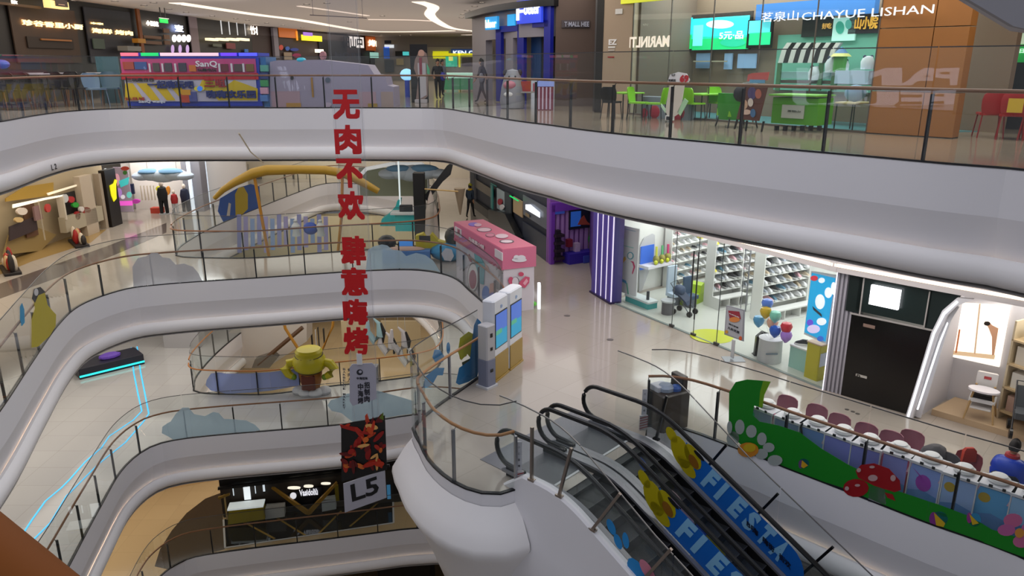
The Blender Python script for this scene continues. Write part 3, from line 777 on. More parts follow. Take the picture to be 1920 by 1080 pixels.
# cow-like grey figure with pink bib, red crate and striped stool in front of the portal
cow = thing('animal_statue', 'grey rounded animal statue with dark ears standing before the blue portal', 'statue', (0, 0, 0)); cow.location = P(961, 203, 0)
mb = MB(M('8e9098', .5)); mb.smooth = True; mb.lathe([(.0, 0), (.42, .02), (.46, .3), (.40, .75), (.33, 1.0), (.30, 1.15), (.22, 1.32), (.0, 1.38)], n=20); mb.build('body', cow)
mb = MB(M('c07888', .5)); mb.smooth = True; mb.ball((-.1, -.3, .82), (.24, .16, .16), 14); mb.build('bib', cow)
mb = MB(M('202024')); mb.ball((-.26, -.08, 1.25), (.09, .05, .12), 10); mb.ball((.26, -.08, 1.25), (.09, .05, .12), 10); mb.build('ears', cow)
mb = MB(M('202024')); mb.ball((-.12, -.28, 1.12), .035, 8); mb.ball((.1, -.29, 1.12), .035, 8); mb.build('eyes', cow)
mb = MB(M('e0e0e0')); mb.ball((-.12, -.36, .5), (.2, .1, .1), 12); mb.build('muzzle', cow)
cr = thing('display_table', 'table of red and pink goods beside the blue portal', 'table', (0, 0, 0)); cr.location = P(997, 203, 0)
mb = MB(M('a4a09c')); mb.box(-.45, -.3, .55, .5, .3, .6); mb.build('tabletop', cr)
for x in (-.42, .42):
    mb = MB(M('8a8a8a')); mb.box(x - .02, -.25, 0, x + .02, .25, .55); mb.build('leg', cr)
bx = MB(M('a03028')); bx.box(-.4, -.2, 0, -.05, .2, .35); b0 = one(bx, 'gift_box', 'dark red gift box on the table beside the portal, left', 'box'); b0.location = Vector(cr.location) + Vector((-.22, 0, .6))
bx = MB(M('b06070')); bx.box(0, 0, 0, .36, .4, .28); b0 = one(bx, 'gift_box', 'dusty pink gift box on the table beside the portal, right', 'box'); b0.location = Vector(cr.location) + Vector((.22, 0, .6))
ss = thing('display_stand', 'striped purple and white stand right of the red goods table', 'stand', (0, 0, 0)); ss.location = P(1022, 206, 0)
mb = MB(M('7a3048'))
mb.bbox(-.28, -.2, 0, .28, .2, .8); mb.build('body', ss)
mb = MB(M('c8b8d0')); [mb.box(-.25 + .13 * i, -.215, .03, -.2 + .13 * i, -.2, .78) for i in range(4)]; mb.build('stripes', ss)
mb = MB(E('8090d0', .4)); mb.bbox(-.3, -.22, .8, .3, .22, 1.0); mb.build('top', ss)

# ---- brown wall, cream pillar, green cafe behind glass
WR1 = Wall((1.68, 29.81), (3.25, 29.81))
mb = MB(M('5c4a42', .55)); WR1.box(mb, -.05, 0, 1.6, 4.6, -.3, .3); struct(mb, 'wall_right')
front(WR1, 'wall_sign', 'long slanted lettering plate on the dark brown wall', [('plate', [rr(M('4b4348'), 1053, 38, 1105, 52, .02, .04)]), ('lettering', [tx(E('8f8f9c', .5), 'T·MALL HEE', 1058, 41, 1104, 50, .08)])], 'sign')
mb = MB(M('181412')); mb.prism([(3.1, 29.8), (2.8, 27.0), (2.75, 26.0), (2.95, 25.8), (3.3, 26.5), (3.4, 29.8)], 0, 4.6); struct(mb, 'wall_recess')  # solid block; shade of the recess put into its dark colour
mb = MB(M('a08b76', .6)); mb.prism([(2.92, 25.85), (3.75, 24.95), (4.4, 25.6), (3.6, 26.6)], 0, 4.9); struct(mb, 'wall_pillar')
WPil = Wall((2.92, 25.85), (3.75, 24.95))
front(WPil, 'wall_notice', 'white and red notice letters on the cream pillar', [('letters', [tx(M('ece8e8'), 'EZ', 1142, 74, 1157, 84, .01, .01, .04), rr(M('d8d4d0'), 1141, 87, 1154, 90, .01, .01), rr(M('c0b8b0'), 1141, 93, 1153, 95, .01, .01), rr(M('a02020'), 1140, 106, 1152, 108, .01, .01)]),
                                                               ('plate', [rr(M('d0ccc8'), 1155, 17, 1168, 26, .01, .02)])], 'notice')
GA, GB = (3.78, 24.95), (8.24, 17.94)
WG = Wall(GA, GB)
nx, ny = -WG.n.x, -WG.n.y   # into the shop
def back(p, t): return (p[0] + nx * t, p[1] + ny * t)
mb = MB(M('7d6a58', .6)); WK = Wall(back(GA, 2.7), back((GB[0] + .6, GB[1] - 1), 2.7)); WK.box(mb, -.5, 0, WK.L + .5, 4.6, -.2, .2); struct(mb, 'wall_cafe_back')
mb = MB(M('67584c', .6)); q = [back(GA, .3), back(GA, 2.7)]; WQ = Wall(q[0], q[1]); WQ.box(mb, 0, 0, WQ.L, 4.6, -.1, .1); struct(mb, 'wall_cafe_side')
mb = MB(tile_mat('cafe_floor', '3f7a82', '44838a', .6, .3)); mb.prism([back(GA, .1), back(GB, .1), back((GB[0] + .6, GB[1] - 1), 2.7), back(GA, 2.7)], .0, .012); struct(mb, 'floor_cafe')
front(WK, 'menu_screen', 'three joined menu screens glowing teal over a green meadow, high on the cafe wall', [
    ('casing', [rr(BLACK, 1263, 32, 1414, 94, .15, .06)]),
    ('screen_left', [rr(E('1ec8d8', 1.1), 1267, 36, 1306, 66, .22, .01), rr(E('10c060', 1.1), 1267, 66, 1306, 92, .22, .01)]),
    ('screen_middle', [rr(E('30d0d8', 1.1), 1308, 36, 1412, 70, .22, .01), rr(E('18c070', 1.1), 1308, 70, 1412, 92, .22, .01), ('e', E('c8f0f4', 1.1), 1360, 46, 26, 8, .235, .01), rr(E('70d8e8', 1.1), 1311, 48, 1326, 86, .235, .01)]),
    ('screen_lettering', [tx(E('e8fff8', 1.3), '5元·品', 1360, 60, 1404, 73, .25, .01), ('e', E('20b890', 1.), 1384, 80, 24, 8, .236, .005)])], 'screen')
front(WK, 'menu_screen', 'single tilted menu screen glowing turquoise right of the joined three', [
    ('casing', [rr(BLACK, 1414, 38, 1456, 90, .2, .06)]), ('screen', [rr(E('58d8e0', 1.1), 1417, 40, 1455, 62, .27, .01), rr(E('18c480', 1.1), 1417, 62, 1455, 84, .27, .01)])], 'screen')
front(WK, 'wall_poster', 'dark poster with gold brush lettering high in the cafe', [('panel', [rr(M('1a1420'), 1600, 28, 1656, 62, .1, .05)]), ('lettering', [tx(E('d8a840', .8), '山小院', 1612, 32, 1652, 54, .17, .02)])], 'poster')
front(WK, 'wall_poster', 'dark photo poster with small gold marks beside the white leaf poster', [('panel', [rr(M('15201e'), 1512, 34, 1566, 68, .1, .05)]), ('lettering', [tx(E('c8a050', .8), '好吃', 1550, 44, 1566, 54, .17, .02)])], 'poster')
front(WK, 'wall_poster', 'pale poster with turquoise leaf shapes between two dark posters', [('panel', [rr(E('b8e8dc', .5), 1570, 34, 1608, 76, .1, .05)]), ('leaf', [('e', E('38a890', .4), 1582, 52, 8, 12, .16, .01), ('e', E('58b8a8', .4), 1598, 46, 6, 9, .16, .01)])], 'poster')
front(WK, 'cafe_wall_panel', 'green glowing back panel of the cafe behind the striped awning', [('panel', [rr(M('6cae98', .5, emit=.15), 1462, 66, 1660, 175, .02, .04), rr(M('2b6bb0', emit=.3), 1440, 10, 1660, 26, .3, .2)])], 'wall panel')
front(WK, 'cafe_shelf', 'pale blue cups and boards hanging on the brown cafe wall', [('board', [rr(M('8fb0d8'), 1365, 100, 1377, 130, .1), rr(M('8fb0d8'), 1390, 101, 1422, 128, .1), rr(M('7fa0c8'), 1312, 100, 1336, 128, .1)]), ('rail', [rr(M('b0a890'), 1310, 114, 1372, 116, .2, .05)])], 'shelf')
front(WK, 'glass_shelf', 'low dim shelf of glassware along the brown cafe wall', [('board', [rr(M('8f8478'), 1172, 132, 1262, 136, .2, .2), rr(M('9a9084'), 1172, 116, 1260, 119, .2, .2)]), ('glassware', [rr(M('b8b0a4'), 1176 + 12 * i, 108 + (i % 3), 1182 + 12 * i, 116, .25, .08) for i in range(7)] + [rr(M('c0b4a0'), 1180 + 20 * i, 124, 1190 + 20 * i, 132, .25, .08) for i in range(4)])], 'shelf')
front(WG, 'glass_lettering', 'white lettering CHAYUE LISHAN high on the cafe glass', [('characters', [tx(E('e8e8f0', .7), '茗泉山', 1430, 24, 1498, 38, .03, .01, .0)]), ('latin_letters', [tx(E('dfe6ea', .6), 'CHAYUE LISHAN', 1506, 24, 1752, 25, .03, .01, .0)])], 'sign')
front(WG, 'glass_lettering', 'cream reversed capital letters on the cafe glass at standing height', [('letters', [tx(E('e8dccc', .7), 'MARINLTE..', 1170, 70, 1256, 88, .03, .01, .03, True)])], 'sign')  # glass reflection drawn as glowing letters on the pane
front(WG, 'cafe_lightbox', 'yellow lit strip over the cafe glass', [('face', [rr(E('c8cc30', .9), 1171, -2, 1262, -1, .05, .1)])], 'sign')
sg = thing('shop_glazing', 'tall glass wall of the green cafe on the upper gallery', 'glazing', (GA[0], GA[1], 0))
k = 5
for i in range(k):
    mb = MB(SHOPGLASS); WG.box(mb, WG.L * i / k + .01, .05, WG.L * (i + 1) / k - .01, 3.9, 0, .012); loc_of(sg, mb.build('glass_pane', sg))
mb = MB(M('5a5048', .4)); WG.box(mb, 0, 0, WG.L, .05, -.03, .08); WG.box(mb, 0, 3.9, WG.L, 4.2, -.03, .1)
for i in range(k + 1): WG.box(mb, WG.L * i / k - .012, .05, WG.L * i / k + .012, 3.9, -.02, .03)
loc_of(sg, mb.build('frame', sg))
# orange panelled pier
WO = Wall((8.24, 17.94), (9.50, 16.6))
op = thing('panelled_pier', 'wide orange-brown panelled pier right of the cafe glass', 'pier', (8.24, 17.94, 0))
ORG = M('93602c', .5, noise=.08)
for z0, z1 in ((0.02, .95), (.97, 2.3), (2.32, 3.4), (3.42, 4.6)):
    mb = MB(ORG); WO.box(mb, 0, z0, WO.L * .62, z1, -.4, .4); WO.box(mb, WO.L * .63, z0, WO.L, z1, -.4, .4); loc_of(op, mb.build('panel', op))
mb = MB(M('15100c')); WO.box(mb, 0, 0, WO.L, .02, -.38, .36); loc_of(op, mb.build('plinth', op))
# dark shop far right
WX = Wall((9.55, 16.55), (14.5, 11.8))
mb = MB(M('14161c', .6)); q0 = (9.55 + 3.0, 16.55 + 2.4); WX2 = Wall(q0, (q0[0] + 5, q0[1] - 5)); WX2.box(mb, -3.2, 0, 8, 4.6, -.2, .2); struct(mb, 'wall_dark_shop')
front(WX2, 'hanging_banner', 'green promotional banner with white lettering at the right edge', [('cloth', [rr(E('10903c', .7), 1884, 84, 1945, 117, .6, .02), rr(E('c8e0c0', .6), 1888, 60, 1945, 84, .6, .02)]), ('lettering', [tx(E('e8fff0', 1.), '你的生日', 1890, 92, 1932, 100, .65, .01), tx(E('e8fff0', 1.), '喜欢', 1896, 103, 1920, 111, .65, .01)])], 'banner')
front(WX2, 'neon_sign', 'small blue and yellow neon sign under the white soffit', [('tube', [rr(E('2030e0', 1.), 1852, 50, 1874, 54, .5, .05), rr(E('e0c040', 1.), 1856, 40, 1872, 49, .5, .05)])], 'sign')
front(WX2, 'steel_column', 'thin pale steel column inside the dark shop', [('shaft', [rr(M('9aa4b4', .3, .3), 1861, 62, 1870, 108, .8, .1)]), ('panel', [rr(M('46443f'), 1814, 62, 1860, 105, .3, .05)])], 'column')

def chair(name, label, cat, loc, rz, seat, frame, kind='shell', s=1.0, group=None):
    root = thing(name, label, cat, loc, rz, group); root.scale = (s, s, s)
    mb = MB(seat); mb.smooth = True
    mb.loft([[(x * .22, y * .22, z) for x, y in [(-1, -.8), (-.8, -1), (.8, -1), (1, -.8), (1, .8), (.8, 1), (-.8, 1), (-1, .8)]] for z in (.42, .46)]); mb.build('seat', root)
    mb = MB(seat); mb.smooth = True
    rings = []
    for j, (zz, off, ww) in enumerate([(.44, .0, .19), (.56, .03, .22), (.70, .05, .23), (.80, .07, .21), (.845, .075, .15)]):
        c = []
        for i in range(7):
            a = -1 + 2 * i / 6; c.append((a * ww, .22 + off - .05 * a * a, zz))
        rings.append(c + [(x, y + .025, z) for x, y, z in reversed(c)])
    mb.loft(rings); mb.build('backrest', root)
    for x, y in ((-.18, -.18), (.18, -.18), (-.18, .2), (.18, .2)):
        mb = MB(frame); mb.tube([(x, y, .43), (x * 1.2, y * 1.2, 0)], .013, 6); mb.build('leg', root)
    return root
def table(name, label, loc, rz, w, d, h, top, frame, cat='table', round_=False, group=None):
    root = thing(name, label, cat, loc, rz, group)
    mb = MB(top)
    if round_: mb.cyl(0, 0, h - .04, h, w / 2, n=24)
    else: mb.bbox(-w / 2, -d / 2, h - .04, w / 2, d / 2, h)
    mb.build('tabletop', root)
    for x in (-1, 1):
        for y in (-1, 1):
            mb = MB(frame); mb.tube([(x * w * (.3 if round_ else .44), y * d * (.3 if round_ else .42), h - .04), (x * w * .44, y * d * .44, 0)], .018, 6); mb.build('leg', root)
    return root
LIME = M('7ab81c', .45, emit=.1); GRN = M('2c8a1c', .45); BLKF = M('121214', .5)
# cafe furniture
for i, (x, y, rz, m, lb) in enumerate([(1146, 222, 2.6, BLKF, 'black shell cafe chair with lime cushion beside the cream pillar'), (1196, 224, 1.0, LIME, 'lime green cafe chair left of the cutout standee'),
                                        (1228, 226, 4.2, LIME, 'lime green cafe chair turned away behind the cutout standee'), (1346, 224, .4, LIME, 'lime cafe chair behind the big black armchair'),
                                        (1300, 226, 2.0, LIME, 'lime cafe chair deep inside the cafe by the pane joint')]):
    p = P(x, y, 0.0); chair('cafe_chair', lb, 'chair', p, rz, m, BLKF, s=1.08)
table('cafe_table', 'small lime topped cafe table by the cream pillar', P(1172, 220, 0), .5, .8, .8, .74, LIME, BLKF)
table('cafe_table', 'lime topped cafe table behind the big black armchair', P(1322, 224, 0), .5, 1.1, .8, .74, LIME, BLKF)
ac = thing('armchair', 'large green tub armchair with a black jacket over its back', 'armchair', P(1380, 238, 0), .2)
mb = MB(GRN); mb.smooth = True; mb.ang = 50
mb.loft([[(.55 * math.cos(a) * k, .5 * math.sin(a) * k, z) for a in [math.pi * (1 + i / 8.) * 1.0 + .0 for i in range(9)]] + [(.42 * math.cos(a) * k, .38 * math.sin(a) * k, z) for a in [math.pi * (2 - i / 8.) for i in range(9)]] for z, k in ((.2, .9), (.45, 1), (.85, 1.02))]); mb.build('shell', ac)
mb = MB(LIME); mb.bbox(-.4, -.35, .28, .4, .35, .46); mb.build('cushion', ac)
mb = MB(BLKF); mb.smooth = True; mb.ball((.05, -.42, .85), (.42, .18, .28), 14); mb.build('jacket', ac)
for x in (-.35, .35):
    for y in (-.3, .3):
        mb = MB(BLKF); mb.tube([(x, y, .25), (x * 1.15, y * 1.15, 0)], .02, 6); mb.build('leg', ac)
pt = thing('planter_box', 'grey and red box with flower shapes beneath the cutout standee', 'planter', P(1250, 222, 0), -.9)
mb = MB(M('76808a', .5)); mb.bbox(-.9, -.15, 0, .9, .15, .62); mb.build('body', pt)
mb = MB(M('a02038')); mb.ball((-.35, -.14, .18), (.22, .04, .2), 12); mb.ball((.5, -.14, .2), (.3, .04, .24), 12); mb.ball((-.75, -.14, .12), (.14, .04, .16), 12); mb.build('flower_shape', pt)
cs = thing('cutout_standee', 'white cutout standee shaped like a dressed bottle with speech bubble, on the upper gallery', 'standee', P(1262, 228, 0), -.45)
WSx = Wall((P(1240, 228, 0).x, P(1240, 228, 0).y), (P(1290, 230, 0).x, P(1290, 230, 0).y))
def locpart2(root, name, w, items):
    if name == 'awning': name = 'striped_print'
    for its in split_items(name, items):
        mb = MB()
        for it in its: _patch(mb, w, it)
        o = mb.build(name.replace('striped_print', 'awning'), root)
        o.data.transform(root.matrix_basis.inverted())
    return o
locpart2(cs, 'board', WSx, [('p', M('c8bfb4', .6), [(1256, 160), (1284, 160), (1279, 192), (1272, 214), (1266, 218), (1252, 216), (1248, 208)], 0, .03), ('p', M('d8d4d8', .6), [(1252, 154), (1257, 140), (1272, 135), (1288, 138), (1294, 150), (1290, 157)], 0, .03)])
locpart2(cs, 'printed_leaf', WSx, [('p', M('b8d8b8'), [(1240, 194), (1250, 206), (1248, 212), (1240, 200)], 0, .03), ('p', M('a0c8a0'), [(1270, 210), (1284, 184), (1291, 190), (1276, 217)], 0, .03)])
locpart2(cs, 'lettering', WSx, [tx(M('28282c'), '七夕', 1260, 138, 1267, 143, .04, .01), tx(M('28282c'), '来就送', 1254, 148, 1268, 153, .04, .01), tx(M('b01828'), '69', 1276, 140, 1292, 155, .04, .01, .06)])
locpart2(cs, 'foot', WSx, [rr(M('d8d4d0'), 1249, 216, 1262, 226, -.1, .16), rr(BLACK, 1251, 218, 1260, 225, .065, .01)])
ea = thing('easel_poster', 'tilted brown food poster on a black floor easel', 'poster stand', P(1405, 246, 0), -.5)
WEa = Wall((P(1375, 244, 0).x, P(1375, 244, 0).y), (P(1435, 250, 0).x, P(1435, 250, 0).y))
locpart2(ea, 'board', WEa, [('p', M('5a2c1c'), [(1399, 160), (1441, 160), (1424, 227), (1382, 223)], 0, .03)])
locpart2(ea, 'printed_food', WEa, [('e', M('c8a080'), 1398, 196, 6, 9, .035, .005), ('e', M('d8c8b8'), 1410, 192, 5, 8, .045, .005), ('e', M('b06048'), 1424, 176, 6, 9, .035, .005), ('e', M('d8b8a0'), 1402, 210, 9, 5, .05, .005), ('e', M('3a6890'), 1415, 212, 5, 8, .055, .005), ('e', M('4a3c68'), 1412, 175, 8, 12, .03, .008)])
locpart2(ea, 'header_cutout', WEa, [('p', M('c86058'), [(1402, 152), (1404, 140), (1412, 137), (1443, 135), (1440, 150), (1425, 153)], 0, .03), rr(M('60a0c0'), 1408, 149, 1436, 156, .03, .01)])
locpart2(ea, 'leg', WEa, [('p', BLACK, [(1382, 224), (1385, 224), (1379, 242), (1377, 242)], 0, .03), ('p', BLACK, [(1400, 226), (1403, 226), (1400, 246), (1398, 246)], 0, .03), ('p', BLACK, [(1420, 228), (1423, 228), (1418, 248), (1416, 248)], -.2, .03)])
gc = thing('reception_desk', 'bright green block counter carrying a small white label plate', 'counter', (0, 0, 0))
WGc = Wall((P(1447, 244, 0).x, P(1447, 244, 0).y), (P(1530, 250, 0).x, P(1530, 250, 0).y)); gc.location = P(1490, 246, 0)
locpart2(gc, 'body', WGc, [rr(M('4c9a10', .45, emit=.1), 1450, 182, 1530, 236, -.7, .7)])
locpart2(gc, 'top', WGc, [rr(M('6ab030', .45, emit=.1), 1446, 176, 1534, 182, -.8, .9)])
locpart2(gc, 'label_plate', WGc, [rr(M('b0b8a8'), 1468, 196, 1507, 223, .0, .03), tx(M('3c4a3c'), '茶悦山', 1478, 206, 1502, 211, .035, .005)])
locpart2(gc, 'caster', WGc, [rr(BLACK, 1448 + 16 * i, 236, 1452 + 16 * i, 246, -.2, .1) for i in range(6)])
aw = thing('market_cart', 'market cart with black and white striped awning and white counter', 'cart', (0, 0, 0))
WAw = Wall(back(WG.pt(3.2, 0)[:2], 1.7), back(WG.pt(7.6, 0)[:2], 1.7)); aw.location = Vector(WAw.pt(1.5, 0))
its = []
for i in range(11):
    x = 1463 + 9.2 * i; its.append(('p', M('e8e8e4') if i % 2 == 0 else M('14181c'), [(x, 118), (x + 9.2, 118), (x + 16, 94 - .0), (x + 26, 80), (x + 17, 80), (x + 7, 94)], .0 + .0, .1))
locpart2(aw, 'awning', WAw, its)
locpart2(aw, 'post', WAw, [rr(M('4a7a50'), 1460, 118, 1462, 170, 0, .05), rr(M('4a7a50'), 1538, 118, 1540, 170, 0, .05), rr(M('4a7a50'), 1566, 100, 1568, 170, 0, .05)])
locpart2(aw, 'counter', WAw, [rr(M('9cc8c8', .4, emit=.1), 1458, 134, 1640, 150, -.5, .5), rr(M('6a5a50'), 1458, 150, 1640, 160, -.5, .45), rr(M('b8d0e8', .4, emit=.1), 1580, 132, 1640, 158, 0, .3)])
lan = thing('lantern', 'small green and cream striped lantern kiosk at the awning end', 'lantern', (0, 0, 0)); lan.location = Vector(WAw.pt(3.1, 1.35, .1)); lan.scale = (.62, .62, .62)
mb = MB(M('2a5a8a')); mb.cyl(0, 0, .75, 1.0, .28, .02); mb.build('roof', lan); mb = MB(M('b0b060')); mb.cyl(0, 0, .62, .75, .42, .28); mb.build('brim', lan)
mb = MB(M('4ca040', emit=.15)); mb.cyl(0, 0, .0, .62, .26); mb.build('body', lan)
def mug(x, y, lb, sc=1.):
    p = PW(x, y, WAw.a, WAw.b); t = thing('panda_jar', lb, 'jar', p)
    mb = MB(M('d8e0e8')); mb.smooth = True; mb.lathe([(0, 0), (.16 * sc, 0), (.18 * sc, .2 * sc), (.12 * sc, .34 * sc), (0, .36 * sc)]); mb.build('body', t)
    mb = MB(M('1a2a4a')); mb.ball((-.1 * sc, 0, .34 * sc), .05 * sc, 8); mb.ball((.1 * sc, 0, .34 * sc), .05 * sc, 8); mb.build('lid_knob', t)
mug(1527, 150, 'white round jar with dark knobs under the striped awning'); mug(1560, 136, 'pale blue jar beside the lantern on the cart', 1.1); mug(1580, 134, 'dark trimmed jar right of the lantern', .8); mug(1625, 130, 'white jar with grey lid at the cart end', .9)
table('side_table', 'pale wooden side table beside the green block counter', P(1595, 245, 0), .6, .75, .55, .68, M('b8a878'), BLKF)
ch = MB(M('6a94b4')); ch.smooth = True; ch.ball((0, 0, .2), (.26, .16, .2), 14); o = one(ch, 'cushion', 'blue grey cushion leaning on the pale side table', 'cushion'); o.location = P(1595, 245, 0) + Vector((0, 0, .68)); 
# red chairs, dark shop
for i, (x, y, rz) in enumerate([(1838, 262, 2.8), (1880, 266, 2.6), (1925, 268, 2.5)]):
    lb = ['red plastic stool chair nearest the orange pier', 'red plastic chair with a yellow tag, centre of the dark shop', 'red plastic chair cut by the right picture edge'][i]
    c = chair('plastic_chair', lb, 'chair', P(x, y, 0) + Vector((.5, .6, 0)), rz, M('a01414', .4, emit=.05), M('8a1010', .4), s=1.15)
    if i == 1: mb = MB(M('c0a020')); mb.box(-.12, .33, .5, .12, .34, .75); mb.build('tag', c)
# white underside of the stair flight rising at the upper right
mb = MB(M('b4b2b8', .6)); pts = [PY(1792, -3, 10.6), PY(1893, 58, 10.6), PY(1925, 63, 10.6), PY(2060, 64, 10.6), PY(2060, -160, 10.6), PY(1560, -160, 10.6)]
mb.slab(pts, (0, -1.1, 0)); struct(mb, 'trim_81')
mb = MB(M('8f8e94', .6)); pts = [PY(1812, -3, 9.4), PY(1900, 49, 9.4), PY(1930, 56, 9.4), PY(2060, 56, 9.4), PY(2060, -120, 9.4), PY(1620, -120, 9.4)]
mb.slab(pts, (0, .08, 0)); struct(mb, 'trim_82')
# left dining area behind the glass
for i, (x, y, rz, lb) in enumerate([(34, 206, 0.2, 'dark dining chair, second from the left picture edge on the upper gallery'), (98, 200, .1, 'dark dining chair left of the first glass joint'), (128, 199, -.2, 'dark dining chair under the brown restaurant sign'),
                                    (152, 199, .3, 'dark dining chair below the slate sign'), (6, 208, .1, 'dark dining chair cut by the left edge on the upper gallery'), (212, 198, .4, 'blue grey dining chair beside the arcade booth'), (68, 203, 2.9, 'dark dining chair facing the others below the brown sign')]):
    chair('dining_chair', lb, 'chair', P(x, y, 0), rz, M('1c1716', .5) if i != 5 else M('4a6878', .5), M('7a5434', .5), s=1.5)
for i, (x, y, lb) in enumerate([(44, 203, 'pale topped high table at far left behind the upper railing'), (112, 196, 'pale topped high table below the brown restaurant sign'), (172, 195, 'pale topped high table left of the arcade booth')]):
    table('dining_table', lb, P(x, y, 0), 0.02, 1.9, .8, 1.22, M('a8a6b4', .5), M('2c1c16', .6))
wc = chair('high_back_chair', 'pale blue curved chair silhouette beside the arcade booth', 'chair', P(184, 199, 0), .9, M('7088a0', .5), M('7088a0', .5), s=1.45)
bm_ = MB(M('3f6470', .6)); bm_.box(0, 0, 0, .9, .08, 1.85); o = one(bm_, 'screen_partition', 'dull teal partition panel touching the arcade booth', 'partition'); o.location = P(212, 193, 0)
for i, (x, c, lb) in enumerate([(16, '20a878', 'small green lit menu strip above the left dining tables'), (52, 'b8a820', 'small yellow lit menu strip above the left dining tables')]):
    m_ = MB(E(c, .7)); m_.box(-.5, 0, 0, .5, .05, .12); o = one(m_, 'menu_strip', lb, 'sign'); q = PY(x, 101, 33); o.location = q
m_ = MB(M('4c60c8', .4)); m_.smooth = True; m_.ball((0, 0, 0), (.28, .2, .16), 12); o = one(m_, 'cushion', 'blue round cushion on the pale table at far left', 'cushion'); o.location = P(44, 203, 0) + Vector((-.5, 0, 1.38))
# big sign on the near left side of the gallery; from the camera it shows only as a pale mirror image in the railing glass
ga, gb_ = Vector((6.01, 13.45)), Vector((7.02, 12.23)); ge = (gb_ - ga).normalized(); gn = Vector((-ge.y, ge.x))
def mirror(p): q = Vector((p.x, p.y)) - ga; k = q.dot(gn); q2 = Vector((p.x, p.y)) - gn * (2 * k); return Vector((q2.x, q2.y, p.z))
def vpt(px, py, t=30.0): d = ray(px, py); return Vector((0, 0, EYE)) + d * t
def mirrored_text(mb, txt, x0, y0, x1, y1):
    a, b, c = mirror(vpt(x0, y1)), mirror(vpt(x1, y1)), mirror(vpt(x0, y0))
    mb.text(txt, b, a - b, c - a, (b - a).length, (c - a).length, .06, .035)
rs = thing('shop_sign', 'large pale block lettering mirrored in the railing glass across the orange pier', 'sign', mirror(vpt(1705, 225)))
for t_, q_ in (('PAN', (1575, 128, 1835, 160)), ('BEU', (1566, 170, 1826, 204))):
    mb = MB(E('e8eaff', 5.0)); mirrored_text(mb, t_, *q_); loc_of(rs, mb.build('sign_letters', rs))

rod = thing('ceiling_rod', 'thin dark rod hanging level below the ceiling in the middle distance', 'rod', PY(635, 32, 34))
mb = MB(M('50484c', .5)); mb.tube([PY(581, 28, 34) - Vector(rod.location), PY(688, 34, 34) - Vector(rod.location)], .02, 6); mb.build('bar', rod)
mb = MB(M('6a6264', .5)); q = PY(587, 28, 34); mb.tube([q - Vector(rod.location), Vector((q.x, q.y, HA)) - Vector(rod.location)], .012, 5); mb.build('hanger', rod)
mb = MB(M('6a6264', .5)); q = PY(680, 33, 34); mb.tube([q - Vector(rod.location), Vector((q.x, q.y, HA)) - Vector(rod.location)], .012, 5); mb.build('hanger', rod)

# =============================================================== MIDDLE GALLERY
zB = LZ['B']
def PB(x, y, z=0.0): return P(x, y, zB + z)
class WallB(Wall):
    pass
HB = -1.94
def struct_wall(a, b, z0, z1, mat, name, th=.25, off=-.3, ext=(0, 0)):
    w = Wall(a, b); mb = MB(mat); w.box(mb, -ext[0], z0, w.L + ext[1], z1, off, th); struct(mb, name); return w
CREAM = M('c9bba4', .6); PALE = M('d8d4cc', .6)
# dark line of units running back along the right
WN = Wall((-2.03, 41.97), (1.5, 29.49))
struct_wall((-2.03, 41.97), (1.5, 29.49), zB, HB, M('2c3040', .6), 'wall_navy')
front(WN, 'tinted_counter', 'long navy blue low wall with grey upper glass beside the corridor', [
    ('lower_panel', [rr(M('20283c', .35), 983, 414, 1030, 492, .02, .06)]), ('upper_panel', [rr(M('5f6673', .3), 983, 365, 1030, 432, .02, .04)]),
    ('small_picture', [rr(M('8a7a60'), 990, 398, 997, 408, .1, .02)]), ('light_panel', [('p', E('e8ecf4', 1.4), [(991, 383), (1000, 383), (1018, 398), (1018, 408), (991, 392)], .12, .02)])])
front(WN, 'dark_shopfront', 'dark shopfront with teal frame, exit sign and slanting black counter', [
    ('panel', [rr(M('6a6258', .4), 892, 335, 925, 372, .02, .04), rr(M('15161a', .4), 892, 372, 925, 420, .02, .2)]), ('teal_frame', [rr(M('2a8c88', .4, emit=.15), 925, 345, 929, 392, .1), rr(M('2a8c88', .4, emit=.15), 925, 344, 935, 348, .1)]),
    ('window', [rr(M('a4b4bc', emit=.25), 935, 352, 950, 400, .05), rr(M('384048'), 950, 358, 962, 420, .06), rr(M('b09878', emit=.2), 966, 368, 983, 408, .05)]),
    ('exit_sign_print', [rr(E('10b85c', 1.4), 965, 366, 981, 377, .2)]), ('counter', [('p', M('14161c', .3), [(930, 392), (962, 400), (985, 445), (985, 470), (945, 440), (930, 420)], .1, .3)]),
    ('blue_light', [('p', E('60b8ff', 1.2), [(960, 435), (968, 438), (972, 446), (962, 440)], .45, .02)]), ('red_ornament', [('e', M('a02838'), 944, 378, 4, 6, .15, .05), ('e', M('d8d4d8'), 948, 388, 4, 5, .15, .05)])])
VIO = M('7038a8', .5); VIOL = M('a070c0', .5)
WV = Wall((1.52, 29.3), (3.15, 30.2))
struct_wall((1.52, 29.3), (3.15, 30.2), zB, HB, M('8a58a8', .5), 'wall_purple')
struct_wall((3.15, 30.2), (2.85, 25.6), zB, HB, M('50307a', .5), 'wall_purple_side', off=-.2, th=.2)
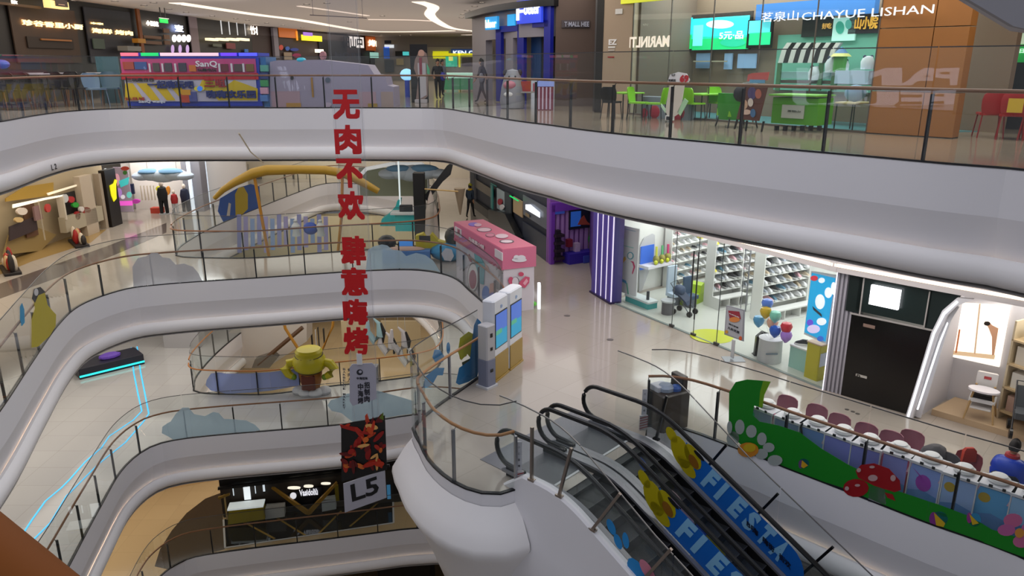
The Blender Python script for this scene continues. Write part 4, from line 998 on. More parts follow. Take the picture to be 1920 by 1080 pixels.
front(WV, 'toy_display', 'purple striped toy shop display with dark screens and small shelves', [
    ('stripe_print', [rr(M('b088c8'), 1043 + 9 * i, 395, 1046.5 + 9 * i, 478, .0, .03) for i in range(7)]),
    ('frame', [rr(VIO, 1030, 384, 1035, 494, .02, .15), rr(VIO, 1030, 380, 1112, 388, .02, .15), rr(M('3424a0', emit=.15), 1054, 472, 1108, 490, .05, .5)]),
    ('screen', [rr(M('14182c'), 1064, 394, 1110, 424, .1, .06), rr(E('2450a0', .6), 1066, 396, 1084, 422, .17, .01), ('p', M('a04838', emit=.2), [(1078, 420), (1084, 408), (1090, 402), (1096, 414), (1104, 420)], .18, .01), rr(E('2c4490', .5), 1036, 388, 1055, 399, .1)]),
    ('shelf', [rr(M('281828'), 1034, 438 + 14 * i, 1050, 441 + 14 * i, .05, .3) for i in range(4)]), ('toy', [rr(M('1c1420'), 1036, 430 + 14 * i, 1044, 438 + 14 * i, .1, .2) for i in range(4)] + [rr(M('7c1c30'), 1058, 447, 1066, 460, .1, .2), rr(M('c8b0d0'), 1072, 454, 1080, 470, .1, .2)]),
    ('leaf', [('e', M('2c8c2c'), 1104, 447, 5, 9, .15, .06)]), ('lower_counter', [rr(M('3c4cb0', emit=.15), 1078, 474, 1100, 484, .6, .05)])], 'display')
# fluted violet column
fc = thing('fluted_column', 'tall violet fluted column with white light lines by the shoe shop', 'column', (2.78, 25.4, zB))
WFC = Wall((2.80, 25.35), (3.32, 23.98))
def wloc(root, w, name, mat, *b):
    mb = MB(mat); w.box(mb, *b); o = mb.build(name, root); o.data.transform(Matrix.Translation(-Vector(root.location))); return o
wloc(fc, WFC, 'shaft', M('443a80', .45, emit=.03), 0, zB, WFC.L, HB, -.35, .35)
for i in range(4): wloc(fc, WFC, 'flute', M('5446a0', .4, emit=.04), .05 + i * .37, zB, .26 + i * .37, HB, .0, .06)
for i in range(4): wloc(fc, WFC, 'light_line', E('ece4f8', 1.0), .29 + i * .37, zB + .05, .325 + i * .37, HB, .0, .03)
wloc(fc, WFC, 'base', M('281848', .5), -.03, zB, WFC.L + .03, zB + .06, -.3, .4)
# ---- shoe shop
SA, SB = (3.41, 24.04), (7.62, 17.12)
WS_ = Wall(SA, SB); sn = Vector((-WS_.n.x, -WS_.n.y))
def S(u, t, z=0.0):
    """shoe shop coordinates: u along the glass, t into the shop"""
    q = WS_.a + WS_.d * u + sn * t; return Vector((q.x, q.y, zB + z))
WHITEW = M('dcdcd8', .5)
mb = MB(M('c6c8c0', .18)); mb.prism([S(-.3, .08)[:2], S(8.1, .08)[:2], S(8.1, 7)[:2], S(-.9, 7)[:2]], zB, zB + .012); struct(mb, 'floor_shoe_shop')
wlA, wlB = S(-.55, .6), S(-1.3, 7)
wl = Wall(wlA[:2], wlB[:2])
mb = MB(WHITEW); wl.box(mb, 0, zB, wl.L, HB, -.2, .2); struct(mb, 'wall_shoe_left')
wb = Wall(S(-1.3, 7)[:2], S(9.0, 7)[:2]); mb = MB(WHITEW); wb.box(mb, 0, zB, wb.L, HB, -.2, .2); struct(mb, 'wall_shoe_back')
wr = Wall(S(8.1, .3)[:2], S(8.6, 7)[:2]); mb = MB(WHITEW); wr.box(mb, 0, zB, wr.L, HB, -.1, .1); struct(mb, 'wall_shoe_right')
sg = thing('shop_glazing', 'tall frameless glass front of the bright shoe shop', 'glazing', (SA[0], SA[1], zB))
cuts = [0, 0.02, WS_.sz(1263, 560)[0], WS_.sz(1305, 560)[0], WS_.sz(1347, 600)[0], WS_.L]
for a, b in zip(cuts[1:-1], cuts[2:]):
    if b - a < .1: continue
    mb = MB(SHOPGLASS); WS_.box(mb, a + .012, zB + .03, b - .012, -3.05, 0, .014); loc_of(sg, mb.build('glass_pane', sg))
mb = MB(M('8a9896', .3)); WS_.box(mb, 0, zB, WS_.L, zB + .03, -.02, .05); loc_of(sg, mb.build('floor_channel', sg))
for c in cuts[2:-1]:
    mb = MB(M('3c4444', .3)); WS_.box(mb, c - .008, zB + .03, c + .008, -3.0, 0.0, .018); loc_of(sg, mb.build('joint', sg))
    mb = MB(M('505050', .3, .6)); WS_.box(mb, c - .09, zB + .0, c + .09, zB + .09, -.02, .055); loc_of(sg, mb.build('floor_hinge', sg))
for x in (1302, 1311):
    u = WS_.sz(x, 520)[0]; mb = MB(M('202222', .3)); mb.tube([WS_.pt(u, zB + .55, .08), WS_.pt(u, zB + 2.55, .08)], .022, 8); loc_of(sg, mb.build('door_handle', sg))
HEAD = M('cbc6c6', .6)
def header(a, b, z0, z1, name, led=True):
    w = Wall(a, b); mb = MB(HEAD); w.box(mb, -.1, z0, w.L + .1, z1, -.1, .3); struct(mb, name)
    if led:
        mb = MB(E('ffe6cc', 2.2)); w.box(mb, 0, z0 + .13, w.L, z0 + .20, .2, .015); struct(mb, name + '_led')
header(SA, SB, -3.08, -1.95, 'trim_90'); header(SB, (9.1, 15.62), -3.08, -1.95, 'trim_91'); header((9.1, 15.62), (12.2, 12.6), -3.08, -1.95, 'trim_92')

def shelf_unit(name, label, o, rz, w, rows, h, d=.38, low=True):
    """white shelf unit; local x along the front, y to the back"""
    r = thing(name, label, 'shelf', o, rz)
    mb = MB(WHITEW); mb.box(0, d, 0, w, d + .03, h); mb.build('back_panel', r)
    for x in (0, w - .03): mb = MB(WHITEW); mb.box(x, 0.0, 0, x + .03, d, h); mb.build('side_panel', r)
    z0 = .55 if low else .25
    out = []
    for i in range(rows):
        z = z0 + (h - z0 - .15) * i / max(rows - 1, 1)
        mb = MB(M('e4e4e0', .4)); mb.slab([(0.03, .02, z - .02), (w - .03, .02, z - .02), (w - .03, d, z + .06), (0.03, d, z + .06)], (0, 0, .02)); mb.build('shelf_board', r); out.append(z)
    if low:
        mb = MB(WHITEW); mb.box(0, -.35, .36, w, .0, .40); mb.build('display_ledge', r)
        mb = MB(WHITEW); mb.box(0, -.35, 0, w, -.0, .06); mb.build('plinth', r)
        for x in (0, w / 3, 2 * w / 3, w - .02): mb = MB(WHITEW); mb.box(x, -.35, .06, x + .02, 0, .36); mb.build('divider', r)
    return r, out
# one shoe: sole and upper
def make_shoe(c1, c2, label, group):
    r = thing('shoe', label, 'shoe', (0, 0, -50), 0, group)
    mb = MB(c2); mb.smooth = True
    out = [(-.045, 0), (-.04, .07), (-.05, .17), (-.03, .24), (0, .26), (.035, .235), (.045, .16), (.035, .07), (.04, 0), (0, -.02)]
    mb.loft([[(x, y, z) for x, y in out] for z in (0, .03)]); mb.build('sole', r)
    mb = MB(c1); mb.smooth = True
    mb.loft([[(x * k, .1 + (y - .1) * ky + dy, z) for x, y in out] for z, k, ky, dy in ((.03, .95, .97, 0), (.06, .9, .88, -.01), (.085, .7, .6, -.03), (.11, .55, .42, -.045))]); mb.build('upper', r)
    return r
SHOEC = [('d8d8da', 'e8e8e8', 'white trainer'), ('9aa0aa', 'e0e0e0', 'grey trainer'), ('2c2e34', 'c8c8c8', 'black trainer'), ('d8a8b0', 'f0e8e8', 'pink trainer'), ('4c7890', 'd8e0e4', 'blue trainer'), ('b8a890', 'e8e4dc', 'beige trainer'), ('d8c838', 'e8e8c8', 'yellow trainer')]
def shoes_on(rk, rackname, r, zs, w, d, per, size=1.0, weights=(5, 4, 3, 2, 2, 2, .6), ybase=.08):
    protos = {}
    for z in zs:
        for i in range(per):
            k = random.choices(range(7), weights)[0]
            a = random.uniform(-.25, .25)
            loc = r.matrix_basis @ Vector((.12 + (w - .24) * i / max(per - 1, 1), ybase, z + .022))
            rz = r.rotation_euler.z + math.pi / 2 * (0 if (i % 2) else 0) + a + math.pi
            loc2 = r.matrix_basis @ Vector((.12 + (w - .24) * i / max(per - 1, 1), ybase + .2, z + .05))
            lb = SHOEC[k][2] + ' on ' + rackname
            if k not in protos:
                p = make_shoe(M(SHOEC[k][0], .6), M(SHOEC[k][1], .6), lb, SHOEC[k][2] + 's on ' + rackname); protos[k] = p; p.scale = (size,) * 3
                p.location = loc2; p.rotation_euler = (-.0, 0, rz)
            else: copy_thing(protos[k], loc2, rz)
snA = math.atan2(sn.y, sn.x)
# rack behind the door, rack near the poster
r1, z1 = shelf_unit('shoe_rack', 'white shoe rack just behind the glass doors', PB(1334, 578), snA - .06, 1.25, 7, 2.5)
shoes_on(r1, 'the rack behind the glass doors', r1, z1, 1.25, .38, 5, 1.3)
r2, z2 = shelf_unit('shoe_rack', 'long white shoe rack left of the blue poster', PB(1424, 604), snA - .04, 2.05, 6, 2.2)
shoes_on(r2, 'the long rack left of the poster', r2, z2, 2.05, .38, 8, 1.35)
r3, z3 = shelf_unit('shoe_rack', 'white shoe rack deep in the shop between the two nearer racks', PB(1385, 556), snA - .06, 2.2, 8, 2.6, low=False)
shoes_on(r3, 'the deep rack between the nearer racks', r3, z3, 2.2, .38, 8, 1.25)
# wall of small shoes on the left wall
u0 = wl.sz(1240, 500)[0]
r4o = wl.pt(u0, zB, .42); r4, z4 = shelf_unit('shoe_wall', 'full wall of tiny shoes in cubby rows, left inside the shoe shop', r4o, math.atan2(wl.d.y, wl.d.x), 4.3, 9, 2.9, .3, low=False)
shoes_on(r4, 'the cubby wall at the left', r4, z4, 4.3, .3, 14, .95, (5, 2, 1, 3, 1, 2, .8), .02)

for i, x in enumerate((1388, 1398)):
    t = thing('ladder_rack', ['grey metal ladder rack, left one of two, inside the shoe shop', 'grey metal ladder rack, right one of two, inside the shoe shop'][i], 'rack', PB(x, 585), snA)
    for q in (0, .22): mb = MB(STEEL2); mb.tube([(q, 0, 0), (q, 0, 2.1), (q, .1, 2.2)], .014, 6); mb.build('upright', t)
    for j in range(7): mb = MB(STEEL2); mb.tube([(0, 0, .25 + .28 * j), (.22, 0, .25 + .28 * j)], .01, 5); mb.build('rung', t)
# poster light box next to the silver column
WPo = Wall(S(6.75, .25)[:2], S(7.75, .15)[:2])
pb = front(WPo, 'poster_lightbox', 'tall bright blue poster of white trainers hanging inside the shop glass', [
    ('panel', [('p', M('e8e8ec', emit=.2), [(1524, 508), (1572, 516), (1552, 645), (1510, 626)], 0, .05)]),
    ('printed_picture', [('p', E('18a0d8', .75), [(1526, 511), (1570, 521), (1551, 640), (1512, 622)], .06, .01), ('e', E('f0f4f8', .8), 1542, 565, 9, 14, .075, .005), ('p', M('283848'), [(1528, 573), (1545, 588), (1546, 594), (1530, 580)], .085, .004),
                         ('e', E('d03040', .7), 1531, 521, 7, 5, .075, .005), ('e', E('f0f4f8', .8), 1545, 525, 6, 5, .075, .005), ('e', E('f0f4f8', .8), 1558, 548, 7, 10, .08, .005), ('e', E('f0f4f8', .8), 1568, 540, 5, 12, .085, .005),
                         ('e', E('6850d0', .7), 1523, 604, 6, 6, .075, .005), ('e', E('d8c8f0', .8), 1530, 616, 12, 8, .08, .005), ('e', E('f0f4f8', .8), 1545, 602, 9, 7, .08, .005), ('e', E('3868c8', .7), 1543, 634, 6, 5, .085, .005)])], 'poster')
# left alcove: arch screen, line drawing, toys
front(wl, 'arch_screen', 'arched grey niche holding a bright blue screen, left inside the shoe shop', [
    ('niche_frame', [('p', M('bcbcc0', .5), [(1196, 560), (1198, 462), (1206, 446), (1222, 438), (1226, 440), (1226, 500), (1216, 505)], .02, .03)]), ('screen', [rr(E('2c58b0', .9), 1199, 462, 1221, 500, .06, .03)])], 'screen')
WDr = Wall(S(-.35, .5)[:2], S(.75, .62)[:2])
front(WDr, 'drawing_panel', 'white panel with a coloured line drawing and small turquoise letters', [
    ('panel', [rr(M('dedee0', .5), 1158, 420, 1194, 556, 0, .04)]),
    ('printed_drawing', [('e', M('3a9ab0'), 1184, 479, 6, 7, .05, .004), ('e', M('e0e0e0'), 1184, 479, 4.4, 5.4, .056, .004), ('p', M('e0a828'), [(1162, 505), (1166, 488), (1174, 480), (1176, 486), (1169, 494), (1166, 512), (1162, 512)], .05, .004),
                         ('p', M('2090c8'), [(1162, 516), (1168, 522), (1176, 526), (1177, 532), (1166, 526), (1162, 521)], .05, .004), ('p', M('c83868'), [(1184, 489), (1190, 490), (1193, 500), (1188, 514), (1187, 512), (1190, 500), (1188, 493)], .05, .004), ('p', M('58b8a0'), [(1176, 530), (1178, 530), (1181, 552), (1179, 552)], .05, .004),
                         tx(M('20a8c8'), '●WINGX', 1163, 426, 1194, 434, .05, .004, .03), rr(M('88c8c0'), 1169, 460, 1190, 464, .05, .004)])], 'panel')
def boxthing(name, label, cat, loc, rz, parts):
    r = thing(name, label, cat, loc, rz)
    for pn, mat, b in parts:
        mb = MB(mat)
        if b[0] == 'b': mb.bbox(*b[1:])
        elif b[0] == 'c': mb.smooth = True; mb.cyl(*b[1:])
        elif b[0] == 's': mb.smooth = True; mb.ball(b[1], b[2], 12)
        elif b[0] == 't': mb.smooth = True; mb.tube(b[1], b[2], 8)
        elif b[0] == 'l': mb.smooth = True; mb.lathe(b[1], *(b[2:]), n=24)
        elif b[0] == 'f': b[1](mb)
        mb.build(pn, r)
    return r
boxthing('low_bench', 'low teal and white curved play bench by the glass at the shop left', 'bench', S(.55, .65), math.atan2(WS_.d.y, WS_.d.x), [
    ('top', M('d0d8d8', .5), ('b', -.6, -.2, .2, .6, .25, .27)), ('side', M('2c9c9c', .5), ('b', -.58, -.18, .0, .58, .23, .2)), ('bottle', M('18202c'), ('c', .35, 0, .27, .55, .05)), ('post', M('20242c'), ('t', [(-.55, .1, 0), (-.55, .1, 1.0)], .02))])
boxthing('round_stool', 'grey drum stool with pale top beside the low bench', 'stool', S(1.75, .75), 0, [('body', M('5c5a60', .6), ('c', 0, 0, 0, .42, .2)), ('seat', M('b8bcc0', .5), ('c', 0, 0, .42, .47, .23))])
boxthing('pushchair', 'dark blue folded pushchair next to the drum stool', 'pushchair', S(2.0, 1.2), .9, [('seat', M('1a2c48', .6), ('f', lambda m: m.slab([(-.2, -.2, .35), (.2, -.2, .35), (.25, .2, .7), (-.25, .2, .7)], (0, .06, .12)))), ('hood', M('203858', .6), ('s', (0, .2, .75), (.25, .2, .18))),
    ('frame', M('50565e', .4, .6), ('t', [(-.22, -.3, .1), (-.2, 0, .45), (-.22, .4, 1.0), (.22, .4, 1.0), (.2, 0, .45), (.22, -.3, .1)], .015)), ('wheel', BLACK, ('f', lambda m: m.tube([(-.24, -.3, .09), (-.18, -.3, .09)], .09, 12))), ('wheel', BLACK, ('f', lambda m: m.tube([(.18, -.3, .09), (.24, -.3, .09)], .09, 12))), ('wheel', BLACK, ('f', lambda m: m.tube([(-.24, .25, .09), (-.18, .25, .09)], .09, 12))), ('wheel', BLACK, ('f', lambda m: m.tube([(.18, .25, .09), (.24, .25, .09)], .09, 12)))])
for i, (u, t, h, c, lb) in enumerate([(1.1, 1.6, 1.3, 'b8c8d8', 'tall pale blue child seat toy behind the low bench'), (1.55, 1.9, 1.0, '38506c', 'navy child seat toy behind the drum stool')]):
    boxthing('child_seat', lb, 'seat', S(u, t), .5, [('seat', M(c, .6), ('b', -.2, -.2, .3, .2, .2, .42)), ('back', M(c, .6), ('b', -.2, .12, .42, .2, .2, h)), ('base', M('5a6068', .5), ('b', -.16, -.16, 0, .16, .16, .3))])
for i, (u, c) in enumerate([(.2, 'd0d048'), (.5, '58b070'), (.8, 'c83870')]):
    p = wl.pt(u0 - .9 + u, zB + 1.0, .35); boxthing('rocking_toy', ['yellow tipped rocking toy on the ledge under the screen', 'green tipped rocking toy on the ledge under the screen', 'crimson tipped rocking toy on the ledge under the screen'][i], 'toy', p, 0, [
        ('body', M('8a8438', .6), ('s', (0, 0, .15), (.12, .16, .15))), ('nose', M('c8d020', .5, emit=.1), ('s', (-.04, -.16, .08), (.07, .06, .08))), ('pole', M(c, .6), ('t', [(0, 0, .25), (0, .05, .6)], .04))])
lp = wl.pt(u0 - 1.2, zB, .0); mb = MB(M('d8d4dc', .5)); wl.box(mb, u0 - 1.25, zB + .9, u0 - .02, zB + 1.0, 0, .5); one(mb, 'wall_ledge', 'white wall ledge carrying rocking toys under the blue screen', 'ledge')
boxthing('sofa', 'lime green block child sofa on the shoe shop floor', 'sofa', PB(1292, 566), snA + .3, [('base', M('98b818', .5), ('b', -.5, -.35, 0, .45, .35, .34)), ('backrest', M('a4c41c', .5), ('f', lambda m: m.loft([[(x, y, z) for x, z in [(.05, .34), (.12, .6), (.28, .68), (.4, .6), (.45, .34)]] for y in (-.35, .35)])))])
boxthing('grey_cube', 'dark grey storage cube beside the lime sofa', 'cube', PB(1318, 556), snA, [('body', M('5a5c5c', .6), ('b', -.25, -.2, 0, .25, .2, .42)), ('lid', M('6a6c6c', .6), ('b', -.26, -.21, .42, .26, .21, .46))])
fl = MB(M('c4cc30', .3)); c = PB(1334, 631); fl.cyl(c.x, c.y, zB + .013, zB + .018, .62, n=32); one(fl, 'floor_sticker', 'round lime floor sticker inside the glass doors', 'sticker')
WSt = Wall(S(4.95, -.35)[:2], S(5.6, -.42)[:2])
ps = front(WSt, 'sign_stand', 'portrait sale notice on a slim stand before the shoe shop glass', [
    ('panel', [('p', M('8c9098', .5), [(1363, 572), (1397, 581), (1395, 640), (1359, 627)], 0, .02)]),
    ('printed_notice', [('p', M('a8acb4', .5), [(1365, 574), (1395, 583), (1393, 637), (1361, 625)], .022, .003), ('p', M('902838'), [(1367, 582), (1388, 584), (1391, 598), (1370, 598)], .03, .003), ('e', M('d08040'), 1379, 599, 10, 5, .034, .003), tx(M('e8e0e4'), '品牌福利', 1369, 588, 1388, 594, .036, .003),
                        tx(M('30343c'), '满三百减', 1368, 608, 1386, 613, .03, .003), tx(M('30343c'), '九折优惠', 1366, 616, 1388, 621, .03, .003), ('e', M('c85830'), 1390, 634, 3, 4, .03, .003), ('e', M('c89030'), 1364, 622, 3, 3, .03, .003)]),
    ('pole', [rr(M('b8bcc0', .3), 1373.5, 636, 1376, 672, 0, .02)])], 'sign')
mb = MB(M('8c9094', .3, .4)); mb.bbox(-.28, -.2, 0, .28, .2, .015); o = mb.build('base', ps); q = PB(1375, 674); o.location = q - Vector(ps.location)
# bucket with balloons
bq = S(6.15, .35); boxthing('bucket', 'white lettered drum holding the balloon bunch in the shoe shop', 'drum', bq, 0, [('body', M('d8d8dc', .5), ('l', [(0, 0), (.30, 0), (.32, .03), (.30, .62), (.32, .66), (0, .66)])), ('print', M('8090a0'), ('b', -.22, -.325, .3, .1, -.318, .34))])
for i, (dx, dz, c, cn, h) in enumerate([(-.22, 1.3, 'd8b020', 'yellow', 0), (.1, 1.28, '80d0b8', 'mint green', 0), (-.42, 1.0, '60a8d8', 'sky blue', 0), (-.05, 1.02, 'e8b098', 'peach', .1), (.22, .92, '1858c8', 'deep blue', -.1), (.48, 1.08, 'd01c34', 'red', 0), (.5, .85, 'b080e0', 'lilac', 0), (-.32, 1.48, '5880e0', 'cornflower blue', .15)]):
    u = MB(M(c, .25)); u.smooth = True; p = S(6.15 + dx, .3 + h, dz); u.lathe([(0, -.17), (.03, -.16), (.12, -.06), (.155, .05), (.12, .14), (0, .18)], n=16)
    r = thing('balloon', cn + ' balloon in the bunch above the white drum', 'balloon', p, 0, 'balloons over the white drum'); u.build('skin', r)
    s_ = MB(M('d0d0d0')); q = Vector((-(dx) * WS_.d.x, -(dx) * WS_.d.y, .6 - dz)); s_.tube([(0, 0, -.17), q * .9], .005, 4); s_.build('string', r)
bg = boxthing('floor_fan', 'black curved stand leaning by the balloon drum', 'stand', S(5.75, .35), 0, [('arm', BLACK, ('f', lambda m: m.slab([(-.08, 0, .0), (.06, 0, .0), (.12, 0, .42), (.3, 0, .62), (.1, 0, .7), (-.06, 0, .55)], (0, .12, 0)))), ('foot', BLACK, ('b', -.1, -.05, 0, .12, .2, .03))])
boxthing('display_cube', 'open mint display cube near the poster', 'display', S(7.0, .75), snA, [('shell', M('9cc8bc', .5), ('f', lambda m: (m.box(-.3, -.3, 0, .3, .3, .03), m.box(-.3, -.3, .03, -.27, .3, .6), m.box(.27, -.3, .03, .3, .3, .6)))), ('top', M('dcdcdc', .5), ('b', -.32, -.32, .6, .32, .32, .64))])
boxthing('display_block', 'yellow and white display block below the blue poster', 'display', S(7.55, .45), snA, [('body', M('b8ac20', .5), ('b', -.22, -.2, 0, .22, .2, .95)), ('panel', M('c8cce0', .5), ('b', -.2, -.215, .4, .2, -.2, .75)), ('top', M('c0a48c', .5), ('b', -.23, -.22, .95, .23, .22, .98))])
sh = make_shoe(M('202430', .6), M('e8e8e8', .6), 'single dark trainer displayed on the mint cube', None); sh.location = S(7.0, .75, .64); sh.rotation_euler = (0, 0, 1.2); sh.scale = (1.3,) * 3
# silver fluted column
fs = thing('fluted_column', 'silver grey fluted column with a light line between shoe shop and black shop', 'column', (SB[0], SB[1], zB))
WF2 = Wall((7.62, 17.10), (8.05, 16.72))
wloc(fs, WF2, 'shaft', M('8c8a92', .4), 0, zB, WF2.L, HB, -.4, .4)
for i in range(6): wloc(fs, WF2, 'flute', M('a8a6b0', .35), .02 + i * .095, zB, .07 + i * .095, HB, .0, .04)
wloc(fs, WF2, 'light_line', E('f0f0ff', 1.6), .0, zB, .02, HB, .0, .05)
# black shop with square sign
WD = Wall((8.06, 16.71), (9.12, 15.62))
bs = front(WD, 'black_shopfront', 'black shuttered shopfront with a glowing white square sign', [
    ('shutter', [('p', M('0c0b0a', .25), [(1597, 586), (1760, 620), (1709, 777), (1574, 738)], .0, .05)]), ('upper_panel', [rr(M('1b2524', .3), 1596, 515, 1613, 586, .0, .08), rr(M('1b2726', .3), 1615, 519, 1740, 610, .0, .08), ('p', M('1b2524', .3), [(1746, 538), (1806, 552), (1777, 578), (1758, 618), (1736, 614)], .0, .08)]),
    ('trim_strip', [('p', M('a8a4a0'), [(1597, 584), (1760, 618), (1760, 621), (1597, 587)], .08, .02), ('p', M('a8a4a0'), [(1622, 520), (1624.5, 520), (1616, 588), (1613.5, 588)], .08, .02), ('p', M('a8a4a0'), [(1745, 545), (1747.5, 545), (1736, 614), (1733.5, 614)], .08, .02)]),
    ('sign_face', [rr(E('fbfaff', 3.2), 1640, 531, 1689, 578, .12, .08)]),
    ('notice_plate', [rr(M('8c7468'), 1621, 605, 1642, 616, .055, .01), rr(M('c0bcb4'), 1607, 699, 1627, 709, .055, .01)]), ('notice_lettering', [tx(M('20201c'), 'D', 1609, 700, 1615, 707, .068, .002, .05)])])
# floor-level marks
fm = MB(M('58524c', .5)); 
for i, x in enumerate((1588, 1599, 1608)): c = PB(x, 768 + 4 * i); fm.cyl(c.x, c.y, zB + .003, zB + .006, .05, n=10)
one(fm, 'floor_marking', 'three small dark floor symbols before the black shopfront', 'floor marking', kind=None)
for x, y, lb in ((1063, 592, 'small round floor plate left in the open concourse'), (1144, 637, 'small round floor plate in the middle of the concourse')):
    m_ = MB(M('77706a', .4, .5)); c = PB(x, y); m_.cyl(c.x, c.y, zB + .001, zB + .005, .1, n=14); one(m_, 'floor_plate', lb, 'floor plate')
# white arched baby goods shop
NX, NY = -WD.n.x, -WD.n.y
def BS(u, t, z=0.0): q = WD.a + WD.d * u + Vector((NX, NY)) * t; return Vector((q.x, q.y, zB + z))
mb = MB(M('d4d2d6', .6)); wq = Wall(BS(1.62, 1.5)[:2], BS(5.6, 1.5)[:2]); wq.box(mb, 0, zB, wq.L, HB, -.2, .2); struct(mb, 'wall_baby_back')
mb = MB(M('c8c6cc', .6)); mb.prism([BS(1.52, 0)[:2], BS(1.6, 0)[:2], BS(1.72, 1.5)[:2], BS(1.62, 1.5)[:2]], zB, HB); struct(mb, 'wall_baby_side')
ar = front(WD, 'portal_arch', 'white slanting arched portal edged with two light lines', [('infill_panel', [('p', M('d0d0d4', .5), [(1711, 777), (1728, 782), (1745, 730), (1772, 640), (1785, 600), (1800, 575), (1790, 568), (1773, 588), (1757, 622)], .02, .05)]),
    ('frame', [('p', M('d8d8dc', .5), [(1704, 776), (1728, 700), (1752, 620), (1773, 578), (1800, 555), (1830, 558), (1800, 570), (1782, 588), (1764, 625), (1738, 705), (1716, 782)], .09, .12)]),
    ('light_line', [('p', E('f4f8ff', 1.8), [(1707, 776), (1756, 620), (1775, 582), (1800, 560), (1803, 563), (1778, 586), (1759, 622), (1711, 777)], .215, .01), ('p', E('f4f8ff', 1.8), [(1725, 762), (1766, 638), (1782, 600), (1784, 602), (1769, 640), (1728, 763)], .2, .02)])], 'frame')
front(wq, 'lit_poster', 'bright lit poster of a person bending beside folding doors', [
    ('panel', [('p', E('fff6ea', 1.3), [(1786, 566), (1896, 572), (1875, 687), (1775, 665)], .02, .05)]),
    ('printed_picture', [('p', M('c89878', emit=.5), [(1848, 601), (1857, 602), (1862, 608), (1874, 614), (1870, 640), (1866, 664), (1862, 664), (1862, 630), (1856, 614)], .08, .004), ('e', M('2c2420'), 1853, 605, 6, 4, .085, .004),
                         ('p', M('c87848', emit=.5), [(1800, 616), (1803, 616), (1796, 660), (1793, 660)], .08, .004), ('p', M('d8b898', emit=.6), [(1838, 568), (1841, 568), (1831, 662), (1828, 662)], .08, .004), ('p', M('e8c8a0', emit=.7), [(1780, 655), (1868, 664), (1866, 672), (1778, 662)], .076, .003)])], 'poster')
WOODP = M('c2a887', .5)
mb = MB(WOODP); mb.prism([BS(1.75, .35)[:2], BS(5.4, .35)[:2], BS(5.4, 1.45)[:2], BS(1.9, 1.45)[:2]], zB, zB + .14); one(mb, 'display_platform', 'pale wood display platform under the high chair', 'platform')
hc = thing('high_chair', 'white and wood baby high chair with tray and dark cushion', 'chair', tuple(P(1836, 783, zB + .14)), math.atan2(WD.d.y, WD.d.x) + .15)
for x, y in ((-.28, -.26), (.28, -.26), (-.28, .3), (.28, .3)):
    mb = MB(M('b89868', .5)); mb.smooth = True; mb.tube([(x * .62, y * .5, .72), (x, y, 0)], [.025, .018], 8); mb.build('leg', hc)
mb = MB(M('dcdcdc', .4)); mb.bbox(-.25, -.2, .42, .25, .22, .50); mb.build('seat', hc)
mb = MB(M('18161a', .6)); mb.bbox(-.21, -.16, .50, .21, .18, .58); mb.build('cushion', hc)
mb = MB(M('ece8e4', .4)); mb.smooth = True; mb.loft([[(-.2, .18, z0), (.2, .18, z0), (.2 * k, .26, z0), (-.2 * k, .26, z0)] for z0, k in ((.55, 1), (.8, 1.05), (1.0, .85))]); mb.build('backrest', hc)
mb = MB(M('e8e4e8', .35)); mb.smooth = True; mb.loft([[(.3 * math.cos(a), -.16 + .2 * math.sin(a), z) for a in [2 * math.pi * i / 20 for i in range(20)]] for z in (.70, .74)]); mb.build('tray', hc)
mb = MB(M('c04848')); mb.bbox(-.06, .165, .86, .08, .178, .92); mb.build('logo_patch', hc)
mb = MB(M('c8c4c0', .5)); mb.bbox(-.2, -.25, .28, .2, .2, .31); mb.build('footrest', hc)
# cream shelves and pushchair at the right edge
WSx2 = Wall(BS(3.0, 1.3)[:2], BS(4.5, .85)[:2])
shv = thing('shelf', 'cream wooden shelf bay with folded baby clothes at the right edge', 'shelf', tuple(WSx2.pt(0, zB + .14)))
for z in (.3, .85, 1.4, 1.95): wloc(shv, WSx2, 'shelf_board', M('c8b088', .5), 0, zB + z, 1.6, zB + z + .04, -.1, .5)
for u in (0, 1.56): wloc(shv, WSx2, 'side_panel', M('d0c0a0', .5), u, zB + .14, u + .04, zB + 2.4, -.1, .5)
for i, (u, z, w_, h, c) in enumerate([(.1, 1.44, .3, .4, 'd8d0c0'), (.5, 1.44, .25, .38, 'c8c0b0'), (.1, .89, .35, .35, 'e0dcd0'), (.55, .89, .2, .4, '8c3c3c'), (.8, .89, .16, .36, 'c88878'), (.1, .34, .2, .35, 'c0a090'), (.5, .34, .3, .3, 'd8c8a8'), (.2, 1.99, .3, .3, 'b8c0c8')]):
    mb = MB(M(c, .7)); WSx2.box(mb, u, zB + z, u + w_, zB + z + h, 0, .3)
    one(mb, 'folded_clothing', ['ivory folded garment on the second highest cream shelf, left', 'grey-beige folded garment on the second highest cream shelf, right', 'white folded garment on the middle cream shelf', 'dark red folded garment on the middle cream shelf', 'salmon folded garment on the middle cream shelf', 'rosy beige folded garment on the lowest cream shelf', 'sand coloured folded garment on the lowest cream shelf', 'pale blue item on top cream shelf'][i], 'clothing')
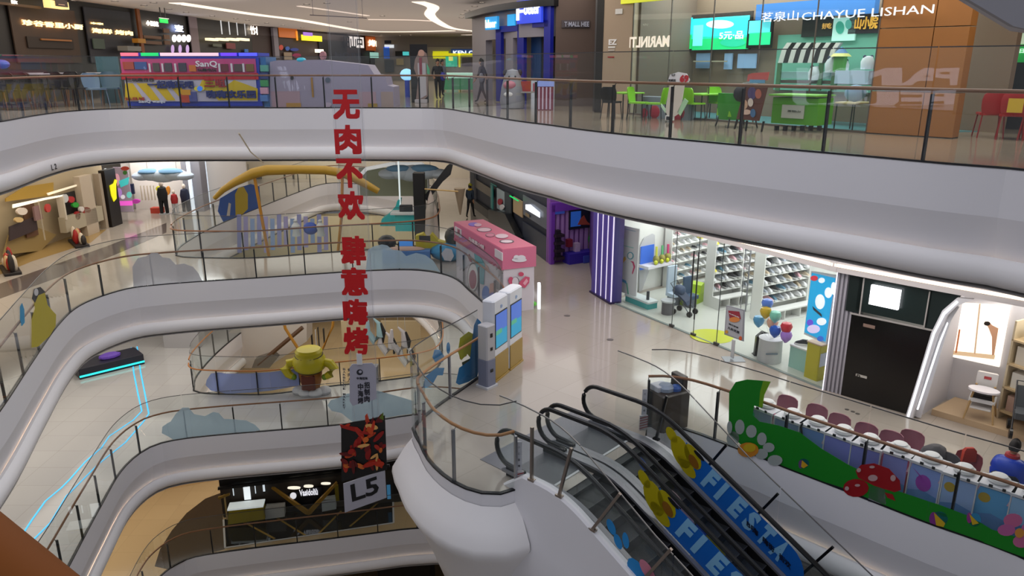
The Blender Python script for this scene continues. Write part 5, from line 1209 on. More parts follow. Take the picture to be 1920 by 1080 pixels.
boxthing('pushchair', 'dark grey pushchair standing at the right picture edge on the platform', 'pushchair', P(1914, 815, zB + .14), -.5, [('seat', M('484c50', .6), ('b', -.2, -.2, .4, .22, .2, .55)), ('back', M('3c4044', .6), ('f', lambda m: m.slab([(-.2, .15, .5), (.2, .15, .5), (.2, .35, .95), (-.2, .35, .95)], (0, .06, 0)))),
    ('frame', M('2c2c30', .4), ('t', [(-.22, -.32, .12), (-.2, 0, .5), (-.2, .4, 1.05), (.2, .4, 1.05), (.2, 0, .5), (.22, -.32, .12)], .018)), ('wheel', BLACK, ('f', lambda m: m.tube([(-.25, -.3, .11), (-.19, -.3, .11)], .11, 14))), ('wheel', BLACK, ('f', lambda m: m.tube([(.19, -.3, .11), (.25, -.3, .11)], .11, 14))), ('wheel', BLACK, ('f', lambda m: m.tube([(-.25, .25, .11), (-.19, .25, .11)], .11, 14))), ('wheel', BLACK, ('f', lambda m: m.tube([(.19, .25, .11), (.25, .25, .11)], .11, 14)))])

# ---- pink kiosk
kx = [(-2.13, 27.31), (-0.99, 27.7), (.68, 23.56), (-.30, 22.95)]
kd = (Vector(kx[3]) - Vector(kx[0])).normalized(); kL = (Vector(kx[3]) - Vector(kx[0])).length
kn = Vector((-kd.y, kd.x)); kW = 1.16
kio = thing('pink_kiosk', 'long pink topped kiosk with drinks drawings on its pale sides', 'kiosk', (kx[3][0], kx[3][1], zB), math.atan2(kn.y, kn.x))
# local x across (right), local y to the rear
PK = M('c8607c', .5); PK2 = M('d07090', .5); KW = M('d4ccd4', .5)
mb = MB(KW); mb.bbox(.04, .04, 0, kW - .04, kL - .04, 1.5, .02); mb.build('body', kio)
mb = MB(PK2); mb.box(0, 0, 1.45, kW, kL, 2.1); mb.build('canopy', kio)
mb = MB(PK); mb.box(.02, .02, 2.1, kW - .02, kL - .02, 2.112); mb.build('roof_panel', kio)
mb = MB(M('b84c6c', .5)); mb.box(-.02, 0, 1.42, 0.0, kL, 1.5); mb.build('valance', kio)
WKs = Wall(kx[0], (kx[3][0], kx[3][1])); WKf = Wall((kx[3][0], kx[3][1]), (kx[3][0] + kn.x * -1 * -kW, kx[3][1] + kn.y * kW))
WKf = Wall((kx[3][0], kx[3][1]), (kx[3][0] + kn.x * kW, kx[3][1] + kn.y * kW))
locpart2(kio, 'lettering', WKs, [tx(M('e8d8dc'), '乌堤蜜小铺', 880, 443, 909, 468, .02, .01, .04), tx(M('a86878'), 'M', 860, 428, 864, 440, .045, .005)])
locpart2(kio, 'white_window', WKs, [rr(M('dcd4d8'), 854, 424, 866, 446, .0, .03), rr(M('dcd4d8'), 929, 466, 943, 489, .0, .03)])
locpart2(kio, 'printed_drinks', WKs, [('e', M('888284'), 886, 520, 11, 28, -.03, .01), ('e', M('e0dcdc'), 886, 520, 9, 25, -.02, .01), ('e', M('98485c'), 886, 524, 7, 18, -.01, .005), ('p', M('5ca8b4'), [(888, 474), (896, 476), (908, 496), (906, 534), (900, 532), (892, 500)], -.02, .01),
                                    ('p', M('a03838'), [(876, 480), (879, 476), (884, 492), (880, 490)], -.02, .01), ('e', M('2c6cc0'), 910, 552, 7, 16, -.02, .01), ('p', M('d0a090'), [(908, 494), (914, 500), (918, 512), (912, 508)], -.02, .01), ('e', M('5a64c0'), 924, 556, 9, 9, -.02, .01), ('p', M('4c4a44'), [(926, 524), (938, 530), (940, 546), (930, 542)], -.02, .01), ('p', M('d09888'), [(918, 532), (926, 530), (930, 546), (916, 552)], -.02, .01)])
locpart2(kio, 'printed_cloud', WKf, [('e', M('e0dce4'), 973, 487, 14, 4, .02, .01), ('e', M('e0dce4'), 968, 483, 6, 5, .02, .01), ('e', M('e0dce4'), 977, 483, 8, 5, .022, .01)])
locpart2(kio, 'printed_fruit', WKf, [('e', M('c85070'), 958, 526, 5, 7, .0, .01), ('e', M('c84868'), 977, 514, 5, 4, .0, .01), ('p', M('d05878'), [(973, 530), (985, 518), (993, 520), (992, 530), (984, 540), (974, 536)], .0, .01), ('p', M('e8a8b8'), [(980, 531), (987, 522), (990, 527), (984, 535)], .012, .004), ('e', M('686068'), 967, 530, 7, 11, -.01, .01), ('e', M('d8d0d8'), 966, 529, 6, 9.5, .003, .01)])
def topdraw(poly, mat, z, nm):
    mb = MB(mat); q = [P(x, y, zB + z) for x, y in poly]; mb.slab(q, (0, 0, .012)); o = mb.build(nm, kio); o.data.transform(kio.matrix_basis.inverted())
def ep(cx, cy, rx, ry, n=14): return [(cx + rx * math.cos(2 * math.pi * i / n), cy + ry * math.sin(2 * math.pi * i / n)) for i in range(n)]
for cx, cy, rx, ry, c in ((908, 431, 14, 4.2, '686068'), (908, 431, 12.4, 3.3, 'd8b8c0'), (919, 441, 9, 4, '786870'), (919, 441, 7.6, 3, 'c87c90'), (941, 443, 12, 4, 'd8c0c8'), (950, 453, 14, 3.6, '685860'), (950, 453, 11, 2.4, 'dccad0'), (888, 421, 10, 3.5, '8068c0'), (896, 422, 7, 3, 'd0a8b8')):
    topdraw(ep(cx, cy, rx, ry), M(c), 2.113 + (.012 if c.startswith('d') or c.startswith('c') else 0), 'roof_drawing_print')
# white base box under the kiosk front, green scrap
mb = MB(M('4ca020', .6)); mb.ball((0, 0, .1), (.3, .2, .12), 10); o = one(mb, 'artificial_grass_clump', 'small bright green plant clump at the foot of the pink kiosk', 'plant'); o.location = PB(990, 576)
mb = MB(E('f4f8ff', 1.4)); mb.bbox(-.05, -.2, .0, .05, .2, .8); o = one(mb, 'light_box', 'narrow glowing white floor light panel right of the pink kiosk', 'light'); o.location = PB(1002, 578) + Vector((.15, .1, 0))
# ---- two white screen kiosks and a dispenser
mk = thing('screen_kiosk', 'left of the two tall white kiosks with a blue touch screen', 'kiosk', (-.44, 17.50, zB), math.atan2(1.52, .73))
def kiosk(root, w=.8):
    mb = MB(M('d8dae0', .35)); mb.bbox(0, 0, .05, w, .34, 2.12, .05); mb.build('casing', root)
    mb = MB(M('9c7c28', .4)); mb.bbox(.03, -.02, .06, w - .03, 0.0, .68, .005); mb.build('lower_panel', root)
    mb = MB(BLACK); mb.box(.05, -.012, .86, w - .08, 0, 1.78); sf = mb.build('screen_bezel', root)
    mb = MB(E('2c8cb0', .8)); mb.box(.08, -.018, .89, w - .11, -.012, 1.3); mb.m(E('4868b8', .8)); mb.box(.08, -.018, 1.3, w - .11, -.012, 1.75); mb.m(E('50a080', .7)); mb.box(.08, -.02, 1.22, w * .5, -.018, 1.34); o = mb.build('screen', sf)
    mb = MB(M('8cb0e0')); mb.text('ID', (.36, -.004, 1.86), (1, 0, 0), (0, 0, 1), .1, .08, .005); mb.build('emblem', root)
    mb = MB(M('a08030', .4)); mb.bbox(0, -.04, 0, w, .34, .05, .01); mb.build('plinth', root)
kiosk(mk)
k2 = copy_thing(mk, (-.44 + .433 * .86, 17.50 + .901 * .86, zB), None, 'right of the two tall white kiosks with a turquoise touch screen')
dp = boxthing('charger_rental_box', 'slim grey and white dispenser box with black dots beside the screen kiosks', 'dispenser', (-.62, 17.30, zB), math.atan2(.35, .3), [
    ('body', M('b8b6b8', .4), ('b', -.16, -.16, .75, .16, .16, 1.62, .03)), ('lower_body', M('787c90', .4), ('b', -.165, -.165, .06, .165, .165, .75, .03)), ('plinth', M('c4c4c8', .4), ('b', -.2, -.2, 0, .2, .2, .06, .01)),
    ('yellow_label', M('c8c040', .4), ('b', .161, -.12, 1.4, .168, .12, 1.5, .001)), ('yellow_label', M('c8c040', .4), ('b', .161, -.12, 1.05, .168, .12, 1.13, .001)),
    ('socket', BLACK, ('b', -.04, -.172, 1.32, .04, -.16, 1.42, .004)), ('socket', BLACK, ('b', -.04, -.172, .98, .04, -.16, 1.06, .004)), ('socket', BLACK, ('b', -.05, -.176, .42, .05, -.165, .5, .004))])
# ---- brown bin with parcels at the right newel
bn = thing('service_bin', 'brown glass sided bin filled with blue and white parcels by the escalator', 'bin', tuple(PB(1250, 796)), .5)
mb = MB(M('3a2e26', .3)); mb.bbox(-.38, -.3, 0, .38, .3, .85, .05); mb.build('body', bn)
mb = MB(M('9aa4b8', .5)); mb.ball((-.1, 0, .9), (.2, .2, .12), 10); mb.build('parcel', bn)
mb = MB(M('2858b0', .5)); mb.ball((.1, -.1, .88), (.14, .12, .1), 10); mb.build('parcel', bn)
mb = MB(M('d0d0d8', .5)); mb.bbox(-.34, -.05, .85, 0, .25, .97); mb.build('parcel', bn)
mb = MB(M('281c18', .4)); mb.bbox(.2, -.2, .85, .36, .2, 1.15); mb.build('side_flap', bn)

# =============================================================== ESCALATORS
TAN = math.tan(math.radians(30))
def zc(s):
    if s < .6: return 0.0
    if s < 1.6: return -TAN * (s - .6) ** 2 / 2
    return -TAN * (s - 1.1)
EANG = math.atan2(ESC_A.y, ESC_A.x)
def e2w(s, w, z): q = ESC_O + ESC_A * s + ESC_U * w; return Vector((q.x, q.y, zB + z))
SS = [-.55 + .0, -.2, .2, .6, .8, 1.0, 1.2, 1.4, 1.6, 2, 3, 4.5, 6, 8, 10, 11.5]
BELT = M('0a0a0b', .3); DECK = M('8e8e94', .35, .5); SKIRT = M('141416', .4); STEP = M('1a1b1e', .5, .2)
def make_escalator(label, label2=None):
    r = thing('escalator', label, 'escalator', e2w(0, 0, 0), EANG)
    W_ = 1.25
    for y, side in ((0, 1), (W_, -1)):
        # handrail belt loop around the newel
        pts = []
        for i in range(15):
            a = -math.pi * .62 - (math.pi * .88) * i / 14 + 0
            pts.append((-.42 + .36 * math.cos(a) * 1.0, y, .56 + .37 * math.sin(a)))
        pts = [(-.1, y, .16)] + [(-.3, y, .19)] + [(-.42 - .36 * math.sin(math.pi * i / 12), y, .56 - .37 * math.cos(math.pi * i / 12)) for i in range(13)]
        pts += [(s, y, .93 + zc(s)) for s in SS if s > -.3]
        mb = MB(BELT); mb.smooth = True; mb.tube(pts, .048, 8); mb.build('handrail', r)
        # balustrade glass
        cuts = [-.1, 1.2, 3.0, 5.0, 7.0, 9.0, 11.0]
        for a, b in zip(cuts[:-1], cuts[1:]):
            ks = [a + .01] + [s for s in SS if a < s < b] + [b - .01]
            mb = MB(GLASS)
            mb.loft([[(s, y - .005, .14 + zc(s)), (s, y + .005, .14 + zc(s)), (s, y + .005, .9 + zc(s)), (s, y - .005, .9 + zc(s))] for s in ks]); mb.build('balustrade_glass', r)
        mb = MB(GLASS); half = [(-.1, .14), (-.3, .17)] + [(-.42 - .33 * math.sin(math.pi * i / 10), .55 - .34 * math.cos(math.pi * i / 10)) for i in range(1, 11)] + [(-.11, .9)]
        mb.slab([(x, y - .005, z) for x, z in half], (0, .01, 0)); mb.build('balustrade_glass', r)
        mb = MB(DECK); mb.loft([[(s, y - .11, .08 + zc(s)), (s, y + .11, .08 + zc(s)), (s, y + .11, .14 + zc(s)), (s, y - .11, .14 + zc(s))] for s in SS]); mb.build('deck_profile', r)
        mb = MB(SKIRT); mb.loft([[(s, y + side * .10, -.3 + zc(s)), (s, y + side * .12, -.3 + zc(s)), (s, y + side * .12, .09 + zc(s)), (s, y + side * .10, .09 + zc(s))] for s in SS]); mb.build('skirt_panel', r)
        mb = MB(BLACK); mb.bbox(-.5, y - .07, 0.0, -.05, y + .07, .2, .03); mb.build('newel_base', r)
    mb = MB(M('55565c', .35, .5)); mb.box(-.5, .12, 0.0, .45, W_ - .12, .012); mb.build('comb_plate', r)
    mb = MB(M('c8c8c8', .35)); mb.box(.45, .12, 0.0, .5, W_ - .12, .016); mb.build('comb', r)
    for i in range(27):
        s = .52 + .4 * i; mb = MB(STEP); z = zc(s + .25) - (.0 if i else 0)
        mb.box(s, .13, z - .25, s + .39, W_ - .13, z - .005); mb.m(M('303134', .5)); mb.box(s + .385, .13, z - .02, s + .4, W_ - .13, z - .004); mb.build('step', r)
    mb = MB(M('1c1c20', .5)); mb.loft([[(s, -.1, -1.0 + zc(s)), (s, W_ + .1, -1.0 + zc(s)), (s, W_ + .1, -.28 + zc(s)), (s, -.1, -.28 + zc(s))] for s in SS[3:]]); mb.build('truss', r)
    return r
def esc_banner(root, y, s0, s1, side, nm='graphic_print'):
    """long blue graphic with FIESTA lettering lying on the balustrade glass"""
    u = Vector((math.cos(math.radians(30)), 0, -math.sin(math.radians(30)))); v = Vector((math.sin(math.radians(30)) * 0, 0, 1))
    off = y - .012 * 1
    mb = MB(M('1668c4', .45, emit=.05)); L = (s1 - s0)
    def q(s, t, o=0.0): return (s, off - o, .16 + zc(s) + t)
    lo = [q(s0, 0)] + [q(s0 + L * i / 8, 0) for i in range(1, 9)]
    hi = [q(s1 + .28 * math.sin(math.pi * i / 8), .33 - .33 * math.cos(math.pi * i / 8)) for i in range(1, 9)]
    mb.slab(lo + hi + [q(s0 + .05, .66)], (0, -.004, 0))
    pos = s0 + .42; lw = (L - .55) / 6
    mb.m(M('8cc4ea', .45, emit=.05))
    for i, ch in enumerate('FIESTA'):
        s = pos + i * lw; o = q(s, .1, .006)
        w_ = lw * (.35 if ch == 'I' else .78)
        mb.text(ch, o, u, (.5, 0, .866), w_, .48, .004, .055)
    mb.m(M('14182c', .5))
    for i in range(3): mb.text('B嗨街欢乐'[i:i + 2], q(s0 + L * .62 + i * .34, .2, .012), u, (0, 0, 1), .28, .13, .003, .02)
    mb.build(nm, root)
    # plain yellow and brown paint shapes at the head of the graphic
    mb = MB(M('b8a80c', .45, emit=.04))
    def blob(cx, cz, rx, rz, o=.0, n=14): mb.slab([q(s0 + cx + rx * math.cos(2 * math.pi * k / n), cz + rz * math.sin(2 * math.pi * k / n) - 0, .008 + o) for k in range(n)], (0, -.004, 0))
    blob(-.05, .35, .24, .3); blob(.22, .5, .2, .22); blob(-.28, .52, .14, .14); blob(.1, .16, .22, .16)
    mb.m(M('8a5a14', .5)); blob(.25, .42, .12, .12, .006); mb.m(M('16161c', .5)); blob(.36, .66, .12, .05, .012)
    mb.build('splash_print', root)
esc1 = make_escalator('near escalator of the pair, descending to the lower right')
esc2 = copy_thing(esc1, e2w(0, 1.53, 0), None, 'far escalator of the pair, beside the white slab edge')
esc_banner(esc1, 1.25, 2.1, 4.6, 1)
esc_banner(esc2, 1.25, 1.75, 4.1, 1)
mb = MB(M('1668c4', .5))
mb2 = MB(M('2c2c30', .4, .3)); mb2.loft([[(s, .11 + 1.25, .05 + zc(s)), (s, 1.53 - .11, .05 + zc(s)), (s, 1.53 - .11, .12 + zc(s)), (s, .11 + 1.25, .12 + zc(s))] for s in SS]); mb2.build('middle_deck', esc1)
# coloured splashes seen between the two flights
mb = MB(M('2a5cc0', .5))
def ebl(mb, y, s, t, rs, rt, n=12): mb.slab([(s + rs * math.cos(2 * math.pi * k / n), y, .16 + zc(s + rs * math.cos(2 * math.pi * k / n)) + t + rt * math.sin(2 * math.pi * k / n)) for k in range(n)], (0, -.004, 0))
mb = MB(M('2a5cc0', .5)); ebl(mb, -.0155, 1.6, .5, .12, .1); ebl(mb, -.0155, 2.9, .45, .12, .09); ebl(mb, -.0155, 4.0, .3, .14, .1)
mb.m(M('d8b8c0', .5)); ebl(mb, -.0155, 2.35, .5, .18, .1); ebl(mb, -.0155, 2.6, .4, .14, .08); mb.m(M('a8a020', .5)); ebl(mb, -.0155, 3.2, .4, .2, .1); mb.m(M('a03020', .5)); ebl(mb, -.0155, 3.25, .26, .25, .07)
mb.build('splash_print', esc2)
pl = MB(M('6c6c74', .3, .35)); q = [e2w(-1.27, .02, .008), e2w(.3, .0, .008), e2w(.3, 2.78, .008), e2w(-1.27, 2.98, .008)]; pl.slab([(v.x, v.y, zB + .002) for v in q], (0, 0, .006)); struct(pl, 'floor_landing_plate')
# outer guards: glass with steel posts square to the slope
def guard(name, label, w, s0, s1, top, posts, pmat, side, bz=0.0):
    r = thing(name, label, 'guard', e2w(0, 0, 0), EANG)
    cuts = [s0]; 
    while cuts[-1] < s1 - 1: cuts.append(cuts[-1] + 1.9)
    for a, b in zip(cuts[:-1], cuts[1:]):
        ks = sorted([a + .01, b - .01] + [s for s in SS if a < s < b])
        mb = MB(GLASS); mb.loft([[(s, w - .006, zc(s) - .02 + bz), (s, w + .006, zc(s) - .02 + bz), (s, w + .006, zc(s) + top(s)), (s, w - .006, zc(s) + top(s))] for s in ks]); g = mb.build('glass_panel', r)
        mb = MB(M('8a8886', .35, .4)); mb.loft([[(s, w - .01, zc(s) + top(s)), (s, w + .01, zc(s) + top(s)), (s, w + .01, zc(s) + top(s) + .022), (s, w - .01, zc(s) + top(s) + .022)] for s in ks]); mb.build('edge_strip', g)
    for s in posts:
        sl = 0 if s < .6 else min((s - .6), 1) * math.radians(30)
        nx_, nz_ = math.sin(sl), math.cos(sl); b = Vector((s, w + side * .05, zc(s) - .03 + bz)); t = b + Vector((nx_, 0, nz_)) * 1.05
        mb = MB(pmat); mb.bar(b, t, .05, .05); mb.build('post', r)
        mb = MB(pmat); mb.box(s - .07, w + side * .05 - .04, zc(s) - .06 + bz, s + .07, w + side * .05 + .04, zc(s) - .02 + bz); mb.build('post_foot', r)
    return r
gl_ = guard('escalator_guard', 'tall glass guard with steel posts along the near escalator', -.27, -.45, 11, lambda s: 1.75 - min(max(s, 0), 3) * .1, [.4, 1.05, 1.8, 2.8, 3.8, 4.8, 5.8], STEEL, -1, .40)
gr_ = guard('escalator_guard', 'tall glass guard with black posts along the far escalator', 3.1, -.15, 11, lambda s: 1.75 - min(max(s, 0), 3) * .1, [.95, 2.0, 3.1, 4.2, 5.3, 6.4], BLACK, -1, .15)
# decal of a blue and pink splash on the near guard
mb = MB(M('1c84c8', .5))
def gb(s, t, rs, rt, o=.0, n=14): mb.slab([(s + rs * math.cos(2 * math.pi * k / n), -.28 - o, zc(s + rs * math.cos(2 * math.pi * k / n)) + t + rt * math.sin(2 * math.pi * k / n)) for k in range(n)], (0, -.003, 0))
for a in ((2.15, .75, .10, .12), (2.3, .62, .09, .12), (2.45, .8, .07, .14), (2.75, .42, .25, .25), (3.2, .3, .28, .2), (3.0, .55, .15, .2)): gb(*a)
mb.m(M('c87c90', .5)); gb(2.9, .7, .16, .14, .006); gb(3.15, .42, .16, .12, .006); mb.m(M('d8d0dc', .5)); gb(3.0, .5, .13, .12, .012); gb(2.78, .32, .06, .06, .012); mb.m(M('c0b020', .5)); gb(3.35, .16, .2, .1, .018)
mb.build('splash_print', gl_)
# small white notices and striped tape on the glass ends
def notice(loc, rz, label):
    boxthing('notice_strip', label, 'notice', loc, rz, [('card', M('d0ccd4', .5), ('b', -.055, -.006, .35, .055, .006, .95, .002)), ('letters', M('28282c'), ('f', lambda m: [m.text(c, (-.02, -.009, .82 - .13 * i), (1, 0, 0), (0, 0, 1), .04, .05, .002) for i, c in enumerate('小心玻璃'[:4])])),
        ('striped_foot', M('b4adb0', .5), ('f', lambda m: (m.bbox(-.09, -.03, 0.0, .09, .03, .34, .01), m.m(M('8c1c24')), [m.slab([(-.09, -.034, .03 + .06 * i), (.09, -.034, .07 + .06 * i), (.09, -.034, .09 + .06 * i), (-.09, -.034, .05 + .06 * i)], (0, .003, 0)) for i in range(5)])))])
notice(Vector((.13, 12.62, zB)), 0.1, 'white notice strip with striped foot at the near balcony glass end')
notice(Vector((2.86, 14.98, zB)), .1, 'white notice strip with striped foot left of the brown bin')
# white side claddings following the slope
def clad(w, side, name, s0=-.35, up=0.0):
    mb = MB(WHITE); mb.ang = 25; mb.smooth = True
    ks = sorted([s0] + [s for s in SS if s > s0 + .1] + [.4, .5, 1.1, 1.3, 1.5, 1.8, 2.5])
    prof = [(.0, -.03 + up), (.12, -.03 + up), (.16, -.07 + up), (.17, -.5), (.22, -.9), (.30, -1.5), (.28, -2.1), (.16, -2.7), (-.05, -3.2), (-.4, -3.4)] if up else [(.0, -.03), (.16, -.03), (.20, -.07), (.20, -.9), (.28, -1.4), (.42, -1.8), (.3, -2.1), (0, -2.2)]
    mb.loft([[(q.x, q.y, q.z) for q in [e2w(s, w + side * o, zc(s) + (z if not up or i_ > 2 else (z - up) + up * min(1, max(0, (s + .35) / .55)))) for i_, (o, z) in enumerate(prof)]] for s in ks], cap=True); struct(mb, name)
clad(-.2, -1, 'trim_100', -.35, .40); clad(3.05, 1, 'trim_101', .9)
# smooth white flare below the balcony nose
npath = sub(sBl, (-1.45, 16.7), (0.09, 12.55))
mb = MB(BULGE); sweep(mb, npath, [(0.03, -0.25), (.3, -.6), (.48, -.90), (.50, -1.02), (.40, -1.22), (.16, -1.65), (-.06, -2.2), (-.3, -2.9), (-.9, -3.1)], zB, -1); mb.ang = 60; struct(mb, 'trim_102')

# =============================================================== STICKERS ON RAIL GLASS
def rail_poly(path, pts, z0, mat, mb, off=.02, side=-1, th=.003):
    """pixel outline dropped onto the vertical glass surface above path"""
    ns_ = normals(path); P2 = []
    L = [0]
    for i in range(1, len(path)): L.append(L[-1] + (path[i] - path[i - 1]).length)
    for x, y in pts:
        d = ray(x, y); best = None
        for i in range(len(path) - 1):
            a, b = path[i], path[i + 1]; e = b - a
            den = d.x * e.y - d.y * e.x
            if abs(den) < 1e-9: continue
            t = (a.x * e.y - a.y * e.x) / den; k = (a.x * d.y - a.y * d.x) / den
            lo = -1e3 if i == 0 else -1e-4; hi = 1e3 if i == len(path) - 2 else 1 + 1e-4
            if t > 0 and lo <= k <= hi:
                s = L[i] + k * e.length
                if best is None or abs(min(max(k, 0), 1) - k) < best[2]: best = (s, EYE + d.z * t, abs(min(max(k, 0), 1) - k))
        if best: P2.append((best[0], best[1]))
    # cut the outline at every bend
    def clip(poly, lim, keep_less):
        out = []
        for i in range(len(poly)):
            p, q = poly[i - 1], poly[i]; ip = (p[0] <= lim) if keep_less else (p[0] >= lim); iq = (q[0] <= lim) if keep_less else (q[0] >= lim)
            if ip != iq:
                t = (lim - p[0]) / (q[0] - p[0]); out.append((lim, p[1] + t * (q[1] - p[1])))
            if iq: out.append(q)
        return out
    mb.m(mat)
    for i in range(len(path) - 1):
        a, b = L[i], L[i + 1]
        if i == 0: a = -1e9
        if i == len(path) - 2: b = 1e9
        pl_ = P2
        if a > -1e8: pl_ = clip(pl_, a, False)
        if len(pl_) >= 3 and b < 1e8: pl_ = clip(pl_, b, True)
        if len(pl_) < 3: continue
        e = (path[i + 1] - path[i]).normalized(); n = Vector((-e.y, e.x)) * side
        out = []
        for s, z in pl_:
            q = path[i] + e * (s - L[i]) + n * off; out.append((q.x, q.y, z))
        ar_ = sum(pl_[j - 1][0] * pl_[j][1] - pl_[j][0] * pl_[j - 1][1] for j in range(len(pl_)))
        if abs(ar_) < 1e-4: continue
        mb.slab(out, (n.x * th, n.y * th, 0))
def sticker(name, label, path, z0, shapes, cat='sticker', side=-1, group=None):
    mb = MB(); k = 0
    for sh in shapes:
        pts = sh[1] if not isinstance(sh[1], tuple) else ep(*sh[1])
        rail_poly(path, pts, z0, sh[0], mb, .016 + .004 * k, side); k = k + 1 if len(shapes) < 14 else k + .4
    return one(mb, name, label, cat, group)
pR = resample(sBr, .8)
G1 = M('0a7c14', .5, emit=.05); G2 = M('6c9c14', .5, emit=.05); PET = M('9ca4a0', .6); 
sticker('meadow_sticker', 'long green meadow sticker with curling wave top on the railing glass', pR, zB, [
    (G1, [(1367, 812), (1368, 735), (1380, 716), (1402, 711), (1446, 715), (1434, 740), (1430, 765), (1415, 760), (1412, 778), (1425, 790), (1460, 797), (1500, 810), (1540, 840), (1590, 870), (1615, 882), (1640, 905), (1690, 922), (1720, 932), (1760, 945), (1815, 966), (1860, 992), (1920, 1010), (1960, 1020), (1960, 1055), (1920, 1044), (1836, 1013), (1747, 982), (1673, 952), (1581, 914), (1499, 888), (1462, 870), (1430, 858), (1400, 842)]),
    (G2, [(1424, 762), (1426, 735), (1432, 714), (1446, 715), (1434, 740), (1431, 763)])])
sticker('daisy_sticker', 'white petalled daisy sticker with orange centre at the railing end', pR, zB, [(PET, (1375, 822, 12, 14)), (PET, (1388, 800, 9, 14)), (PET, (1410, 808, 10, 12)), (PET, (1430, 822, 9, 12)), (PET, (1443, 838, 11, 9)), (PET, (1455, 862, 14, 10)), (PET, (1430, 850, 12, 10)), (PET, (1370, 800, 5, 12)),
    (M('c8801c', .5, emit=.05), (1405, 842, 20, 14)), (M('c8a814', .5, emit=.05), (1408, 838, 12, 8))])
sticker('beach_ball_sticker', 'small striped beach ball sticker at the upper left of the meadow', pR, zB, [(M('1c6c90', .5), (1508, 868, 10, 9)), (M('5c3c70', .5), (1502, 870, 4, 8)), (M('c89a18', .5), [(1505, 862), (1516, 872), (1508, 877), (1503, 874)])])
sticker('beach_ball_sticker', 'striped beach ball sticker below the table with the pink fish', pR, zB, [(M('2c80a8', .5), (1762, 972, 16, 14)), (M('7c2c80', .5), (1751, 972, 8, 13)), (M('c8a418', .5), [(1752, 960), (1773, 980), (1770, 987), (1756, 984)])])
sticker('beach_ball_sticker', 'striped beach ball sticker nearest the pink flower', pR, zB, [(M('2c80a8', .5), (1828, 974, 12, 13)), (M('902c80', .5), (1818, 970, 5, 10)), (M('c8a418', .5), [(1818, 962), (1836, 980), (1824, 983)])])
RD = M('961018', .4); RS = M('b89898', .5)
sticker('mushroom_sticker', 'red spotted mushroom sticker with two smaller ones on the railing glass', pR, zB, [(M('9c98a4', .5), [(1632, 910), (1660, 916), (1662, 945), (1628, 940)]), (RD, [(1605, 882), (1615, 871), (1640, 868), (1668, 878), (1688, 900), (1690, 918), (1678, 922), (1640, 910), (1610, 895)]), (RD, (1606, 914, 24, 17)), (RD, [(1660, 922), (1675, 926), (1680, 938), (1665, 932)]),
    (RS, (1638, 895, 9, 6)), (RS, (1676, 895, 5, 6)), (RS, (1612, 880, 4, 4)), (RS, (1637, 874, 5, 2.5)), (RS, (1590, 914, 4, 4)), (RS, (1610, 908, 5, 2.5))])
sticker('flower_sticker', 'pink flower sticker with orange centre at the right picture edge', pR, zB, [(M('b86088', .5), (1900, 975, 18, 13)), (M('b05c90', .5), (1888, 993, 17, 11)), (M('b86088', .5), (1916, 1014, 16, 12)), (M('b05c90', .5), (1932, 990, 16, 12)), (M('c88838', .5), (1913, 998, 9, 9))])
pNose = resample(sub(sBl, (-0.85, 17.9), (-2.17, 15.0)), .8)
CB = M('1478b4', .5)
sticker('paint_splash_sticker', 'blue and yellow paint splash sticker on the glass beside the dispenser', pNose, zB, [(CB, [(856, 718), (862, 690), (882, 676), (890, 610), (896, 597), (903, 604), (903, 670), (896, 706), (880, 716), (862, 722)]),
    (M('b8b418', .5), [(860, 660), (864, 634), (880, 622), (896, 630), (900, 646), (896, 668), (884, 672), (878, 664), (866, 676)]), (M('a84c28', .5), [(862, 662), (870, 650), (888, 640), (897, 636), (884, 650), (876, 668), (864, 674)]), (M('3c4414', .5), [(868, 680), (884, 672), (894, 678), (888, 696), (872, 704)])])
sticker('paint_splash_sticker', 'blue blob stickers at the tip of the balcony nose', pNose, zB, [(CB, [(812, 670), (816, 656), (826, 656), (834, 668), (832, 678), (820, 684)]), (CB, (842, 653, 3.5, 11)), (CB, [(795, 726), (800, 706), (820, 690), (835, 690), (832, 704), (822, 704), (812, 722), (800, 728)])])
def cloud(pts_): return pts_
pBl = resample(sub(sBl, (-13.9, 21.5), (-0.84, 23.75)), .8)
def cl(bumps):
    return [(m, e_) for m, e_ in bumps]
sticker('cloud_sticker', 'grey cloud sticker on far glass left of the red characters', pBl, zB, [(CLOUDGREY, [(250, 538), (248, 500), (258, 484), (275, 480), (284, 474), (296, 474), (304, 482), (318, 484), (330, 496), (345, 494), (362, 500), (372, 512), (380, 528)])])
sticker('cloud_sticker', 'pale blue cloud sticker on far glass right of the red characters', pBl, zB, [(CLOUDFILM, [(686, 506), (690, 468), (700, 462), (716, 458), (726, 460), (736, 468), (752, 470), (762, 480), (780, 474), (798, 478), (812, 488), (820, 500), (826, 510), (780, 503)])])
sticker('cloud_sticker', 'pale grey cloud sticker near the blue inflatable by the corner', pBl, zB, [(CLOUDGREY, [(828, 475), (836, 465), (848, 468), (852, 480), (846, 490), (834, 488)])])
pBx = resample(sub(sBl, (-14.2, 22.5), (-12.85, 18.9)), .6)
sticker('yellow_splash_sticker', 'tall yellow paint blob sticker with dark cap on the left glass', resample(sub(sBl, (-14.2, 23.5), (-12.0, 16.5)), .7), zB, [(M('b8a808', .5), [(58, 652), (58, 600), (64, 578), (62, 556), (70, 542), (82, 546), (88, 572), (104, 590), (103, 612), (92, 630), (70, 650)]), (M('181a20', .5), [(58, 560), (62, 542), (74, 538), (84, 548), (70, 554), (64, 568)]), (M('c8c8c8', .5), (66, 548, 4, 7))])
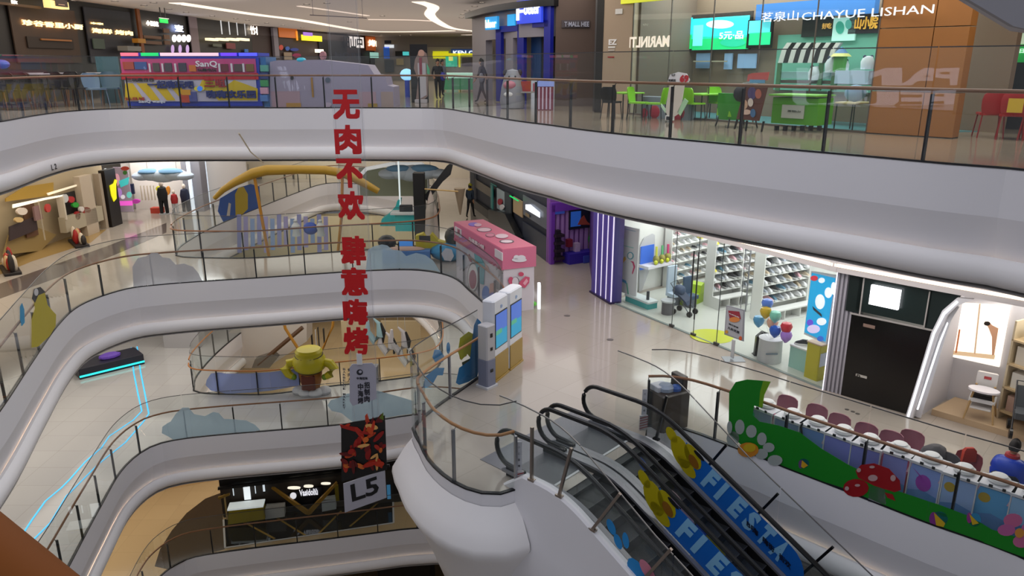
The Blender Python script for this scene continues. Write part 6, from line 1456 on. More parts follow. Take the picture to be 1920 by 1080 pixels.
sticker('blue_leaf_sticker', 'small bright blue leaf sticker left of the yellow blob', resample(sub(sBl, (-14.2, 23.5), (-12.0, 16.5)), .7), zB, [(M('2090c0', .5), [(36, 575), (40, 568), (44, 580), (45, 605), (39, 612), (36, 598)])])
pC = resample(sub(sC, (-13.7, 24.6), (0.5, 26)), .8)
sticker('cloud_sticker', 'large pale blue cloud sticker left on the lower gallery glass', pC, LZ['C'], [(CLOUDFILM, [(303, 812), (304, 800), (320, 790), (330, 775), (342, 764), (354, 764), (364, 776), (384, 780), (400, 772), (410, 774), (420, 785), (440, 786), (462, 788), (478, 796), (488, 806), (480, 808), (325, 824)])])
sticker('cloud_sticker', 'grey blue cloud sticker behind the clear banner on the lower gallery glass', pC, LZ['C'], [(CLOUDFILM, [(614, 760), (620, 750), (634, 746), (650, 738), (700, 730), (776, 752), (776, 775), (690, 788), (660, 790), (640, 774), (622, 770)])])
pV2 = resample(sub(sV2, (-14.1, 31.0), (-3.5, 33.4)), .8)
sticker('cloud_sticker', 'blue violet cloud film on the oval glass left of the yellow figure', pV2, LZ['C'], [(CLOUDBLUE, [(386, 722), (388, 712), (396, 700), (410, 698), (424, 700), (560, 690), (562, 722), (425, 738), (408, 734), (396, 732)])], side=-1)
pV3 = resample(sub(sV2, (-14.6, 36), (-13.0, 51)), 1.5)
sticker('figure_frieze_sticker', 'blue frieze sticker with a plain yellow shape on the rear well glass', pV3, zB, [(M('0c50a8', .5), [(412, 372), (446, 352), (470, 345), (486, 350), (486, 390), (450, 404), (418, 416), (408, 396)]), (M('b8a010', .5), [(441, 404), (440, 364), (446, 352), (456, 350), (464, 364), (464, 392), (454, 402)]), (M('c8c4bc', .5), [(424, 405), (428, 380), (432, 382), (430, 405)])], side=1)

# =============================================================== PLAY TABLES AND CHAIRS
TF = M('d8d8dc', .45); FLUFF = M('e6e6e4', .9); CHR = M('84505c', .6)
front_px = [(1427, 768), (1476, 787), (1524, 802), (1572, 819), (1624, 837), (1680, 852), (1737, 872), (1801, 895), (1867, 914), (1932, 936)]
ft = [P(x, y, zB + .86) for x, y in front_px]
look = ['blue-violet front with a green ghost motif, first from the escalator', 'grey-blue front, second from the escalator', 'blue front with a black hook, third from the escalator', 'plain violet front, fourth from the escalator', 'plain violet front above the mushroom cap, fifth from the escalator', 'violet front partly behind the mushroom, sixth from the escalator',
        'blue front with a magenta fish, seventh from the escalator', 'sky front with a yellow sun, left of two', 'sun front crossed by the glass joint', 'pale blue front, cut by the right picture edge']
fcol = ['a4a8cc', '8c9cc0', '7c9cdc', '8488d8', '8488d8', '8c94dc', '8ca4e4', '9cb8e8', '5ca8dc', '94c4ec']
for i, p in enumerate(ft):
    q0 = ft[max(i - 1, 0)]; q1 = ft[min(i + 1, len(ft) - 1)]; t = (q1 - q0); t.z = 0; t.normalize(); rz = math.atan2(t.y, t.x)
    n = Vector((-t.y, t.x, 0))   # to the room
    r = thing('play_table', 'play table with ' + look[i], 'table', (p.x, p.y, zB), rz)
    wd = .50
    mb = MB(M(fcol[i], .5)); mb.bbox(-wd / 2, 0, .06, wd / 2, .02, .80, .004); fp = mb.build('front_panel', r)
    for x in (-wd / 2 - .02, wd / 2): mb = MB(TF); mb.box(x, -.01, 0, x + .02, .04, .84); mb.build('frame_leg', r)
    for x in (-wd / 2 - .02, wd / 2): mb = MB(TF); mb.box(x, .36, 0, x + .02, .40, .84); mb.build('frame_leg', r)
    mb = MB(TF); mb.bbox(-wd / 2 - .03, -.02, .82, wd / 2 + .03, .42, .87, .01); mb.build('tabletop', r)
    mb = MB(FLUFF); mb.smooth = True; mb.lathe([(0, .87), (.14, .87), (.175, .91), (.17, .95), (.11, .99), (0, 1.0)], 0, .22, 20); mb.lathe([(.08, .985), (.12, 1.0), (.08, 1.015), (0, 1.005)], 0, .22, 16); mb.build('round_cushion', r)
    mb = MB(BLACK); mb.box(-.1, -.03, .85, -.04, -.02, .9); mb.build('clip', r); mb = MB(BLACK); mb.box(.1, -.03, .84, .15, -.02, .89); mb.build('clip', r)
    if i == 0: mb = MB(M('48b890', .5)); mb.slab([(-.2 + .07 * math.cos(a), -.002, .68 + .07 * math.sin(a)) for a in [k * .6 for k in range(10)]], (0, -.003, 0)); mb.build('motif_print', fp)
    if i == 2: mb = MB(BLACK); mb.tube([(-.2, -.02, .9), (-.22, -.03, .8), (-.18, -.03, .65), (-.1, -.03, .5)], .02, 6); mb.build('hook', r)
    if i == 6: mb = MB(M('a03cb0', .5)); mb.slab([(.13 * math.cos(a) + (.12 if math.cos(a) > .6 else 0) * 0, -.002, .5 + .16 * math.sin(a)) for a in [k * .45 for k in range(14)]], (0, -.003, 0)); mb.slab([(-.2, -.002, .72), (-.05, -.002, .62), (-.02, -.002, .56)], (0, -.003, 0)); mb.build('motif_print', fp)
    if i in (7, 8): mb = MB(M('b89820', .5)); mb.slab([(-.13 + .09 * math.cos(a), -.002, .62 + .09 * math.sin(a)) for a in [k * .45 for k in range(14)]], (0, -.003, 0)); mb.build('motif_print', fp)
    if i > 2:
        mb = MB(M('5c8cc8', .5)); mb.slab([(-wd / 2 + .01, -.001, .08), (wd / 2 - .01, -.001, .08), (wd / 2 - .01, -.001, .3), (0, -.001, .36), (-wd / 2 + .01, -.001, .28)], (0, -.002, 0)); mb.build('lower_band_print', fp)
    # pink bracket between this table and the next
    if i < len(ft) - 1:
        g = p.lerp(ft[i + 1], .5); mb = MB(M('b85878', .5)); mb.box(-.05, 0.02, .55, .05, .06, .86); mb.m(M('d8b0c0', .5)); mb.slab([(-.05, .0, .6), (-.02, .0, .6), (.05, .0, .84), (.02, .0, .84)], (0, .02, 0)); mb.m(M(['60303c', '8c2430'][i % 2], .5)); mb.box(-.045, .02, .03, .045, .06, .55)
        o = mb.build('tray_rack'); o.location = (g.x, g.y, zB); o.rotation_euler = (0, 0, rz); tag(o, 'narrow pink and dark tray rack beside the ' + look[i].split(',')[-1].strip() + ' play table' if i not in (7, 8) else ['tray rack between the two sun fronted play tables', 'tray rack right of the sun fronted table crossed by the joint'][i - 7], 'rack')
    chairs_px = [(1461, 755, 'mauve moulded chair nearest the green wave sticker'), (1516, 772, 'mauve moulded chair, second from the green wave sticker'), (1558, 790, 'mauve moulded chair, third from the green wave sticker'), (1608, 808, 'mauve moulded chair, fourth from the green wave sticker'),
             (1655, 823, 'mauve moulded chair half hidden beside the fully visible one'), (1694, 822, 'mauve moulded chair with a fully visible back and black leg'), (1800, 862, 'mauve chair with a red cloth, right of the grey coat')]
for i, (x, y, lb) in enumerate(chairs_px):
    p = P(x, y, zB + .72); chair('moulded_chair', lb, 'chair', (p.x + .05, p.y - .1, zB), -.75, M('98606c' if i != 6 else '984850', .6), M('5a4a48', .5), s=.98)
    if i == 6:
        mb = MB(M('b83420', .7)); mb.smooth = True; mb.loft([[(-.13, -.02, 0), (.13, -.02, 0), (.12, .06, 0), (-.12, .06, 0)], [(-.11, -.02, .22), (.11, -.02, .22), (.11, .06, .22), (-.11, .06, .22)], [(-.07, 0, .27), (.07, 0, .27), (.07, .05, .27), (-.07, .05, .27)]]); o = one(mb, 'red_cloth', 'orange red cloth hung over the rightmost mauve chair', 'cloth'); o.location = (p.x + .16, p.y + .02, zB + .68)
ch2 = P(1752, 848, zB + .8); cc = chair('moulded_chair', 'chair fully covered by a draped grey coat', 'chair', (ch2.x, ch2.y - .3, zB), -.75, M('5c5658', .8), M('3a3636', .5))
mb = MB(M('5c585a', .85)); mb.smooth = True
mb.loft([[(k * .27 * math.cos(a) * (1 + .12 * math.sin(3 * a)), k * .17 * math.sin(a), z) for a in [2 * math.pi * i / 16 for i in range(16)]] for z, k in ((.3, 1.1), (.5, 1.05), (.75, .95), (.9, .75), (.97, .35))])
o = one(mb, 'coat', 'dark grey coat draped over a chair behind the play tables', 'coat'); o.location = (ch2.x, ch2.y, zB + .28)

# =============================================================== PEOPLE
def person(name, label, loc, rz, pose, top, legs, skin='b08468', hair='120e0d', scale=1.0, extras=(), hairlen=.0):
    """continuous skinned body; pose gives joints (x right, y forward -, z up)"""
    J, R, Ed = [], [], []
    def j(p, r): J.append(Vector(p)); R.append(r); return len(J) - 1
    pel = j(pose['pelvis'], .135); wa = j(pose['waist'], .12); che = j(pose['chest'], .15); nk0 = j(pose['neck'], .065); hd = j(pose['head0'], .06)
    Ed += [(pel, wa), (wa, che), (che, nk0), (nk0, hd)]
    for sd in ('l', 'r'):
        sh = j(pose['sh' + sd], .062); el = j(pose['el' + sd], .044); wr_ = j(pose['wr' + sd], .03); pm = j(pose['wr' + sd] + (Vector(pose['wr' + sd]) - Vector(pose['el' + sd])).normalized() * .07 if False else Vector(pose['wr' + sd]) + (Vector(pose['wr' + sd]) - Vector(pose['el' + sd])).normalized() * .07, .032)
        Ed += [(che, sh), (sh, el), (el, wr_), (wr_, pm)]
        hp = j(pose['hp' + sd], .10); kn_ = j(pose['kn' + sd], .062); an = j(pose['an' + sd], .04); to = j(pose['to' + sd], .035)
        Ed += [(pel, hp), (hp, kn_), (kn_, an), (an, to)]
    me = bpy.data.meshes.new('body'); me.from_pydata([tuple(v) for v in J], Ed, [])
    ob = bpy.data.objects.new('body', me); COL.objects.link(ob)
    mo = ob.modifiers.new('skin', 'SKIN'); mo.use_smooth_shade = True
    for i, sv in enumerate(me.skin_vertices[0].data): sv.radius = (R[i], R[i]); sv.use_root = (i == 0)
    ms = ob.modifiers.new('sub', 'SUBSURF'); ms.levels = 2; ms.render_levels = 2
    dg = bpy.context.evaluated_depsgraph_get(); m2 = bpy.data.meshes.new_from_object(ob.evaluated_get(dg))
    bpy.data.objects.remove(ob)
    # head, face and fingers joined to the body mesh
    b = MB(); b.smooth = True
    b.m(M(skin, .6)); H = Vector(pose['head']); b.T = Matrix.Translation(H) @ Matrix.Rotation(pose.get('turn', 0), 4, 'Z') @ Matrix.Rotation(pose.get('nod', 0), 4, 'X')
    b.loft([[(.076 * k * math.cos(a), .092 * k * math.sin(a) + dy, z) for a in [2 * math.pi * i / 14 for i in range(14)]] for z, k, dy in ((-.12, .35, -.03), (-.105, .6, -.02), (-.06, .86, -.005), (0, 1, 0), (.05, .98, .005), (.09, .75, .005), (.115, .3, .005))])
    b.loft([[(-.014, -.088, -.035), (.014, -.088, -.035), (.01, -.118, -.04), (-.01, -.118, -.04)], [(-.006, -.09, .01), (.006, -.09, .01), (.004, -.098, .01), (-.004, -.098, .01)]])
    for x in (-.08, .08): b.ball((x, 0, -.01), (.012, .022, .032), 8)
    b.m(M('1a1412')); b.ball((-.03, -.086, .005), (.012, .008, .007), 6); b.ball((.03, -.086, .005), (.012, .008, .007), 6); b.m(M('8a4038')); b.ball((0, -.086, -.065), (.022, .008, .006), 6)
    b.m(M(skin, .6)); b.T = Matrix.Identity(4)
    for sd, sg in (('l', -1), ('r', 1)):
        w0 = Vector(pose['wr' + sd]); d = (w0 - Vector(pose['el' + sd])).normalized(); q = d.cross(Vector((0, 1, .2))).normalized()
        for k in range(4):
            a = w0 + d * .08 + q * (k - 1.5) * .018; L_ = (.062, .072, .066, .052)[k]
            b.tube([a, a + d * L_ * .6 + Vector((0, -.006, 0)), a + d * L_ + Vector((0, -.02, 0))], [.009, .0085, .007], 6)
        a = w0 + d * .04 + q * -sg * .03; b.tube([a, a + d * .03 + q * -sg * .025, a + d * .055 + q * -sg * .03 + Vector((0, -.012, 0))], [.011, .010, .008], 6)
    v0 = [tuple(v.co) for v in m2.vertices]; base = len(v0)
    fs = [tuple(p.vertices) for p in m2.polygons] + [tuple(base + i for i in f) for f in b.f]
    mats = [M(skin, .6), M(top, .7), M(legs, .7), M('181614', .6)] + b.mats
    mi = []
    zw = pose['pelvis'][2] + .06; wl_, wr2 = Vector(pose['wrl']), Vector(pose['wrr']); nk = Vector(pose['neck']); ank = max(pose['anl'][2], pose['anr'][2])
    for p in m2.polygons:
        c = p.center
        if (c - Vector(pose['wrl'])).length < .09 or (c - Vector(pose['wrr'])).length < .09: mi.append(0)
        elif (c - Vector(pose['head0'])).length < .09: mi.append(0)
        elif min((c - Vector(pose[k])).length for k in ('tol', 'tor', 'anl', 'anr')) < .10: mi.append(3)
        elif min((c - Vector(pose[k])).length for k in ('knl', 'knr')) < .28 or c.z < zw and (c - Vector(pose['ell'])).length > .16 and (c - Vector(pose['elr'])).length > .16: mi.append(2)
        else: mi.append(1)
    mi += [4 + i for i in b.mi]
    m3 = bpy.data.meshes.new('body'); m3.from_pydata(v0 + b.v, [], fs)
    for m in mats: m3.materials.append(m)
    m3.polygons.foreach_set('material_index', mi); m3.polygons.foreach_set('use_smooth', [True] * len(fs)); m3.update()
    r = thing(name, label, 'person', loc, rz); r.scale = (scale,) * 3
    o = bpy.data.objects.new('body', m3); COL.objects.link(o); o.parent = r
    hb = MB(M(hair, .7)); hb.smooth = True; hb.T = Matrix.Translation(H) @ Matrix.Rotation(pose.get('turn', 0), 4, 'Z') @ Matrix.Rotation(pose.get('nod', 0), 4, 'X')
    hb.loft([[(.088 * k * math.cos(a), .10 * k * math.sin(a) + dy, z + (.03 if math.sin(a) < -.3 else 0)) for a in [2 * math.pi * i / 16 for i in range(16)]] for z, k, dy in ((-.07 - hairlen, .7 if hairlen else .78, .035), (-.03, .98, .022), (.03, 1.04, .012), (.08, .88, .01), (.12, .5, .01), (.135, .1, .01))]); hb.build('hair', r)
    for nm, f in extras:
        mb = MB(); mb.smooth = True; f(mb, pose); mb.build(nm, r)
    return r
def stand(step=.12, arm=.0, fwd=0):
    return dict(pelvis=(0, 0, .93), waist=(0, 0, 1.1), chest=(0, .01, 1.32), neck=(0, 0, 1.47), head0=(0, -.01, 1.53), head=(0, -.02, 1.63), shl=(-.19, 0, 1.40), shr=(.19, 0, 1.40), ell=(-.25, .03 + arm, 1.13), elr=(.25, .03 - arm, 1.13),
                wrl=(-.24, -.06 + 2 * arm - fwd, .9 + fwd), wrr=(.24, -.06 - 2 * arm - fwd, .9 + fwd), hpl=(-.095, 0, .88), hpr=(.095, 0, .88), knl=(-.1, -step * .5, .49), knr=(.1, step * .3, .49), anl=(-.1, -step, .08), anr=(.1, step, .1), tol=(-.11, -step - .13, .035), tor=(.11, step - .12, .04))
def bag(c, m): return lambda mb, p: (mb.m(M(m, .6)), mb.ball(c, (.16, .1, .2), 12))
person('person', 'person in black jacket and trousers with yellow cap walking the middle concourse', tuple(PB(882, 408)), 2.6, stand(.2, .05), '1c2c40', '0c0c10', extras=[('cap', lambda mb, p: (mb.m(M('a8a420', .6)), mb.lathe([(.1, 1.66), (.1, 1.72), (.06, 1.78), (0, 1.79)], 0, -.02), mb.box(-.07, -.2, 1.665, .07, -.08, 1.68))), ('scarf', lambda mb, p: (mb.m(M('d0a828', .6)), mb.lathe([(.08, 1.42), (.13, 1.44), (.13, 1.50), (.08, 1.52)], 0, -.01)))])
person('person', 'person in dark clothes standing left of the mint counter', tuple(P(822, 186, 0)), .4, stand(.08, .02, .1), '15151c', '121216', extras=[('bag', bag((.22, -.05, 1.0), '2830a0'))])
person('person', 'person in black coat with light bag walking near the blue portal', tuple(P(904, 192, 0)), -1.9, stand(.25, .08), '0e0e14', '2a2624', hairlen=.12, extras=[('bag', bag((.2, .05, 1.0), '787c88'))])
person('person', 'second distant person in pale top beside the dark clothed one', tuple(P(830, 180, 0)), .9, stand(.1, .03), '8890a0', '22242c')
sit = dict(pelvis=(0, .05, .52), waist=(0, .04, .68), chest=(0, -.02, .92), neck=(0, -.05, 1.07), head0=(0, -.07, 1.13), head=(0, -.10, 1.22), shl=(-.2, -.02, 1.0), shr=(.2, -.02, 1.0), ell=(-.28, -.10, .76), elr=(.28, -.10, .76), wrl=(-.16, -.33, .78), wrr=(.16, -.33, .78),
           hpl=(-.1, 0, .50), hpr=(.1, 0, .50), knl=(-.13, -.42, .50), knr=(.13, -.42, .50), anl=(-.12, -.40, .09), anr=(.12, -.40, .09), tol=(-.13, -.54, .04), tor=(.13, -.54, .04), nod=.35)
pp = P(1886, 838, zB + 1.2)
person('person', 'seated person in a bright blue quilted jacket seen from behind, right edge', (pp.x + .05, pp.y - .12, zB), 2.35, sit, '10389c', '14141c', extras=[('jacket', lambda mb, p: (mb.m(M('0c3cb4', .35)), mb.loft([[(k * .27 * math.cos(a), .03 + k * .19 * math.sin(a), z) for a in [2 * math.pi * i / 18 for i in range(18)]] for z, k in ((.45, 1.0), (.6, 1.05), (.63, 1.0), (.78, 1.06), (.81, 1.0), (.93, 1.02), (1.02, .8), (1.06, .5))]))), ('collar', lambda mb, p: (mb.m(M('a81c28', .6)), mb.lathe([(.08, 1.03), (.12, 1.05), (.11, 1.11), (.07, 1.12)], 0, -.05)))])
chair('moulded_chair', 'dark chair under the seated person in blue', 'chair', (pp.x + .05, pp.y - .12, zB), 2.35, M('1c2030', .6), M('303030', .5))

# =============================================================== HANGING BANNER IN THE VOID
bx0 = PY(615, 200, 16).x; bx1 = PY(730, 900, 16).x
WBn = Wall((bx0, 16), (bx1, 16))
bnr = thing('hanging_banner', 'tall clear hanging banner with a column of bold red characters', 'banner', (PY(665, 480, 16).x, 16, PY(665, 900, 16).z))
def bl(name, items): return locpart2(bnr, name, WBn, items)
u0, z0, u1, z1 = WBn.rect(634, -20, 726, 905)
mb = MB(FILM); WBn.box(mb, WBn.sz(636, 400)[0], WBn.sz(650, 905)[1], WBn.sz(692, 400)[0], 6.0, 0, .004); o = mb.build('clear_strip', bnr); o.data.transform(bnr.matrix_basis.inverted())
REDC = M('c80a12', .45)
for ch, a, b, c, d in (('无', 622, 168, 676, 224), ('肉', 626, 234, 679, 289), ('不', 629, 297, 682, 352), ('欢', 632, 358, 685, 412), ('肆', 637, 442, 688, 497), ('意', 638, 501, 691, 554), ('嗨', 642, 560, 691, 609), ('烤', 643, 613, 693, 664)):
    bl('red_character', [tx(REDC, ch, a, b, c, d, .006, .02, .042)])
tg = M('a9a7b4', .5)
bl('tag_card', [('p', tg, [(656, 688), (662, 682), (698, 680), (705, 688), (706, 745), (704, 748), (662, 760), (656, 752)], .006, .02)])
bl('white_clip', [rr(M('d8d8d8', .4), 669, 662, 680, 682, .02, .04)])
bl('tag_lettering', [('e', M('26262e'), 675, 697, 6, 5.5, .028, .004), ('e', tg, 676, 696, 3, 2.6, .033, .002)] + [tx(M('26262e'), c, 671, 718 + 13 * i, 682, 730 + 13 * i, .028, .004, .03) for i, c in enumerate('中海烤')] + [tx(M('26262e'), c, 683, 715 + 13 * i, 694, 727 + 13 * i, .028, .004, .03) for i, c in enumerate('招制肉')] +
   [tx(M('26262e'), '中海招来', 669, 706, 690, 711, .028, .003)] + [tx(M('3a3a44'), c, 643, 690 + 5.2 * i, 648, 694 + 5.2 * i, .006, .004) for i, c in enumerate('BARBECUE MARKET') if c != ' '] + [tx(M('3a3a44'), c, 652, 690 + 9 * i, 658, 697 + 9 * i, .006, .004) for i, c in enumerate('烤肉人')])
bl('food_board', [('p', M('14100f', .5), [(640, 795), (641, 902), (726, 880), (722, 778), (690, 786), (664, 790)], .01, .02)])
random.seed(3)
its = []
cols = ['a01c12', 'c03418', '8c1410', 'c8481c', 'd06a28', 'b02818', '701010', 'e0a860', '5c1010']
for i in range(46):
    x = 646 + random.random() * 70; y = 796 + random.random() * 88
    a = random.random() * 3.14; L_ = 5 + random.random() * 11; w_ = 2 + random.random() * 3.5
    y = min(y, 886 - (x - 640) * .2 - L_ * .5); y = max(y, 792 - (x - 640) * .1 + L_ * .4)
    pts = [(x + L_ * math.cos(t) * math.cos(a) - w_ * math.sin(t) * math.sin(a), y + L_ * math.cos(t) * math.sin(a) + w_ * math.sin(t) * math.cos(a)) for t in [k * .628 for k in range(10)]]
    its.append(('p', M(cols[i % 9], .4), pts, .034 + .0012 * i, .001))
its += [('p', M('a01c10', .4), [(638, 794), (648, 797), (672, 800), (668, 808), (640, 800)], .03, .02), ('p', M('b83c20', .4), [(686, 790), (685, 778), (689, 774), (694, 790)], .03, .02), ('p', M('5c0c10', .4), [(694, 792), (700, 780), (703, 790), (712, 778), (716, 774), (718, 790)], .03, .02), ('p', M('586c18', .4), [(712, 782), (719, 771), (720, 786)], .035, .02)]
bl('printed_food', its)
bl('level_board', [('p', M('b4b2bc', .5), [(644, 906), (722, 880), (725, 932), (647, 960)], .01, .02)])
o0, o1, o2 = (Vector(WBn.pt(*WBn.sz(x, y), .034)) for x, y in ((661, 940), (712, 923), (657, 908)))
mb = MB(M('101014', .5)); mb.text('L5', o0, o1 - o0, o2 - o0, (o1 - o0).length, (o2 - o0).length, .004, .025); o = mb.build('level_lettering', bnr); o.data.transform(bnr.matrix_basis.inverted())
bl('clamp', [rr(BLACK, 721, 870, 731, 874, .0, .04)])
for x in (640, 689): 
    u = WBn.sz(x, 400)[0]; mb = MB(M('a8a8a8', .4)); mb.tube([WBn.pt(u, WBn.sz(x, 790)[1], 0), WBn.pt(u, 6.2, 0)], .003, 4); o = mb.build('cord', bnr); o.data.transform(bnr.matrix_basis.inverted())
# number on the slab edge
WLn = Wall((-14.35, 20.5), (-15.0, 25.5)); mb = MB(); _patch(mb, WLn, tx(M('3a3a3c'), 'L 2', 89, 309, 101, 317, .1, .004, .02)); one(mb, 'level_number', 'small dark level number on the white slab lip, upper left', 'number')

# =============================================================== MIDDLE GALLERY, FAR AND LEFT
wLm = struct_wall((-21.0, 12), (-20.3, 37.7), zB, HB, M('b9a684', .6), 'wall_left_main')
wBk = struct_wall((-30, 53), (5, 53), zB, HB, M('cfc4b2', .6), 'wall_back_main')
struct_wall((-1.9, 52.8), (-2.03, 42.0), zB, HB, M('8c8c90', .6), 'wall_corridor_main')
W2 = Wall((-20.8, 20), (-20.1, 37.5))
front(W2, 'gift_shop_front', 'warm gift shop front with wooden shelves below white lit edges', [
    ('lit_shelf_edge', [('p', E('f4ecd8', 1.), [(0, 383), (60, 371), (102, 364), (102, 367), (60, 375), (0, 390)], .5, .05), ('p', E('e8dcc0', .8), [(70, 362), (126, 346), (126, 349), (72, 366)], .4, .05)]),
    ('wood_panel', [('p', M('a8842c', .5), [(36, 350), (90, 342), (90, 366), (0, 378), (0, 372)], .2, .05), ('p', M('6a4a34', .5), [(30, 380), (52, 376), (62, 440), (40, 446)], .2, .05), ('p', M('3a2c2c', .5), [(0, 425), (50, 405), (54, 430), (0, 452)], .35, .05), ('p', M('9c8454', .5), [(10, 440), (60, 425), (100, 440), (70, 470), (0, 478)], .1, .05)]),
    ('post', [rr(M('c8baa0'), 48, 376, 62, 450, .5, .06)]), ('goods', [('e', M('c04038'), 66, 390, 5, 8, .5, .08), ('e', M('e0d0c0'), 16, 396, 10, 7, .5, .08), ('e', M('d0b078'), 10, 412, 8, 5, .5, .08), ('p', M('8c6c68'), [(40, 388), (52, 384), (58, 410), (44, 414)], .45, .08)])])
front(W2, 'cream_pier', 'tall cream panelled pier between gift shop and black shop', [('panel', [rr(M('bfae98', .5), 124, 332, 165, 440, .3, .3), rr(M('a89884', .5), 163, 326, 186, 440, .25, .3)])], 'pier')
front(W2, 'black_pier', 'narrow black shopfront pier with a bright yellow shape', [('panel', [rr(M('16100e', .4), 170, 320, 209, 436, .35, .3)]), ('yellow_shape', [('p', E('e0dc10', .8), [(180, 348), (187, 344), (190, 336), (194, 338), (192, 346), (193, 372), (188, 378), (183, 366)], .66, .03)])], 'pier')
def pile(x, y, seeds, lb):
    p = PB(x + 8, y + 3); random.seed(seeds)
    r = thing('gift_display', lb, 'display', p, -.9); r.scale = (.8, .8, .9); mb = MB(M('1c1614', .5)); mb.bbox(-1.1, -.35, 0, 1.1, .35, .12); mb.build('base', r)
    for i in range(9):
        mb = MB(M(['a01c18', 'd8c8b0', '2c2420', 'b03c28', '8c1c1c', 'c8a070'][i % 6], .6)); mb.smooth = True
        h = .2 + random.random() * .25; mb.ball((-0.9 + .22 * i, random.uniform(-.15, .15), .12 + h * .8), (.14, .14, h), 10); mb.build('plush', r)
pile(140, 455, 1, 'pile of red and cream plush gifts on a black base before the cream pier'); pile(12, 505, 2, 'red and dark plush gifts at the left picture edge')
shf = thing('toy_shelf', 'black shelf bay with red, white and green festive figures', 'shelf', (0, 0, 0)); shf.location = Vector(W2.pt(W2.sz(115, 400)[0], zB, .5))
for it, nm in (([rr(M('15100e', .5), 94, 366, 134, 408, .3, .06)], 'back_panel'), ([rr(M('d0c4b0'), 92, 368, 97, 412, .36, .3)], 'side_panel'), ([rr(M('b0a48c'), 96, 408, 172, 412, .3, .3)], 'shelf_board'),
               ([('e', M('c8c8c4'), 98, 372, 6, 8, .5, .1)], 'figure'), ([('e', M('b02020'), 110, 374, 6, 6, .5, .1)], 'figure'), ([('e', M('2c9c30'), 118, 384, 6, 5, .5, .1)], 'figure'), ([('e', M('b83028'), 137, 394, 10, 6, .5, .1)], 'figure'), ([('e', M('d8d0c8'), 128, 392, 4, 5, .55, .1)], 'figure'), ([('e', M('a02020'), 122, 404, 5, 8, .5, .1)], 'figure')): locpart2(shf, nm, W2, it)
W3 = Wall((-20.6, 37.6), (-17.5, 37.9))
sb = front(W3, 'notice_stand', 'slanting grey notice board on a white pole at the toy shop corner', [('board', [('p', M('4c4c58', .5), [(192, 380), (208, 378), (226, 411), (205, 413)], 0, .04)]), ('printed_notice', [('p', M('8c8478'), [(198, 390), (211, 389), (222, 408), (208, 410)], .045, .01), ('e', M('28384c'), 212, 402, 6, 4, .06, .005)]), ('pole', [rr(E('e8ecf4', .6), 212, 412, 217, 440, -.02, .05)])], 'sign')
front(W3, 'toy_poster', 'tall pastel toy poster with a magenta band', [('panel', [rr(M('c8b8d0'), 204, 316, 244, 400, -.5, .05)]),
    ('printed_picture', [('e', E('e8a8b8', .6), 212, 340, 6, 12, -.44, .01), ('p', E('48c8c8', .7), [(216, 342), (236, 334), (234, 348), (220, 354)], -.44, .01), ('e', E('c090e0', .6), 216, 364, 6, 9, -.44, .01), ('e', E('70d0c8', .6), 236, 368, 5, 6, -.44, .01), rr(E('f060d0', .9), 214, 380, 243, 388, -.44, .01), ('e', M('c84838'), 228, 318, 8, 4, -.44, .01), ('e', M('48883c'), 228, 326, 4, 4, -.43, .01), ('e', E('f0e8f0', .7), 224, 372, 4, 4, -.43, .01)]),
    ('frame', [rr(E('e8f0f4', .9), 196, 318, 201, 390, -.4, .06)])], 'poster')
wSt = struct_wall((-21.2, 41.2), (-14.9, 42.6), zB, HB, M('d8d0c8', .6), 'wall_bright_store')
front(wSt, 'bright_store_interior', 'bright white clothing store interior behind the hanging cloud', [
    ('back_wall', [rr(M('ece4dc', .6), 244, 300, 384, 398, .1, .1)]), ('hanging_clothes', [rr(M('c8b8a0'), 268 + 6 * i, 345, 272 + 6 * i, 372, .5, .2) for i in range(5)] + [rr(M('141c40'), 246, 342, 258, 360, .5, .2)]),
    ('dark_item', [rr(M('101014'), 308, 352, 318, 374, .8, .3), ('e', M('c8c020'), 304, 348, 4, 4, .9, .2), ('e', M('d88828'), 322, 352, 4, 8, .9, .2), ('e', M('181820'), 313, 350, 6, 6, 1., .2), rr(M('1c2040'), 346, 360, 356, 374, .8, .2)]),
    ('rug', [rr(M('b82838'), 246, 371, 258, 376, 1., .2), ('e', M('c840b0'), 264, 371, 8, 4, 1., .2)])], 'store interior')
def mannequin(x, y, lb, c1, c2, h=1.2):
    r = thing('mannequin', lb, 'mannequin', PB(x, y), .2); s = h / 1.2
    mb = MB(M(c1, .7)); mb.smooth = True; mb.lathe([(0, .5 * s), (.16 * s, .52 * s), (.19 * s, .75 * s), (.14 * s, .98 * s), (.05 * s, 1.02 * s), (0, 1.03 * s)]); mb.build('jacket', r)
    mb = MB(M(c2, .7)); mb.smooth = True
    for q in (-1, 1): mb.tube([(q * .08 * s, 0, .55 * s), (q * .1 * s, .02, .04)], [.09 * s, .06 * s], 8)
    mb.build('trousers', r); mb = MB(M('d8c8b8', .6)); mb.smooth = True; mb.ball((0, 0, 1.12 * s), (.08 * s, .09 * s, .11 * s), 10); mb.build('head', r)
    mb = MB(M('b0b0b0')); mb.cyl(0, 0, 0, .03, .2 * s); mb.build('base', r)
mannequin(309, 401, 'child mannequin in black outfit beside the bright store entrance', '0c0c10', '101014', 1.7); mannequin(330, 399, 'child mannequin in red at the bright store entrance', 'a82828', 'c8c8c8', 1.2); mannequin(350, 398, 'dark dressed mannequin near the white pole', '1c2038', '20242c', 1.5)
rbx = MB(M('b83c28')); rbx.bbox(-.3, -.2, 0, .3, .2, .3); o = one(rbx, 'box', 'orange red box on the floor beside the black mannequin', 'box'); o.location = PB(296, 399)
